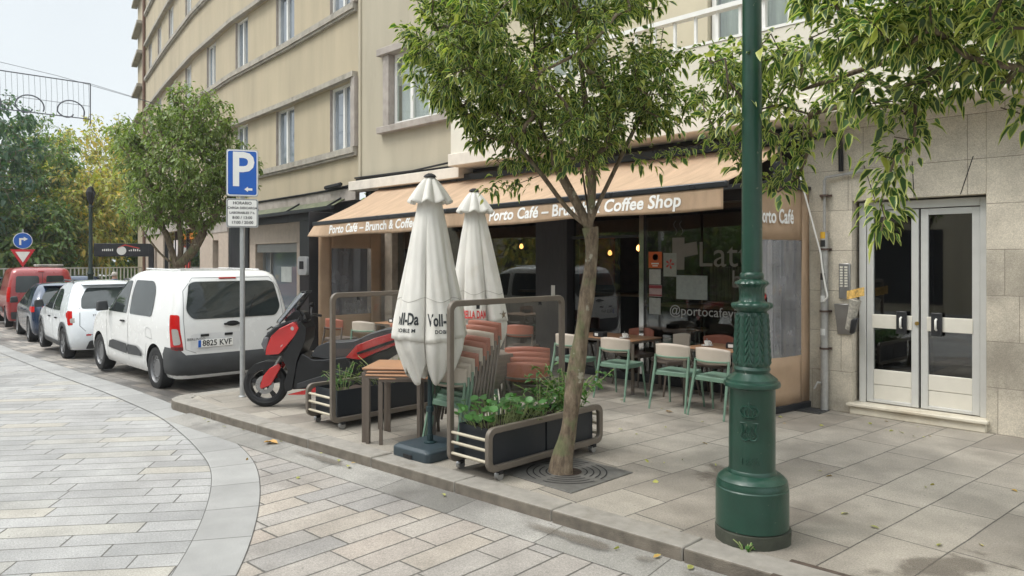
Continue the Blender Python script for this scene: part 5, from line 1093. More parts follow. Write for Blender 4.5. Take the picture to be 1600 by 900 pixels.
body('dashboard', [(446, 500), (462, 486), (476, 488), (482, 500), (474, 508), (452, 508)], .10, m_pl, .02, r=.015)
hb = S(480, 498)
for s_ in (-1, 1):
    mb = MB(); mb.tube([(hb[0] + .03, s_ * .06, hb[1] - .02), (hb[0], s_ * .20, hb[1] + .03), (hb[0] - .06, s_ * .36, hb[1] + .0)], [.016, .016, .018], 8); mb.build('handlebar', m_pl, sct, smooth=40)
    mb = MB(); mb.tube([(hb[0] + .05, s_ * .21, hb[1] + .03), (hb[0] + .03, s_ * .35, hb[1] + .0)], .006, 5); mb.build('brake_lever', m_black, sct, smooth=40)
    mb = MB(); mb.tube([(hb[0] + .02, s_ * .2, hb[1] + .03), (hb[0] + .04, s_ * .27, hb[1] + .12)], .007, 6); mr_ = mb.build('mirror_stalk', m_pl, sct, smooth=40)
    mb = MB(); mb.lathe([(0, -.012), (.05, -.01), (.06, .005), (.05, .012), (0, .014)], 16, (0, 0, 0), axis='x'); mb.v = [(hb[0] + .04 + x, s_ * .30 + y * 1.2, hb[1] + .145 + z * .6) for x, y, z in mb.v]; mb.build('mirror', m_pl, sct, smooth=50)
mb = MB(); mb.tube([S(560, 612)[:1] + (.12,) + S(560, 600)[1:], (S(572, 634)[0], .16, .01)], .012, 8); mb.build('side_stand', m_dark, sct)

# ------------------------------------------------------------------ tree grate
tg = thing('tree_grate', 'square cast iron tree grate with concentric slots around the leaning tree', 'grate', (-4.2, 4.76, 0))
m_iron = mat('cast_iron', (.135, .13, .12), .55, .2, var=.25, scale=14, bump=.3, bscale=160)
mb = MB(); mb.box(-.40, .40, -.40, .40, -.02, .010); mb.build('plate', m_iron, tg, bevel=.004)
mb = MB()
for r in (.17, .225, .28, .335):
    for q in range(4):
        a0_ = q * math.pi / 2 + .12; mb.grid(lambda u, v: ((r + .012 * v) * math.cos(a0_ + u * 1.33), (r + .012 * v) * math.sin(a0_ + u * 1.33), .0135), 14, 1)
mb.build('slot', m_dark, tg, recalc=False)
mb = MB(); mb.lathe([(.0, .0135), (.13, .014), (.0, .03)], 20); mb.build('soil', m_soil, tg)
# manhole at the bottom edge
mh = thing('service_cover', 'rusty patterned service cover in the slabs at the bottom edge', 'cover', (-1.72, 4.22, 0), R(3))
mb = MB(); mb.box(-.3, .3, -.16, .16, -.01, .006); mb.build('plate', mat('rusty_plate', (.07, .05, .038), .8, var=.4, scale=20, bump=.6), mh, bevel=.003)
# ------------------------------------------------------------------ cars: a body lofted from plan loops, details laid on its skin
m_wpaint = mat('white_car_paint', (.74, .74, .73), .25, var=.02, coat=.7); m_wpaint2 = mat('pearl_white_paint', (.70, .73, .76), .25, var=.02, coat=.7)
m_blue = mat('dark_blue_paint', (.018, .035, .075), .2, .2, var=.05, coat=.8); m_rpaint = mat('red_van_paint', (.30, .022, .022), .3, var=.05, coat=.6)
m_cgl = NT('car_glass'); m_cgl.set(Base_Color=m_cgl.mix(m_cgl.noise(m_cgl.pos(), 2.2, 3), (.008, .012, .012), (.05, .06, .06)), Roughness=.03); m_cgl.b.inputs['IOR'].default_value = 1.5; m_cgl = m_cgl.m
m_trim = mat('grey_bumper_plastic', (.045, .047, .05), .6, var=.15, scale=8, bump=.1, bscale=200); m_gap = mat('gap_black', (.01, .01, .01), .8)
m_red_l = mat('red_lens', (.45, .01, .01), .15); m_clr_l = mat('clear_lens', (.45, .42, .40), .12, .3); m_steelw = mat('wheel_steel', (.17, .17, .175), .45, .4, var=.15)
class Car:
    def __init__(s, st, front_x, pc=.03, bulge=.04, rf=.35):
        """st: rows (z, xr, xf, half width, rear corner radius)"""
        s.st = st; s.pc = pc; s.bulge = bulge; s.rf = rf; s.L = front_x
    def par(s, z):
        st = s.st
        if z <= st[0][0]: return st[0][1:]
        for a, b in zip(st, st[1:]):
            if z <= b[0]: t = (z - a[0]) / (b[0] - a[0]); return tuple(p + (q - p) * t for p, q in zip(a[1:], b[1:]))
        return st[-1][1:]
    def squeeze(s, x): return 1 - s.pc * ((x - s.L * .5) / (s.L * .5)) ** 2
    def side(s, x, z):
        xr, xf, w, rr = s.par(z); rf = min(s.rf, (xf - xr) * .3)
        if x < xr + rr: d = min(rr, xr + rr - x); y = w - rr + math.sqrt(max(0, rr * rr - d * d))
        elif x > xf - rf: d = min(rf, x - (xf - rf)); y = w - rf + math.sqrt(max(0, rf * rf - d * d))
        else: y = w
        return y * s.squeeze(x)
    def rear(s, y, z):
        xr, xf, w, rr = s.par(z); sq = s.squeeze(xr); ay = abs(y) / sq
        b = s.bulge * (min(ay, w) / w) ** 2
        if ay <= w - rr: return xr + b
        d = min(rr, ay - (w - rr)); return xr + b + rr - math.sqrt(max(0, rr * rr - d * d))
    def loop(s, z, k=1.0, zz=None):
        xr, xf, w, rr = s.par(z); rf = min(s.rf, (xf - xr) * .3); pts = []; cx = (xr + xf) / 2
        def add(x, y): pts.append((x, y))
        for i in range(6): y = (w - rr) * i / 6; add(xr, y)
        for i in range(7): a = R(90 * i / 6); add(xr + rr - rr * math.cos(a), w - rr + rr * math.sin(a))
        for i in range(1, 24): add(xr + rr + (xf - rf - xr - rr) * i / 24, w)
        for i in range(7): a = R(90 * i / 6); add(xf - rf + rf * math.sin(a), w - rf + rf * math.cos(a))
        for i in range(1, 6): y = (w - rf) * (1 - i / 6); add(xf, y)
        add(xf, 0)
        half = [(x + (s.bulge * (y / w) ** 2 if x < xr + rr + 1e-6 else 0) * 1.0, y * s.squeeze(x)) for x, y in pts]
        full = half + [(x, -y) for x, y in reversed(half[1:-1])]
        return [(cx + (x - cx) * k, y * k, z if zz is None else zz) for x, y in full]
    def mesh(s, crown=.05):
        mb = MB(); loops = [s.loop(r[0]) for r in s.st]; zt = s.st[-1][0]
        for k in (.9, .7, .45, .2): loops.append(s.loop(zt, k, zt + crown * (1 - k * k)))
        n = len(loops[0]); vs = [p for l in loops for p in l]; fs = []
        for i in range(len(loops) - 1):
            for j in range(n): j2 = (j + 1) % n; fs.append((i * n + j, (i + 1) * n + j, (i + 1) * n + j2, i * n + j2))
        fs.append(tuple(range(n))); fs.append(tuple(reversed(range((len(loops) - 1) * n, len(loops) * n)))); mb.add(vs, fs); return mb
    def P(s, kind, off, sg=1):
        if kind == 'side': return lambda x, z: (x, sg * (s.side(x, z) + off), z)
        if kind == 'rear': return lambda y, z: (s.rear(y, z) - off, y, z)
        # wrap: u<=0 on the rear face measured from the corner, then round the corner, then along the side
        def f(u, z):
            xr, xf, w, rr = s.par(z); q = s.squeeze(xr)
            if u <= 0: y = w - rr + u; return (xr + s.bulge * (y / w) ** 2 - off, sg * y * q, z)
            arc = rr * math.pi / 2
            if u <= arc: a = u / rr; return (xr + s.bulge + rr - (rr + off) * math.cos(a), sg * (w - rr + (rr + off) * math.sin(a)) * q, z)
            x = xr + rr + s.bulge + (u - arc); return (x, sg * (w * s.squeeze(x) + off), z)
        return f
def patch(car, nm, kind, pl, off, m, parent, sg=1, step=.07, lab=None, rim=True):
    f = car.P(kind, off, sg); vs, fs = plan_patch(pl, f, step); mb = MB(); mb.add(vs, fs); o = mb.build(nm, m, parent, smooth=80)
    # outward normals
    me = o.data
    return o
def ribbon(pts, w, closed=False):
    """thin outline polygon along a 2d path"""
    P_ = [Vector(p) for p in pts]; l, r = [], []
    for i, p in enumerate(P_):
        t = (P_[min(i + 1, len(P_) - 1)] - P_[max(i - 1, 0)]).normalized(); n = Vector((-t.y, t.x)) * w / 2; l.append(tuple(p + n)); r.append(tuple(p - n))
    return l + r[::-1]
def cutwheels(ob, xs, r, depth, w, zc):
    for x in xs:
        for sg in (-1, 1):
            mb = MB(); a, b = (w - depth) * sg, (w + .3) * sg; mb.lathe([(r, min(a, b)), (r, max(a, b))], 48, (x, 0, zc), axis='y', mi=1); c = mb.build('cut', [ob.data.materials[0], m_gap], ob.parent); 
            md = ob.modifiers.new('b', 'BOOLEAN'); md.operation = 'DIFFERENCE'; md.object = c; md.solver = 'EXACT'
            bpy.context.view_layer.update(); dg = bpy.context.evaluated_depsgraph_get(); me = bpy.data.meshes.new_from_object(ob.evaluated_get(dg)); ob.modifiers.clear(); ob.data = me; cm = c.data; bpy.data.objects.remove(c); bpy.data.meshes.remove(cm)
    ob.data.polygons.foreach_set('use_smooth', [True] * len(ob.data.polygons)); ob.data.set_sharp_from_angle(angle=R(38))
def car_wheel(parent, x, y, sg, r, rimr, style):
    mb = MB(); w = .20
    mb.lathe([(rimr, -.02 * 1), (rimr + .01, .0), (r - .03, .012), (r - .008, 0), (r, -.03), (r, -w + .03), (r - .03, -w), (rimr, -w)], 40, (0, 0, 0), axis='y', ring=True); mb.v = [(x + a, y + sg * b, r + c) for a, b, c in mb.v]; wh = mb.build('wheel', m_tyre, parent, smooth=40)
    mb = MB()
    if style == 'steel':
        mb.lathe([(0, -.035), (.035, -.03), (.06, -.035), (.075, -.055), (.13, -.022), (rimr * .82, -.05), (rimr * .92, -.085), (rimr, -.012), (rimr + .008, .0), (rimr + .004, -.03)], 40, axis='y')
    else:
        mb.lathe([(0, -.02), (.04, -.02), (.055, -.05), (.06, -.10), (rimr * .9, -.13), (rimr * .96, -.03), (rimr + .005, .002), (rimr, -.03)], 40, axis='y')
        for k in range(style):
            a = 2 * math.pi * k / style; mb.bar((0.03 * math.cos(a), -.03, .03 * math.sin(a)), (rimr * .97 * math.cos(a), -.02, rimr * .97 * math.sin(a)), .055, .03, up=(0, 1, 0))
    mb.v = [(x + a, y + sg * b, r + c) for a, b, c in mb.v]; rm = mb.build('rim', m_steelw, wh, smooth=35)
    if style == 'steel':
        mb = MB()
        for k in range(14):
            a = 2 * math.pi * k / 14; mb.lathe([(.013, .0), (.013, .012)], 8, (rimr * .74 * math.cos(a), -.040, rimr * .74 * math.sin(a)), axis='y')
        mb.v = [(x + a, y + sg * (b), r + c) for a, b, c in mb.v]; mb.build('rim_hole', m_gap, rm)
def plate_obj(parent, car, x, zc, txt, wy=0.0):
    mb = MB(); mb.box(x - .012, x - .004, wy - .26, wy + .26, zc - .055, zc + .055); pl = mb.build('number_plate', m_wt, parent, bevel=.004)
    mb = MB(); mb.box(x - .0135, x - .012, wy + .215, wy + .257, zc - .052, zc + .052); mb.build('blue_strip', mat('sign_blue', (.008, .10, .44), .35, var=.04), pl)
    if txt:
        vs, fs = text_data(txt, .118, bold=.002, spacing=1.0); mb = MB(); mb.add([(x - .0145, wy - .022 - a * .92, zc + b * 1.0) for a, b in vs], fs); mb.build('lettering', m_gap, pl, recalc=False)
def mirror(parent, car, x, z, sg, m):
    y = car.side(x, z) * sg; mb = MB(); mb.hexa([(x - .03, y + sg * .02, z), (x + .10, y + sg * .02, z), (x + .06, y + sg * .22, z - .01), (x - .05, y + sg * .22, z - .01), (x - .03, y + sg * .05, z + .17), (x + .06, y + sg * .05, z + .17), (x + .03, y + sg * .21, z + .16), (x - .05, y + sg * .21, z + .16)]); mb.build('wing_mirror', m, parent, bevel=.03, seg=3)

# ---- white passenger van -------------------------------------------------
#            z     xr    xf    w     rr
vst = [(.22, .10, 4.30, .84, .16), (.30, .03, 4.38, .885, .16), (.42, .0, 4.40, .905, .15), (.60, .0, 4.40, .915, .14), (.80, .005, 4.33, .92, .13), (.95, .015, 4.20, .92, .12), (1.02, .02, 4.02, .915, .12), (1.08, .028, 3.72, .91, .12), (1.14, .036, 3.40, .902, .12), (1.2, .045, 3.28, .892, .12), (1.35, .075, 3.08, .865, .13), (1.5, .11, 2.86, .832, .14), (1.62, .145, 2.68, .80, .15), (1.70, .18, 2.52, .775, .17), (1.745, .225, 2.38, .745, .2), (1.775, .29, 2.25, .70, .2), (1.79, .36, 2.15, .64, .2)]
van = thing('passenger_van', 'white passenger van parked nearest the camera with its rear to the pavement corner', 'van', (-10.87, 4.83, -.135), R(180), 'vehicles parked along the curb')
cv = Car(vst, 4.4, .035, .045, .42)
bo = cv.mesh(.035).build('body', [m_wpaint, m_gap], van, smooth=38)
for o_ in (bo,): cutwheels(o_, (.86, 3.64), .365, .30, .92, .33)
for x in (.86, 3.64):
    for sg in (-1, 1): car_wheel(van, x, .885 * sg, sg, .32, .205, 'steel')
def rside(pts, r=.05): return rpoly(pts, r)
for sg in (1, -1):
    w1 = rside([(.98, 1.09), (1.96, 1.09), (1.98, 1.42), (1.95, 1.63), (1.16, 1.63), (1.0, 1.52), (.95, 1.3)], [.07, .05, .1, .06, .1, .08, .1]); w2 = rside([(2.10, 1.09), (3.05, 1.09), (3.02, 1.18), (2.62, 1.60), (2.10, 1.62)], [.04, .06, .05, .12, .05])
    w0 = rside([(.30, 1.12), (.86, 1.10), (.86, 1.60), (.42, 1.58), (.28, 1.35)], [.06, .05, .08, .15, .1])
    for wl_ in ([w1, w2] if sg == 1 else [w1, w2]): patch(cv, 'side_window', 'side', wl_, .006, m_cgl, van, sg)
    patch(cv, 'window_post', 'side', ribbon([(2.74, 1.10), (2.70, 1.5)], .03), .008, m_gap, van, sg)
    for pts in ([(2.02, .34), (2.02, 1.64)], [(3.12, .34), (3.16, .9), (3.16, 1.06)], [(1.22, .72), (1.20, 1.0), (1.22, 1.07)] if False else [(1.30, .34), (1.22, .55), (1.18, .68)]): patch(cv, 'door_gap', 'side', ribbon(pts, .008), .002, m_gap, van, sg, step=.1)
    patch(cv, 'side_moulding', 'side', rpoly([(1.34, .46), (2.0, .44), (2.0, .60), (1.58, .60), (1.42, .55)], .03), .02, m_trim, van, sg); patch(cv, 'side_moulding', 'side', rpoly([(2.04, .44), (3.02, .47), (2.95, .58), (2.75, .62), (2.04, .60)], .03), .02, m_trim, van, sg)
    for x_ in (2.16,): mb = MB(); y_ = cv.side(x_, .95) * sg; mb.box(x_, x_ + .18, min(y_, y_ + sg * .03), max(y_, y_ + sg * .03), .945, .975); mb.build('door_handle', m_gap, van, bevel=.01)
    if sg == 1:
        for rb in (ribbon([(.93, .76), (1.0, .90), (1.16, .92), (1.22, .86)], .006), ribbon([(1.22, .86), (1.20, .78), (1.02, .76), (.93, .76)], .006)): patch(cv, 'fuel_flap', 'side', rb, .002, m_steelw, van, sg)
    mirror(van, cv, 2.98, 1.10, sg, m_trim)
    # upright tail lamp on the corner
    tl_ = patch(cv, 'tail_light', 'wrap', rpoly([(.02, .64), (.22, .66), (.25, 1.16), (.06, 1.16)], .04), .012, m_red_l, van, sg, step=.04)
    patch(cv, 'lens', 'wrap', rpoly([(.05, .74), (.15, .72), (.17, .96), (.07, .96)], .03), .018, m_clr_l, tl_, sg, step=.04)
    patch(cv, 'reflector', 'wrap', rpoly([(.025, .645), (.21, .665), (.21, .70), (.03, .70)], .01), .016, mat('dark_lens', (.1, .005, .005), .2), tl_, sg, step=.04)
mb = MB()
def bump_(u, v): return cv.P('wrap', .03 * math.sin(math.pi * min(1, .15 + v * .8)) ** .4)(u, v)
patch_ = []
f1 = cv.P('wrap', .035, 1); f2 = cv.P('wrap', .035, -1)
us = [-.78 + .78 * k / 12 for k in range(13)] + [.08, .16, .24, .36, .50]
zs_ = [.27, .30, .40, .52, .58]
ofs = [.0, .03, .04, .04, .005]
for sg in (1, -1):
    fs_ = [cv.P('wrap', o_, sg) for o_ in ofs]
    vs = [fs_[j](min(u, .46) if j < 9 else u, z + (.10 if u > .02 and j == 4 else (.06 if u > .02 and j == 3 else 0))) for j, z in enumerate(zs_) for u in us]; n = len(us)
    mb.add(vs, [(j * n + i, j * n + i + 1, (j + 1) * n + i + 1, (j + 1) * n + i) for j in range(4) for i in range(n - 1)], flip=sg < 0)
mb.build('rear_bumper', m_trim, van, smooth=50)
patch(cv, 'rear_window', 'rear', rpoly([(-.64, 1.09), (.64, 1.09), (.73, 1.22), (.66, 1.60), (.58, 1.635), (-.58, 1.635), (-.66, 1.60), (-.73, 1.22)], [.06, .06, .06, .08, .06, .06, .08, .06]), .008, m_cgl, van)
patch(cv, 'tailgate_gap', 'rear', ribbon([(-.60, .60), (-.745, .66), (-.77, 1.1), (-.74, 1.5), (-.60, 1.69), (.60, 1.69), (.74, 1.5), (.77, 1.1), (.745, .66), (.60, .60)], .008), .002, m_steelw, van, step=.1)
patch(cv, 'plate_recess', 'rear', rpoly([(-.09, .62), (.68, .62), (.68, .86), (.62, .88), (-.05, .88), (-.09, .85)], .05), .003, mat('recess_white', (.60, .60, .60), .4), van)
plate_obj(van, cv, cv.rear(0, .74) - .004, .735, '8825 KVF', .33)
for y in (.13, .48): mb = MB(); mb.box(cv.rear(y, .85) - .02, cv.rear(y, .85), y - .06, y + .06, .835, .87); mb.build('plate_lamp', m_gap, van, bevel=.006)
mb = MB(); x_ = cv.rear(-.05, 1.0); mb.box(x_ - .04, x_ - .01, -.07, .20, .985, 1.015); mb.add([(x_ - .006, .065 + .1 * math.cos(a), 1.005 + .04 * math.sin(a)) for a in [k * .42 for k in range(15)]], [tuple(range(15))]); mb.build('tailgate_handle', m_gap, van, bevel=.008)
mb = MB(); x_ = cv.rear(0, 1.68); mb.box(x_ - .015, x_ + .01, -.05, .21, 1.672, 1.695); mb.build('brake_light', m_red_l, van, bevel=.004)
f = cv.P('rear', .006)
mb = MB()
for k in range(2): z = .80 + .055 * k; mb.add([f(a, b) for a, b in [(-.56 - .08, z + .02), (-.56, z + .062), (-.56 + .08, z + .02), (-.56 + .08, z + .002), (-.56, z + .042), (-.56 - .08, z + .002)]], [(0, 1, 4, 5), (1, 2, 3, 4)])
mb.build('chevron_emblem', m_gap, van, recalc=False)
for tx, y, z, sz in (('CITROËN', -.56, .755, .045), ('BERLINGO', .60, .80, .05)):
    vs, fs = text_data(tx, sz, bold=.001, spacing=1.1); mb = MB(); mb.add([f(y - a, z + b) for a, b in vs], fs); mb.build('lettering', m_steelw if y > 0 else m_gap, van, recalc=False)
for sg in (-1, 1): mb = MB(); mb.tube([(.6, sg * .62, 1.80), (2.1, sg * .60, 1.81)], .012, 6); mb.build('roof_rib', m_wpaint, van)
mb = MB(); mb.tube([(2.0, 0, 1.82), (1.85, 0, 1.98)], .006, 5); mb.build('aerial', m_gap, van)
mb = MB(); mb.tube([(cv.rear(-.02, 1.2) - .02, -.18, 1.12), (cv.rear(0, 1.3) - .02, -.30, 1.42)], .006, 5); mb.tube([(cv.rear(-.02, 1.2) - .02, -.04, 1.12), (cv.rear(0, 1.12) - .03, -.18, 1.12)], .008, 5); mb.build('rear_wiper', m_gap, van)

# ---- hatchbacks -------------------------------------------------------------
def hatch(label, paint, loc, rot, arch, k=1.0, style=6, glassrear=True, roofz=0.0, group='vehicles parked along the curb', lamp='tall'):
    t = thing('parked_hatchback', label, 'car', loc, rot, group)
    st = [(.20, .16, 3.95, .80, .22), (.28, .06, 4.02, .84, .24), (.40, .01, 4.06, .86, .25), (.55, .0, 4.06, .868, .25), (.66, .03, 4.02, .87, .25), (.78, .07, 3.90, .87, .24), (.86, .10, 3.72, .865, .23), (.92, .125, 3.40, .86, .22), (.97, .15, 3.05, .85, .21), (1.03, .20, 2.92, .835, .2), (1.12, .30, 2.76, .80, .2), (1.24, .44, 2.52, .75, .2), (1.34, .56, 2.30, .70, .2), (1.41, .66, 2.10, .655, .2), (1.455, .78, 1.95, .60, .2), (1.475, .9, 1.85, .54, .2)]
    st = [(z + roofz * (max(0, z - .3)), *r) for z, *r in st]; c = Car(st, 4.06, .05, .10, .5)
    b = c.mesh(.035).build('body', [paint, m_gap], t, smooth=38); cutwheels(b, (.76, 3.30), .36, .28, .87, .32)
    zz = lambda z: z + roofz * max(0, z - .3)
    for x in (.76, 3.30):
        for sg in (-1, 1): car_wheel(t, x, .845 * sg, sg, .315, .21, style)
    for sg in (1, -1):
        for pl in (rpoly([(1.02, zz(.93)), (1.72, zz(.92)), (1.72, zz(1.33)), (1.42, zz(1.34)), (1.18, zz(1.22))], [.04, .03, .03, .1, .15]), rpoly([(1.80, zz(.92)), (2.82, zz(.94)), (2.72, zz(1.02)), (2.30, zz(1.30)), (1.80, zz(1.34))], [.03, .03, .03, .1, .03])): patch(c, 'side_window', 'side', pl, .006, m_cgl, t, sg)
        for pts in ([(1.76, .3), (1.76, zz(1.36))], [(2.86, .3), (2.9, .9)], [(1.12, .55), (1.0, .8), (.98, zz(.9))]): patch(c, 'door_gap', 'side', ribbon(pts, .009), .002, m_gap, t, sg, step=.12)
        for x_ in (1.30, 2.0): mb = MB(); y_ = c.side(x_, .80) * sg; mb.box(x_, x_ + .15, min(y_, y_ + sg * .03), max(y_, y_ + sg * .03), .79, .82); mb.build('door_handle', paint if not arch else m_gap, t, bevel=.01)
        mirror(t, c, 2.72, zz(.93), sg, m_trim)
        if lamp == 'tall': tl_ = patch(c, 'tail_light', 'wrap', rpoly([(.0, .74), (.34, .70), (.38, .92), (.30, zz(.95)), (.06, zz(.94))], .04), .012, m_red_l, t, sg, step=.04); patch(c, 'lens', 'wrap', rpoly([(.06, .77), (.24, .75), (.24, .84), (.08, .86)], .03), .018, m_clr_l, tl_, sg, step=.04)
        else: patch(c, 'tail_light', 'wrap', rpoly([(-.22, .84), (.30, .78), (.46, .86), (.36, .93), (-.2, .92)], .03), .012, m_red_l, t, sg, step=.04)
        if arch:
            for x in (.76, 3.30): patch(c, 'wheel_arch_trim', 'side', [(x + .435 * math.cos(R(a)), .32 + .435 * math.sin(R(a))) for a in range(-15, 196, 10)] + [(x + .36 * math.cos(R(a)), .32 + .36 * math.sin(R(a))) for a in range(195, -16, -10)], .014, m_trim, t, sg, step=.05)
            patch(c, 'sill_trim', 'side', rpoly([(1.2, .22), (2.86, .22), (2.86, .32), (1.2, .32)], .02), .014, m_trim, t, sg); mb = MB(); mb.tube([(1.0, sg * .60, zz(1.43)), (1.1, sg * .60, zz(1.5)), (2.0, sg * .60, zz(1.5)), (2.1, sg * .60, zz(1.45))], .016, 6); mb.build('roof_rail', m_trim, t, smooth=50)
    patch(c, 'rear_window', 'rear', rpoly([(-.62, zz(.99)), (.62, zz(.99)), (.58, zz(1.18)), (.44, zz(1.37)), (-.44, zz(1.37)), (-.58, zz(1.18))], .06), .01, m_cgl, t)
    patch(c, 'tailgate_gap', 'rear', ribbon([(-.64, zz(1.0)), (-.66, .7), (-.5, .52), (.5, .52), (.66, .7), (.64, zz(1.0))], .01), .003, m_gap, t, step=.1)
    if arch: patch(c, 'bumper_trim', 'rear', rpoly([(-.55, .22), (.55, .22), (.5, .40), (-.5, .40)], .04), .02, m_trim, t)
    for sg in (-1, 1): patch(c, 'reflector', 'wrap', rpoly([(-.12, .50), (.04, .50), (.04, .53), (-.12, .53)], .01), .01, m_red_l, t, sg, step=.05)
    plate_obj(t, c, c.rear(.24, .46) - .02, .62 if not arch else .62, None)
    if arch:
        f_ = c.P('rear', .008); vs, fs = text_data('STEPWAY', .05, bold=.001, spacing=1.2); mb = MB(); mb.add([f_(.30 - a, .90 + b) for a, b in vs], fs); mb.build('lettering', m_gap, t, recalc=False)
    mb = MB(); x_ = c.rear(0, zz(1.40)); mb.box(x_ - .10, x_ + .2, -.52, .52, zz(1.425), zz(1.445)); mb.build('roof_spoiler', paint, t, bevel=.012)
    return t
def place(t, wx, wy, axle, heading):
    """near side rear wheel touches (wx, wy)"""
    a = math.pi - R(heading); t.rotation_euler = (0, 0, a); v = Matrix.Rotation(a, 2) @ Vector((axle, .87)); t.location.x = wx - v.x; t.location.y = wy - v.y
h1 = hatch('pearl white hatchback with black wheel arches between the white van and dark blue car', m_wpaint2, (0, 0, -.21), 0, True, roofz=.07); place(h1, -17.35, 4.0, .76, 3.4)
h2 = hatch('dark blue hatchback parked between the pearl white hatchback and red van', m_blue, (0, 0, -.29), 0, False, style=10, lamp='wide'); place(h2, -22.2, 4.35, .76, 5.3)
h3 = dup(h2, (0, 0, -.33), 0, 'dark blue car barely visible left of the red van at the photo edge'); place(h3, -33.9, 5.3, .76, 6)
h4 = dup(h2, (-35.2, 10.2, -.36), R(250), 'dark car crossing far behind the white hatchback near the pedestrian', 'cars beyond the junction')
# ---- red van -----------------------------------------------------------------
rst = [(z + (.02 if z > 1.6 else 0), *r) for z, *r in vst]
rv = thing('red_van', 'red delivery van with twin rear doors parked beyond the dark blue car', 'van', (0, 0, -.26), 0, 'vehicles parked along the curb')
cr = Car(rst, 4.4, .035, .03, .42); b = cr.mesh(.035).build('body', [m_rpaint, m_gap], rv, smooth=38); cutwheels(b, (.70, 3.4), .35, .28, .92, .32)
for x in (.70, 3.4):
    for sg in (-1, 1): car_wheel(rv, x, .885 * sg, sg, .31, .2, 'steel')
for y0, y1 in ((-.62, -.10), (.04, .68)): patch(cr, 'rear_window', 'rear', rpoly([(y0, 1.08), (y1, 1.08), (y1 - .03, 1.58), (y0 + .03, 1.58)], .06), .008, m_cgl, rv)
patch(cr, 'door_gap', 'rear', ribbon([(-.03, .5), (-.03, 1.68)], .012), .004, m_gap, rv, step=.1)
patch(cr, 'rear_bumper', 'rear', rpoly([(-.78, .28), (.78, .28), (.80, .5), (-.80, .5)], .04), .03, m_trim, rv)
for sg in (1, -1):
    patch(cr, 'tail_light', 'wrap', rpoly([(.02, .8), (.16, .8), (.18, 1.25), (.05, 1.25)], .03), .012, m_red_l, rv, sg, step=.05); patch(cr, 'side_window', 'side', rpoly([(2.10, 1.09), (3.05, 1.09), (3.02, 1.18), (2.62, 1.60), (2.10, 1.62)], [.04, .06, .05, .12, .05]), .006, m_cgl, rv, sg)
    patch(cr, 'side_moulding', 'side', rpoly([(1.2, .44), (3.0, .44), (3.0, .6), (1.2, .6)], .03), .02, m_trim, rv, sg); mirror(rv, cr, 2.98, 1.1, sg, m_trim)
plate_obj(rv, cr, cr.rear(0, .72) - .01, .70, None); place(rv, -27.1, 4.75, .70, 6)
mb = MB(); x_ = cr.rear(0, 1.68); mb.box(x_ - .012, x_ + .01, -.08, .08, 1.70, 1.72); mb.build('brake_light', m_red_l, rv)
# ------------------------------------------------------------------ foliage
def leaf_mat(name, inner, edge, yellow, amount, trans=.35, rough=.45):
    """green leaves with a paler margin; every leaf has its own tone"""
    t = NT(name); a = t.node("ShaderNodeAttribute"); a.attribute_name = 'leaf'; s_ = t.node("ShaderNodeSeparateColor"); t.t.links.new(a.outputs['Color'], s_.inputs[0])
    e, r, h = s_.outputs[0], s_.outputs[1], s_.outputs[2]
    g = t.ramp(r, [(0, tuple(c * .6 for c in inner)), (.5, inner), (1, tuple(min(1, c * 1.55) for c in inner))])
    g = t.mix(t.rng(h, 1 - amount, 1 - amount + .1, 0, .85), g, yellow)
    c = t.mix(t.rng(e, .55, .75, 0, .9, True), g, edge)
    t.set(Base_Color=c, Roughness=rough); tl = t.node("ShaderNodeBsdfTranslucent"); cc = t.mix(1.0, c, (1.3, 1.5, .6), 'MULTIPLY'); t.t.links.new(cc, tl.inputs[0])
    m = t.node("ShaderNodeMixShader"); m.inputs[0].default_value = trans; t.l(t.b, 0, m, 1); t.l(tl, 0, m, 2); t.l(m, 0, t.out, 0); return t.m
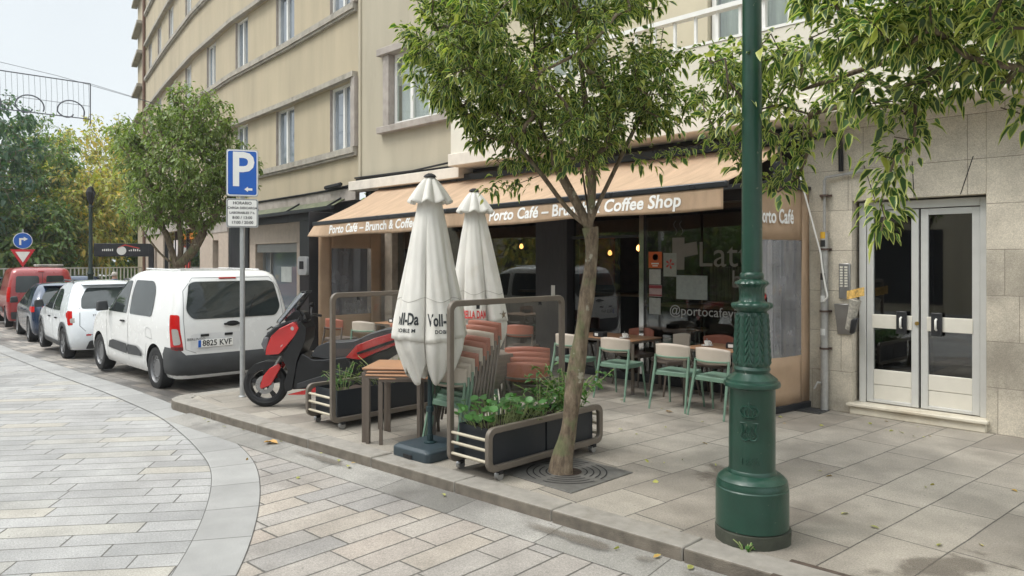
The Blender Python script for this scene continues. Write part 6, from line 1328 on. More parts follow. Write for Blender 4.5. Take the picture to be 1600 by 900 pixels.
def leaves_obj(name, P_, D_, Ls, wid, m, parent, droop=.35, seed=0, curl=.18):
    """one mesh of many leaves. P_: base points, D_: directions, Ls: lengths"""
    g = np.random.default_rng(seed); n = len(P_); P_ = np.asarray(P_, float); D_ = np.asarray(D_, float); D_ /= np.linalg.norm(D_, axis=1)[:, None] + 1e-9
    up = np.tile([0, 0, 1.0], (n, 1)) + g.normal(0, .45, (n, 3)); S_ = np.cross(D_, up); S_ /= np.linalg.norm(S_, axis=1)[:, None] + 1e-9; N_ = np.cross(S_, D_)
    L = np.asarray(Ls)[:, None]; W = L * wid * g.uniform(.8, 1.2, (n, 1)); cu = curl * L * g.uniform(.4, 1.7, (n, 1)); droop = droop * g.uniform(.3, 1.9, (n, 1)); dz = np.zeros((n, 3)); dz[:, 2] = -1
    b = P_; q1 = P_ + D_ * L * .33; q2 = P_ + D_ * L * .68 + dz * L * droop * .35; tip = P_ + D_ * L + dz * L * droop
    vs = np.stack([b, q1 + S_ * W * .5 + N_ * cu * .5, q1, q1 - S_ * W * .5 + N_ * cu * .5, q2 + S_ * W * .38 + N_ * cu * .4, q2, q2 - S_ * W * .38 + N_ * cu * .4, tip], 1)
    tri = np.array([[0, 1, 2], [0, 2, 3], [1, 4, 5], [1, 5, 2], [2, 5, 6], [2, 6, 3], [4, 7, 5], [5, 7, 6]])
    F = (tri[None] + (np.arange(n) * 8)[:, None, None]).reshape(-1, 3)
    me = bpy.data.meshes.new(name); me.vertices.add(n * 8); me.vertices.foreach_set('co', vs.reshape(-1).astype(np.float32)); me.loops.add(len(F) * 3); me.loops.foreach_set('vertex_index', F.reshape(-1).astype(np.int32))
    me.polygons.add(len(F)); me.polygons.foreach_set('loop_start', (np.arange(len(F)) * 3).astype(np.int32)); me.polygons.foreach_set('use_smooth', np.ones(len(F), bool)); me.update(calc_edges=True); me.validate()
    ca_ = me.color_attributes.new('leaf', 'FLOAT_COLOR', 'POINT'); col = np.ones((n, 8, 4), np.float32); col[:, :, 0] = np.array([.6, 1, 0, 1, 1, 0, 1, .9]); col[:, :, 1] = g.random((n, 1)); col[:, :, 2] = g.random((n, 1)); ca_.data.foreach_set('color', col.reshape(-1))
    me.materials.append(m); o = bpy.data.objects.new(name, me); C.objects.link(o); o.parent = parent; return o
m_bark = NT('bark'); _p = m_bark.pos(); _mp = m_bark.node("ShaderNodeMapping"); _mp.inputs['Scale'].default_value = (1, 1, .35); m_bark.t.links.new(_p, _mp.inputs['Vector'])
_n1 = m_bark.noise(_mp.outputs[0], 22, 6, .7); _n2 = m_bark.noise(_p, 5, 5); _c = m_bark.ramp(_n1, [(.3, (.05, .035, .024)), (.5, (.16, .12, .08)), (.7, (.27, .215, .15))])
_c = m_bark.mix(m_bark.rng(_n2, .52, .66, 0, .6, True), _c, (.14, .17, .075)); _c = m_bark.mix(m_bark.rng(m_bark.noise(_p, 9, 3), .66, .72, 0, .7), _c, (.4, .38, .3))
m_bark.set(Base_Color=_c, Roughness=.9); m_bark.bump(_n1, .9, .025); m_bark = m_bark.m
m_twig = mat('twig_bark', (.085, .062, .045), .9, var=.3, scale=20)
def tree(label, cat, loc, trunk, tr, blobs, ntips, nleaf, leafL, wid, lm, seed, group=None, spread=.16, name='street_tree', minr=.004, hang=.35, shell=.35, droop=.4, moss=None, extra=None, barkm=None, tipr=None, limbs=()):
    """trunk: path of points (local), tr: radii; blobs: (centre, radii, weight) that the crown fills"""
    t = thing(name, label, cat, loc, 0, group); r_ = random.Random(seed); tips = []
    tot = sum(b[2] for b in blobs)
    for c, rad, w in blobs:
        for _ in range(int(ntips * w / tot)):
            while True:
                v = Vector((r_.uniform(-1, 1), r_.uniform(-1, 1), r_.uniform(-1, 1)))
                if 1 >= v.length > shell * r_.random() ** .5: break
            v *= 1 + .12 * noise.noise(v * 2.5 + Vector((seed, 0, 0)))
            tips.append(Vector((c[0] + v.x * rad[0], c[1] + v.y * rad[1], c[2] + v.z * rad[2])))
    if extra: tips += [Vector(e) for e in extra]
    base = Vector(trunk[-1]); nodes = [Vector(p) for p in trunk]; par = [i - 1 for i in range(len(trunk))]; start = max(0, len(nodes) - 2)
    for lb in limbs:
        pts_ = smooth_path([base] + [Vector(q) for q in lb], 4)[1:]; prev = len(trunk) - 1
        for q in pts_: nodes.append(q); par.append(prev); prev = len(nodes) - 1
    tips.sort(key=lambda p: (p - base).length)
    ends = []
    for p in tips:
        best, bd = None, 1e9
        for i in range(start, len(nodes)):
            q = nodes[i]; d = (p - q).length + .45 * max(0, (q - base).length - (p - base).length + .05) + .25 * max(0, q.z - p.z)
            if d < bd: bd = d; best = i
        q = nodes[best]; L = (p - q).length; k = max(1, int(L / .16)); prev = best
        gdir = (q - nodes[par[best]]).normalized() if par[best] >= 0 else Vector((0, 0, 1))
        for j in range(1, k + 1):
            u = j / k; c1 = q + gdir * L * .35; x = q * (1 - u) ** 2 + c1 * 2 * u * (1 - u) + p * u * u
            x += Vector((r_.gauss(0, .012), r_.gauss(0, .012), r_.gauss(0, .012))) * (1 if j < k else 0); nodes.append(x); par.append(prev); prev = len(nodes) - 1
        ends.append(prev)
    n = len(nodes); wgt = [0.0] * n
    for e in ends: wgt[e] += 1
    for i in range(n - 1, -1, -1):
        if par[i] >= 0: wgt[par[i]] += wgt[i]
    top = max(wgt); rr = [max(minr, tr[-1] * .85 * (w / top) ** .48) for w in wgt]
    for i in range(len(trunk)): rr[i] = tr[i]
    kids = {}
    for i in range(n):
        if par[i] >= 0: kids.setdefault(par[i], []).append(i)
    mb = MB(); tw = MB()
    tp = smooth_path(trunk, 4); tn = len(tp); trs = [np.interp(i / (tn - 1) * (len(trunk) - 1), range(len(trunk)), tr) for i in range(tn)]
    vs0 = len(mb.v); mb.tube(tp, [float(a) for a in trs], 18)
    mb.v = [(x + .018 * noise.noise((x * 6, y * 6, z * 2.2)) * 1.5 * (tr[0] / .09), y + .018 * noise.noise((x * 6 + 9, y * 6, z * 2.2)) * 1.5 * (tr[0] / .09), z) for x, y, z in mb.v]
    done = set()
    stack = [(k, ) for i in range(len(trunk)) for k in kids.get(i, []) if k >= len(trunk)]
    while stack:
        i = stack.pop()[0]; chain = [par[i], i]
        while True:
            ks = kids.get(chain[-1], [])
            if not ks: break
            ks = sorted(ks, key=lambda k: -wgt[k]); chain.append(ks[0]); stack += [(k,) for k in ks[1:]]
        rad = [min(rr[chain[1]], rr[c]) for c in chain]; big = rad[0] > .012
        (mb if big else tw).tube([nodes[c] for c in chain], rad, 7 if big else 4, caps=False)
    tk = mb.build('trunk', barkm or m_bark, t, smooth=70, recalc=False)
    P_, D_, Ls = [], [], []
    for e in ends:
        p = nodes[e]; d0 = (p - nodes[par[e]]).normalized()
        for k in range(nleaf):
            back = r_.random() ** 1.5; q = p.lerp(nodes[par[par[e]]] if par[par[e]] >= 0 else p, back * .8); o = Vector((r_.gauss(0, 1), r_.gauss(0, 1), r_.gauss(0, .7))).normalized()
            q = q + o * spread * r_.random() * .5; d = (d0 * .5 + o + Vector((0, 0, -hang))).normalized(); P_.append(tuple(q)); D_.append(tuple(d)); Ls.append(leafL * r_.uniform(.42, 1.22))
    tw_o = None
    if tw.v: tw_o = tw.build('twigs', m_twig, t, recalc=False)
    cr_ = leaves_obj('crown', P_, D_, Ls, wid, lm, t, droop=droop, seed=seed)
    return t
lm_var = leaf_mat('variegated_leaves', (.050, .108, .028), (.50, .53, .17), (.50, .50, .12), .13, rough=.36)
lm_far = leaf_mat('street_tree_leaves', (.10, .155, .042), (.30, .36, .11), (.25, .28, .06), .10)
lm_dark = leaf_mat('dark_park_leaves', (.045, .095, .055), (.065, .12, .065), (.09, .13, .05), .12, rough=.6)
lm_yel = leaf_mat('yellow_park_leaves', (.27, .28, .075), (.36, .34, .09), (.58, .36, .07), .36, rough=.6)
lm_mid = leaf_mat('mid_park_leaves', (.10, .17, .045), (.11, .15, .045), (.30, .27, .05), .20, rough=.6)
# tree in front of the cafe: leaning trunk
tree('variegated street tree with a leaning mossy trunk growing through the grate before the cafe', 'tree', (-4.2, 4.72, 0),
     [(-.02, -.02, -.05), (-.01, -.01, .12), (.045, .045, .45), (.08, .08, .9), (.125, .125, 1.4), (.165, .165, 1.86), (.155, .155, 2.10)], [.115, .09, .075, .070, .066, .065, .074],
     [((-.15, -.15, 3.75), (1.12, 1.12, 1.0), 1.0), ((-.05, -.05, 3.05), (.80, .80, .45), .30), ((-.15, -.15, 4.55), (1.35, 1.35, .65), .7), ((-.62, -.62, 3.55), (.5, .5, .55), .25), ((.55, .55, 3.3), (.42, .42, .4), .16)], 860, 27, .076, .50, lm_var, 4, spread=.2, droop=.34, hang=.4,
     limbs=[[(.03, .03, 2.25), (-.13, -.13, 2.55), (-.34, -.36, 2.95), (-.6, -.6, 3.6)], [(.10, .06, 2.3), (-.02, -.08, 2.65), (-.12, -.2, 3.1), (-.25, -.1, 3.9)], [(.17, .18, 2.35), (.16, .2, 2.8), (.1, .15, 3.3), (.05, .1, 4.0)], [(.20, .22, 2.3), (.34, .35, 2.7), (.55, .52, 3.3), (.6, .6, 3.8)], [(.08, .22, 2.3), (-.1, .33, 2.8), (-.3, .45, 3.8)], [(.22, .10, 2.3), (.34, -.1, 2.8), (.4, -.3, 3.6)]],
     extra=[(-.35, -.30, 2.45), (-.45, -.35, 2.5), (-.5, -.42, 2.42), (.75, .75, 2.75), (.85, .85, 2.85), (.6, .6, 2.65)])
tree('variegated street tree overhanging the entrance door from the right side', 'tree', (.35, 4.9, 0),
     [(0, 0, 0), (.02, 0, .6), (-.03, .02, 1.3), (-.02, .0, 1.9), (-.1, -.02, 2.5), (-.2, -.05, 2.9)], [.14, .11, .10, .09, .09, .08],
     [((-1.0, -.8, 3.45), (1.05, 1.05, .75), 1.0), ((-1.6, -.6, 3.1), (.75, .75, .48), .50), ((-2.85, .1, 3.0), (.60, .60, .50), .30), ((-.5, -.9, 4.2), (1.8, 1.6, .7), .5), ((.0, -.2, 3.2), (.9, .9, .6), .4)], 660, 23, .083, .50, lm_var, 9, spread=.22, droop=.3,
     limbs=[[(-.5, -.2, 3.2), (-1.1, -.5, 3.4), (-1.7, -.5, 3.3)], [(-.6, .1, 3.2), (-1.5, .2, 3.2), (-2.6, .1, 3.0)], [(-.3, -.3, 3.3), (-.5, -.8, 3.8), (-.8, -1.2, 4.2)], [(0, .2, 3.4), (.3, .3, 4)]],
     extra=[(-1.66, -.62, 2.72), (-1.70, -.66, 2.6), (-1.74, -.70, 2.48), (-1.73, -.72, 2.36), (-1.76, -.74, 2.24), (-1.80, -.72, 2.14), (-1.76, -.78, 2.05), (-1.78, -.77, 1.98), (-1.64, -.70, 2.45), (-1.84, -.68, 2.4), (-2.85, .1, 2.42), (-2.75, .05, 2.3), (-3.0, .1, 2.45), (-2.65, .15, 2.4), (-2.7, 0, 2.5), (-3.1, .1, 2.6), (-2.3, .0, 2.55), (-1.2, -.5, 2.55), (-1.15, -.55, 2.45), (-1.3, -.5, 2.6), (-.9, -.6, 2.6)])
# tree on the pavement behind the van
tree('dense rounded street tree on the pavement behind the white van', 'tree', (-17.9, 6.5, -.1),
     [(0, 0, 0), (.0, .0, .8), (.02, 0, 1.4), (0, 0, 1.75)], [.20, .17, .16, .17],
     [((.15, .15, 4.2), (1.45, 1.45, 1.35), 1.0), ((.3, .3, 5.3), (.9, .9, .8), .35), ((0, 0, 3.2), (1.35, 1.35, .6), .35), ((.95, 1.0, 4.0), (.6, .6, .6), .2), ((-.85, -.9, 4.7), (.35, .35, .7), .08)], 900, 17, .12, .46, lm_far, 14, spread=.28, minr=.006,
     limbs=[[(-.3, -.3, 2.1), (-.6, -.6, 2.7), (-.8, -.8, 3.4)], [(.25, .25, 2.1), (.5, .5, 2.7), (.9, .9, 3.4)], [(0, .1, 2.2), (.1, 0, 3), (.1, 0, 4)], [(-.1, -.1, 2.2), (-.35, -.25, 3), (-.4, -.3, 4)]])
# park beyond the street
park = [  # px-ish placement solved in plan: x, y, height, radius, kind
    (-46, 6.0, 12.0, 4.2, 0), (-44, 2.5, 11.5, 3.6, 0), (-49, 9.5, 10.5, 3.2, 2), (-53, 14.0, 12.6, 3.6, 1), (-47, 12.2, 8.5, 2.8, 1), (-57, 18.5, 12.2, 3.4, 1), (-50, 16.6, 9.5, 2.8, 2), (-60, 11.0, 13.5, 4.2, 2), (-56, 22.5, 11.0, 3.4, 0), (-44.5, 9.0, 6.0, 2.2, 2)]
ptex = {0: 'dark green park tree', 1: 'yellow autumn park tree', 2: 'yellow green park tree'}
place_txt = ['at the far left beyond the red van', 'cut by the left photo edge', 'between the dark tree and the yellow tree', 'with the tallest golden crown behind the lit garland', 'with a low yellow crown above the railing', 'half hidden behind the street tree', 'behind the far lamp post', 'rising palest at the back of the park', 'hidden furthest behind the street tree', 'small and bushy beside the yield sign']
for i, (x, y, h, r, k) in enumerate(park):
    tree(f'{ptex[k]} {place_txt[i]}', 'tree', (x, y, -.9), [(0, 0, 0), (.1, 0, h * .15), (0, .1, h * .3), (.1, .1, h * .42)], [.28 * h / 11, .24, .2, .16],
         [((0, 0, h * .58), (r, r, h * .36), 1.0), ((r * .35, -r * .3, h * .42), (r * .75, r * .75, h * .25), .45), ((-r * .3, r * .4, h * .78), (r * .6, r * .6, h * .2), .35)], 480, 15, .28, .62, [lm_dark, lm_yel, lm_mid][k], 30 + i, group='park trees beyond the railing', spread=.8, name='park_tree', minr=.015, shell=.55)
# distant wood behind
g_ = np.random.default_rng(5); n_ = 26000; ang = g_.uniform(-.15, 1.05, n_); rad = g_.uniform(70, 95, n_); hh = (7 + 2.5 * np.sin(ang * 17) + 1.5 * np.sin(ang * 43)); zz_ = g_.random(n_) ** .8 * hh - 1
Pw = np.stack([-np.cos(ang * .75 - .1) * rad, np.sin(ang * .75 - .1) * rad + 2, zz_], 1); Dw = g_.normal(0, 1, (n_, 3))
wd_ = leaves_obj('distant_wood', Pw, Dw, g_.uniform(.5, 1.1, n_), .7, lm_mid, None, droop=.1, seed=3); wd_['kind'] = 'stuff'

# ------------------------------------------------------------------ planter plants
lm_nast = leaf_mat('nasturtium_leaves', (.05, .145, .03), (.08, .20, .05), (.2, .32, .06), .08, rough=.4); lm_bush = leaf_mat('bush_leaves', (.055, .15, .03), (.10, .22, .05), (.25, .30, .1), .1, rough=.5)
def roundleaves(label, loc, n, area, h, size, seed):
    t = thing('nasturtium_plant', label, 'plant', loc); r_ = random.Random(seed); mb = MB(); st = MB(); cols = []
    for i in range(n):
        x, y = r_.uniform(-area[0], area[0]), r_.uniform(-area[1], area[1]); z = h * (1 - (y / area[1]) ** 2 * .5) * r_.uniform(.3, 1); rad = size * r_.uniform(.55, 1.15)
        nrm = Vector((r_.gauss(.15, .35), r_.gauss(-.15, .35), 1)).normalized(); a = nrm.orthogonal().normalized(); b = nrm.cross(a); c = Vector((x, y, z)); K = 10
        mb.add([c - nrm * rad * .12] + [c + (a * math.cos(k * 2 * math.pi / K) + b * math.sin(k * 2 * math.pi / K)) * rad * (1 + .05 * math.sin(k * 3)) for k in range(K)], [(0, 1 + k, 1 + (k + 1) % K) for k in range(K)]); cols += [(0, r_.random(), r_.random())] * (K + 1)
        st.tube(smooth_path([(x * .6, y * .75, -.05), (x * .9, y * .9, z * .5), (x, y, z - rad * .12)], 3), .0025, 4, caps=False)
    o = mb.build('foliage', lm_nast, t, smooth=80, recalc=False); ca_ = o.data.color_attributes.new('leaf', 'FLOAT_COLOR', 'POINT'); v0 = []
    K = 10; i = 0
    for k in range(n):
        g1, g2 = cols[k * (K + 1)][1:]; v0 += [.62, g1, g2, 1] + [.2, g1, g2, 1] * K
    ca_.data.foreach_set('color', v0); st.build('stems', mat('pale_stem', (.28, .33, .14), .6), t, recalc=False); return t
roundleaves('bushy nasturtium with round leaves at the curb end of the front planter', (-4.72, 4.47, .43), 95, (.22, .40), .23, .042, 3)
def shoots(label, loc, n, area, h, leafL, wid, lm, seed, name='planter_plant', per=14, lean=.3):
    t = thing(name, label, 'plant', loc); r_ = random.Random(seed); st = MB(); P_, D_, Ls = [], [], []
    for i in range(n):
        x, y = r_.uniform(-area[0], area[0]), r_.uniform(-area[1], area[1]); hh = h * r_.uniform(.45, 1); lx, ly = r_.gauss(0, lean) * hh + x * .6, r_.gauss(0, lean) * hh + y * .6
        pts = smooth_path([(x * .5, y * .6, -.02), (x * .8 + lx * .3, y * .8 + ly * .3, hh * .5), (x + lx, y + ly, hh)], 5); st.tube(pts, [.004] * len(pts), 4, caps=False)
        for k in range(per):
            u = r_.uniform(.25, 1); p = pts[min(len(pts) - 1, int(u * (len(pts) - 1)))]; P_.append(tuple(p)); d = Vector((r_.gauss(0, 1), r_.gauss(0, 1), r_.gauss(.1, .5))); D_.append(tuple(d.normalized())); Ls.append(leafL * r_.uniform(.5, 1.2))
    leaves_obj('foliage', P_, D_, Ls, wid, lm, t, droop=.25, seed=seed); st.build('stems', mat('pale_stem', (.28, .33, .14), .6), t, recalc=False); return t
shoots('leafy green bush spilling over the far end of the front planter', (-4.66, 5.32, .40), 27, (.20, .26), .42, .07, .5, lm_bush, 5, per=17)
shoots('upright weed with small leaves in the middle of the front planter', (-4.72, 4.98, .40), 7, (.1, .1), .32, .05, .45, lm_bush, 6, per=16, lean=.1)
shoots('low dry grassy weeds in the middle of the front planter', (-4.7, 4.85, .38), 16, (.18, .2), .12, .06, .12, lm_mid, 16, per=8)
shoots('bushy young weed at the curb end of the planter beside the scooter', (-7.2, 4.42, .38), 9, (.12, .14), .36, .06, .3, lm_bush, 7, per=14, lean=.15)
shoots('thin dry grass stalks along the planter beside the scooter', (-7.2, 5.0, .38), 26, (.16, .5), .32, .10, .06, lm_mid, 8, per=7, lean=.25)
shoots('small light green plant between the scooter and the glass screen', (-7.55, 5.45, .0), 14, (.1, .1), .75, .05, .3, lm_bush, 18, per=14, lean=.1)
shoots('tiny weed growing from the foot of the lamp post', (-2.29, 4.28, .0), 6, (.04, .02), .06, .03, .5, lm_bush, 19, per=5)
shoots('small weed growing on the balcony ledge', (-5.9, 8.55, 3.72), 7, (.35, .03), .10, .06, .5, lm_bush, 20, per=8)
# fallen leaves: a few big ones one can count, crumbs as litter
lm_fall = leaf_mat('fallen_leaves', (.30, .30, .08), (.34, .34, .12), (.42, .20, .05), .3, trans=.1, rough=.7); r_ = random.Random(12)
def on(xs): return [(x, kl(x) - r_.uniform(.02, .12), -.10) for x in xs]
def on(xs): return [(x, kl(x) - r_.uniform(.02, .12), -.078) for x in xs]
pts = on([-8.9, -8.7, -8.3, -8.0, -6.5, -6.2, -6.0, -5.95, -4.7, -3.0, -2.75, -2.5, -7.2]) + [(r_.uniform(-6.0, -1), r_.uniform(5, 8.8), .006) for _ in range(34)] + [(-2.9 + r_.gauss(0, .4), 8.4 + r_.gauss(0, .25), .006) for _ in range(10)] + [(-6.0, 3.2, -.108), (-6.9, 3.15, -.108)]
fl = leaves_obj('fallen_leaves', pts, [(r_.gauss(0, 1), r_.gauss(0, 1), .15) for _ in pts], [r_.uniform(.035, .075) for _ in pts], .5, lm_fall, None, droop=.1, seed=2); fl['kind'] = 'stuff'
for i, (x, y, z, L_, lab) in enumerate([(-7.35, 3.58, -.085, .17, 'large orange fallen leaf in the gutter below the curb'), (-5.05, 7.5, .008, .10, 'pale curled leaf on the slabs under the green chair')]):
    o = leaves_obj('fallen_leaf', [(x, y, z), (x + .05, y + .03, z)], [(1, .3, .1), (.3, -1, .2)], [L_, L_ * .6], .5, leaf_mat('orange_leaf' + str(i), (.45, .22, .05), (.5, .3, .1), (.5, .3, .1), .5, trans=.1), None, droop=.05, seed=i); tag(o, lab, 'leaf')

# ------------------------------------------------------------------ park railing, far signs, garland, people
m_rail = mat('cream_railing', (.48, .48, .42), .6)
rl = thing('park_railing', 'cream metal railing with vertical bars along the park', 'railing', (-38, 8, -.9))
ra, rb = Vector((-36.5, .5)), Vector((-41.5, 14.5)); dv = (rb - ra); Lr = dv.length; dv.normalize()
mb = MB(); mb.wallseg(ra, rb, -.12, .12, -1.4, -.2); mb.build('plinth', mat('plinth_stone', (.3, .28, .25), .9, var=.2, dirt=.5), rl, world=True)
mb = MB(); mb.wallseg(ra, rb, -.03, .03, 1.38, 1.44); mb.wallseg(ra, rb, -.03, .03, -.05, 0); mb.build('rail', m_rail, rl, world=True)
mb = MB(); s_ = 0
while s_ < Lr: p = ra + dv * s_; mb.box(p.x - .025, p.x + .025, p.y - .025, p.y + .025, -.2, 1.42); s_ += .2
bars = mb.build('bar', m_rail, rl, world=True); bars['kind'] = 'stuff'
gp_ = thing('gate_pillar', 'whitish plastered gate pillar with graffiti in the park railing', 'pillar', (-38.2, 8.3, -1))
mb = MB(); mb.box(-.35, .35, -.45, .45, 0, 2.5); mb.box(-.4, .4, -.5, .5, 2.5, 2.6); mb.build('pillar', mat('stained_render', (.42, .38, .34), .9, var=.5, scale=3), gp_, bevel=.02)
fl_ = thing('street_lamp', 'distant dark lamp post rising from the pavement before the yellow park trees', 'street lamp', (-30.0, 7.85, -.25))
mb = MB(); mb.lathe([(.23, 0), (.23, .4), (.15, .46), (.15, 1.0), (.18, 1.02), (.11, 1.12), (.09, 1.5), (.12, 1.55), (.07, 1.7), (.06, 4.0), (.05, 4.1), (0, 4.1)], 20); mb.build('post', mat('dark_green_post', (.012, .03, .026), .5), fl_, smooth=40)
mb = MB(); mb.bar((-.3, 0, 4.0), (.3, 0, 4.0), .05); mb.lathe([(.03, 4.0), (.1, 4.2), (.17, 4.5), (.08, 4.7), (0, 4.75)], 8); mb.build('lantern', m_dark, fl_)
ys = thing('yield_sign', 'blue turn right disc above a red and white yield triangle', 'road sign', (-33.9, 6.5, -.3)); fn_ = Vector((.98, -.2, 0)).normalized(); fs_ = Vector((-fn_.y, fn_.x, 0))
def yf(u, v, w=0): p = fs_ * u + fn_ * (.05 + w); return (p.x, p.y, v)
mb = MB(); mb.tube([(0, 0, 0), (0, 0, 3.3)], .03, 8); mb.build('pole', m_galv, ys)
def disc(nm, c, r, n, w, m, a0=0, par=None):
    mb = MB(); q = [(r * math.cos(a0 + 2 * math.pi * k / n), c + r * math.sin(a0 + 2 * math.pi * k / n)) for k in range(n)]; mb.add([yf(u, v, w) for u, v in q] + [yf(u, v, w + .012) for u, v in q], [tuple(range(n)), tuple(range(2 * n - 1, n - 1, -1))] + [(i, i + n, (i + 1) % n + n, (i + 1) % n) for i in range(n)]); return mb.build(nm, m, par or ys)
dk = disc('turn_disc', 2.85, .32, 28, 0, m_wt); disc('blue_field', 2.85, .295, 28, .013, mat('sign_blue', (.008, .10, .44), .35, var=.04), 0, dk)
mb = MB()
for pts in ([(-.12, 2.68), (-.05, 2.68), (-.05, 2.88), (-.12, 2.88)], [(-.12, 2.88), (-.12, 2.95), (.03, 2.95), (.03, 2.88)], [(.03, 2.83), (.03, 3.0), (.17, 2.915)]): mb.add([yf(u, v, .028) for u, v in pts], [tuple(range(len(pts)))])
mb.build('arrow', m_wt, dk, recalc=False)
tk = disc('yield_triangle', 2.28, .47, 3, 0, mat('sign_red', (.55, .02, .03), .4), R(-90)); disc('white_field', 2.28, .28, 3, .013, m_wt, R(-90), tk)
# overhead festive garland frame
gl_ = thing('festive_light_frame', 'large unlit festive light frame with curled waves hanging over the street', 'light garland', (-27.5, 4.0, 6.6))
GX = -26.6; m_wire = mat('garland_wire', (.10, .11, .13), .5); ya, yb, za, zb = 1.2, 6.95, 6.35, 7.50
mb = MB()
for a, b in (((GX, ya, za), (GX, yb, za)), ((GX, ya, zb), (GX, yb, zb)), ((GX, yb, za - .15), (GX, yb, zb)), ((GX, ya, za), (GX, ya, zb)), ((GX, ya, za + .42), (GX, yb, za + .42))): mb.tube([a, b], .018 if a[2] != za + .42 else .008, 5)
mb.build('frame', m_wire, gl_, world=True)
mb = MB(); y = ya
while y < yb: mb.tube([(GX, y, za), (GX + .02 * math.sin(y * 20), y + .02, (za + zb) / 2), (GX, y, zb)], .0055, 3, caps=False); y += .15
mb.build('light_strings', m_wire, gl_, world=True)
for k in range(5):
    yc = yb - .55 - k * 1.12; mb = MB(); c = []
    for j in range(26): a = R(-20 + j * 13); rr_ = .38 if j < 17 else .38 - (j - 16) * .030; c.append((GX, yc - .0 + rr_ * math.cos(a), za + .18 + rr_ * .9 * math.sin(a)))
    mb.tube(c, .022, 5); mb.build('wave_curl', m_wire, gl_, world=True)
mb = MB(); mb.tube([(GX, yb, zb), (-27.0, 10.38, 7.0)], .008, 4); mb.tube([(GX, -9, 9.2), (GX, 2, 8.0), (GX, 6, 7.6), (-28, 10.5, 7.25)], .008, 4); mb.build('suspension_wire', m_wire, gl_, world=True)
# people far off
def person(lab, loc, rot, hair, top, trousers, bend=0.0):
    t = thing('person', lab, 'person', loc, rot)
    J = {'pel': ((0, 0, .95), .13), 'sp': ((0, .0, 1.15), .13), 'ch': ((0, .02 + bend * .3, 1.36), .15), 'nk': ((0, .02 + bend * .45, 1.50), .06), 'hd': ((0, .04 + bend * .55, 1.62), .09), 'tp': ((0, .03 + bend * .55, 1.70), .075)}
    ed = [('pel', 'sp'), ('sp', 'ch'), ('ch', 'nk'), ('nk', 'hd'), ('hd', 'tp')]
    for s, n in ((-1, 'l'), (1, 'r')):
        J['h' + n] = ((s * .10, 0, .90), .095); J['k' + n] = ((s * .11, .06 * s + .02, .49), .062); J['a' + n] = ((s * .11, .10 * s - .04, .08), .042); J['t' + n] = ((s * .11, .10 * s + .12, .03), .035)
        J['s' + n] = ((s * .18, .02 + bend * .3, 1.40), .06); J['e' + n] = ((s * .23, -.03 * s, 1.12), .045); J['w' + n] = ((s * .22, .10, .90), .032); J['f' + n] = ((s * .21, .14, .82), .03)
        ed += [('pel', 'h' + n), ('h' + n, 'k' + n), ('k' + n, 'a' + n), ('a' + n, 't' + n), ('ch', 's' + n), ('s' + n, 'e' + n), ('e' + n, 'w' + n), ('w' + n, 'f' + n)]
    ks = list(J); me = bpy.data.meshes.new('body'); me.from_pydata([J[k][0] for k in ks], [(ks.index(a), ks.index(b)) for a, b in ed], []); o = bpy.data.objects.new('body', me); C.objects.link(o); o.parent = t
    md = o.modifiers.new('skin', 'SKIN'); o.modifiers.new('sub', 'SUBSURF').levels = 1; o.modifiers['sub'].render_levels = 2; md.use_smooth_shade = True
    for i, k in enumerate(ks): me.skin_vertices[0].data[i].radius = (J[k][1], J[k][1]); me.skin_vertices[0].data[i].use_root = (k == 'pel')
    tt = NT('clothes'); sp_ = tt.node("ShaderNodeSeparateXYZ"); tt.t.links.new(tt.obj(), sp_.inputs[0]); tt.set(Base_Color=tt.ramp(tt.math('DIVIDE', sp_.outputs[2], 2.0), [(0, (.03, .03, .03)), (.05, trousers), (.47, top), (.755, (.5, .32, .24))], True), Roughness=.8); me.materials.append(tt.m)
    mb = MB(); mb.lathe([(0, .11), (.06, .095), (.095, .04), (.098, -.02), (.08, -.05)], 16, (0, .015 + bend * .55, 1.65)); mb.build('hair', mat('hair' + str(hair[0]), hair, .8), t, smooth=60); return t
person('pedestrian with grey hair and blue jacket far behind the pearl white hatchback', (-27.8, 8.0, -.36), R(60), (.45, .42, .38), (.02, .05, .18), (.03, .03, .04), .05)
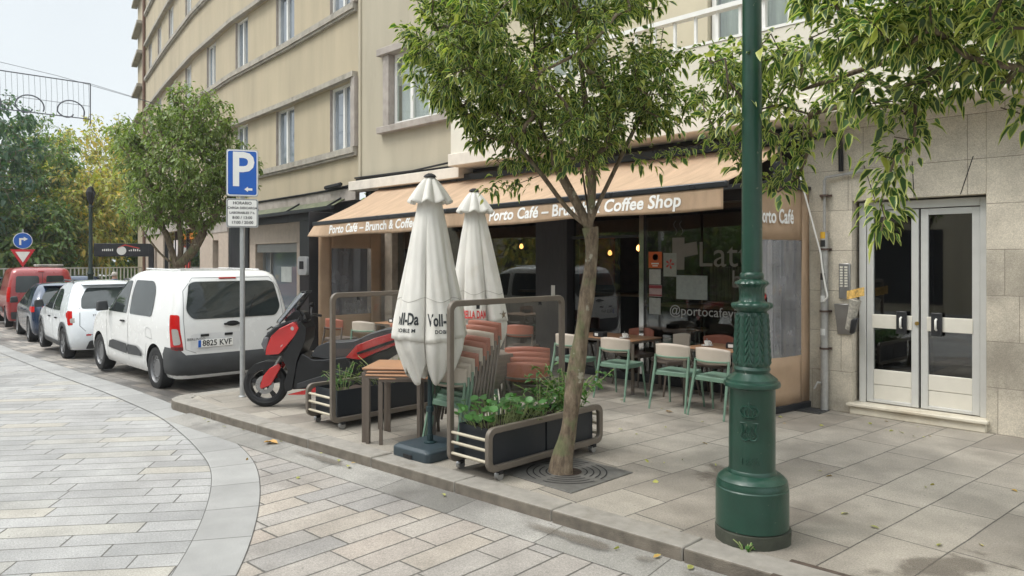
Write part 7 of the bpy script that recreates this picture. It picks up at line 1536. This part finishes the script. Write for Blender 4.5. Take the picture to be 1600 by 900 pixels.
person('pedestrian in a black and yellow jacket far behind the dark blue car', (-30.5, 6.6, -.33), R(-80), (.02, .018, .015), (.5, .38, .03), (.02, .02, .02))

# ------------------------------------------------------------------ houses across the street: seen mirrored in the panes
op = thing('facing_building', 'beige apartment row across the street mirrored in the shop windows', 'building', (-8, -10, 0))
mb = MB(); mb.box(-40, -1.5, -13, -11, -.2, 7.6); mb.build('wall', m_plas2, op, world=True)
mb = MB(); mb.box(-1.4, 14, -13.5, -10.5, -.2, 8.6); mb.build('stone_wall', m_stone2, op, world=True)
fw = None
for ix in range(13):
    for iz in range(1):
        x = -38 + ix * 3.9; y = -11 if x < -2 else -10.5; mb = MB(); mb.box(x, x + 1.5, y - .05, y + .03, 4.2 + iz * 3, 5.9 + iz * 3); w_ = mb.build('window', m_white, op, world=True)
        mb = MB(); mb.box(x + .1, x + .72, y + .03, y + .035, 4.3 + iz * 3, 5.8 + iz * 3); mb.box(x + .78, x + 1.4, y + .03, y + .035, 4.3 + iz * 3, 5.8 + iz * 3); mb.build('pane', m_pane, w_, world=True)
    mb = MB(); mb.box(x - .3, x + 2.6, y - .05, y + .04, .2, 2.9); mb.build('shop_window', m_black, op, world=True)
# trees across the street, mirrored as well
for i, (x, y) in enumerate([(-16, -7.5), (-24, -7)]):
    q = dup([o for o in C.objects if o.name.startswith('park_tree') and o.parent is None][i + 2], (x, y, -3.5), R(40 * i), f'{["first", "second", "third"][i]} green street tree on the far side of the street behind the viewer', 'trees across the street')

# ------------------------------------------------------------------ faint damp haze
mb = MB(); mb.box(-402, 122, -302, 302, -2.4, 18.5); hz_ = mb.build('haze', m_white); hz_['kind'] = 'stuff'
hm = bpy.data.materials.new('haze'); hm.use_nodes = True; hn = hm.node_tree.nodes; hn.clear(); ho = hn.new('ShaderNodeOutputMaterial'); hv = hn.new('ShaderNodeVolumePrincipled')
hv.inputs['Color'].default_value = (.9, .95, 1, 1); hv.inputs['Density'].default_value = .0007; hv.inputs['Anisotropy'].default_value = .2; hm.node_tree.links.new(hv.outputs[0], ho.inputs['Volume']); hz_.data.materials[0] = hm
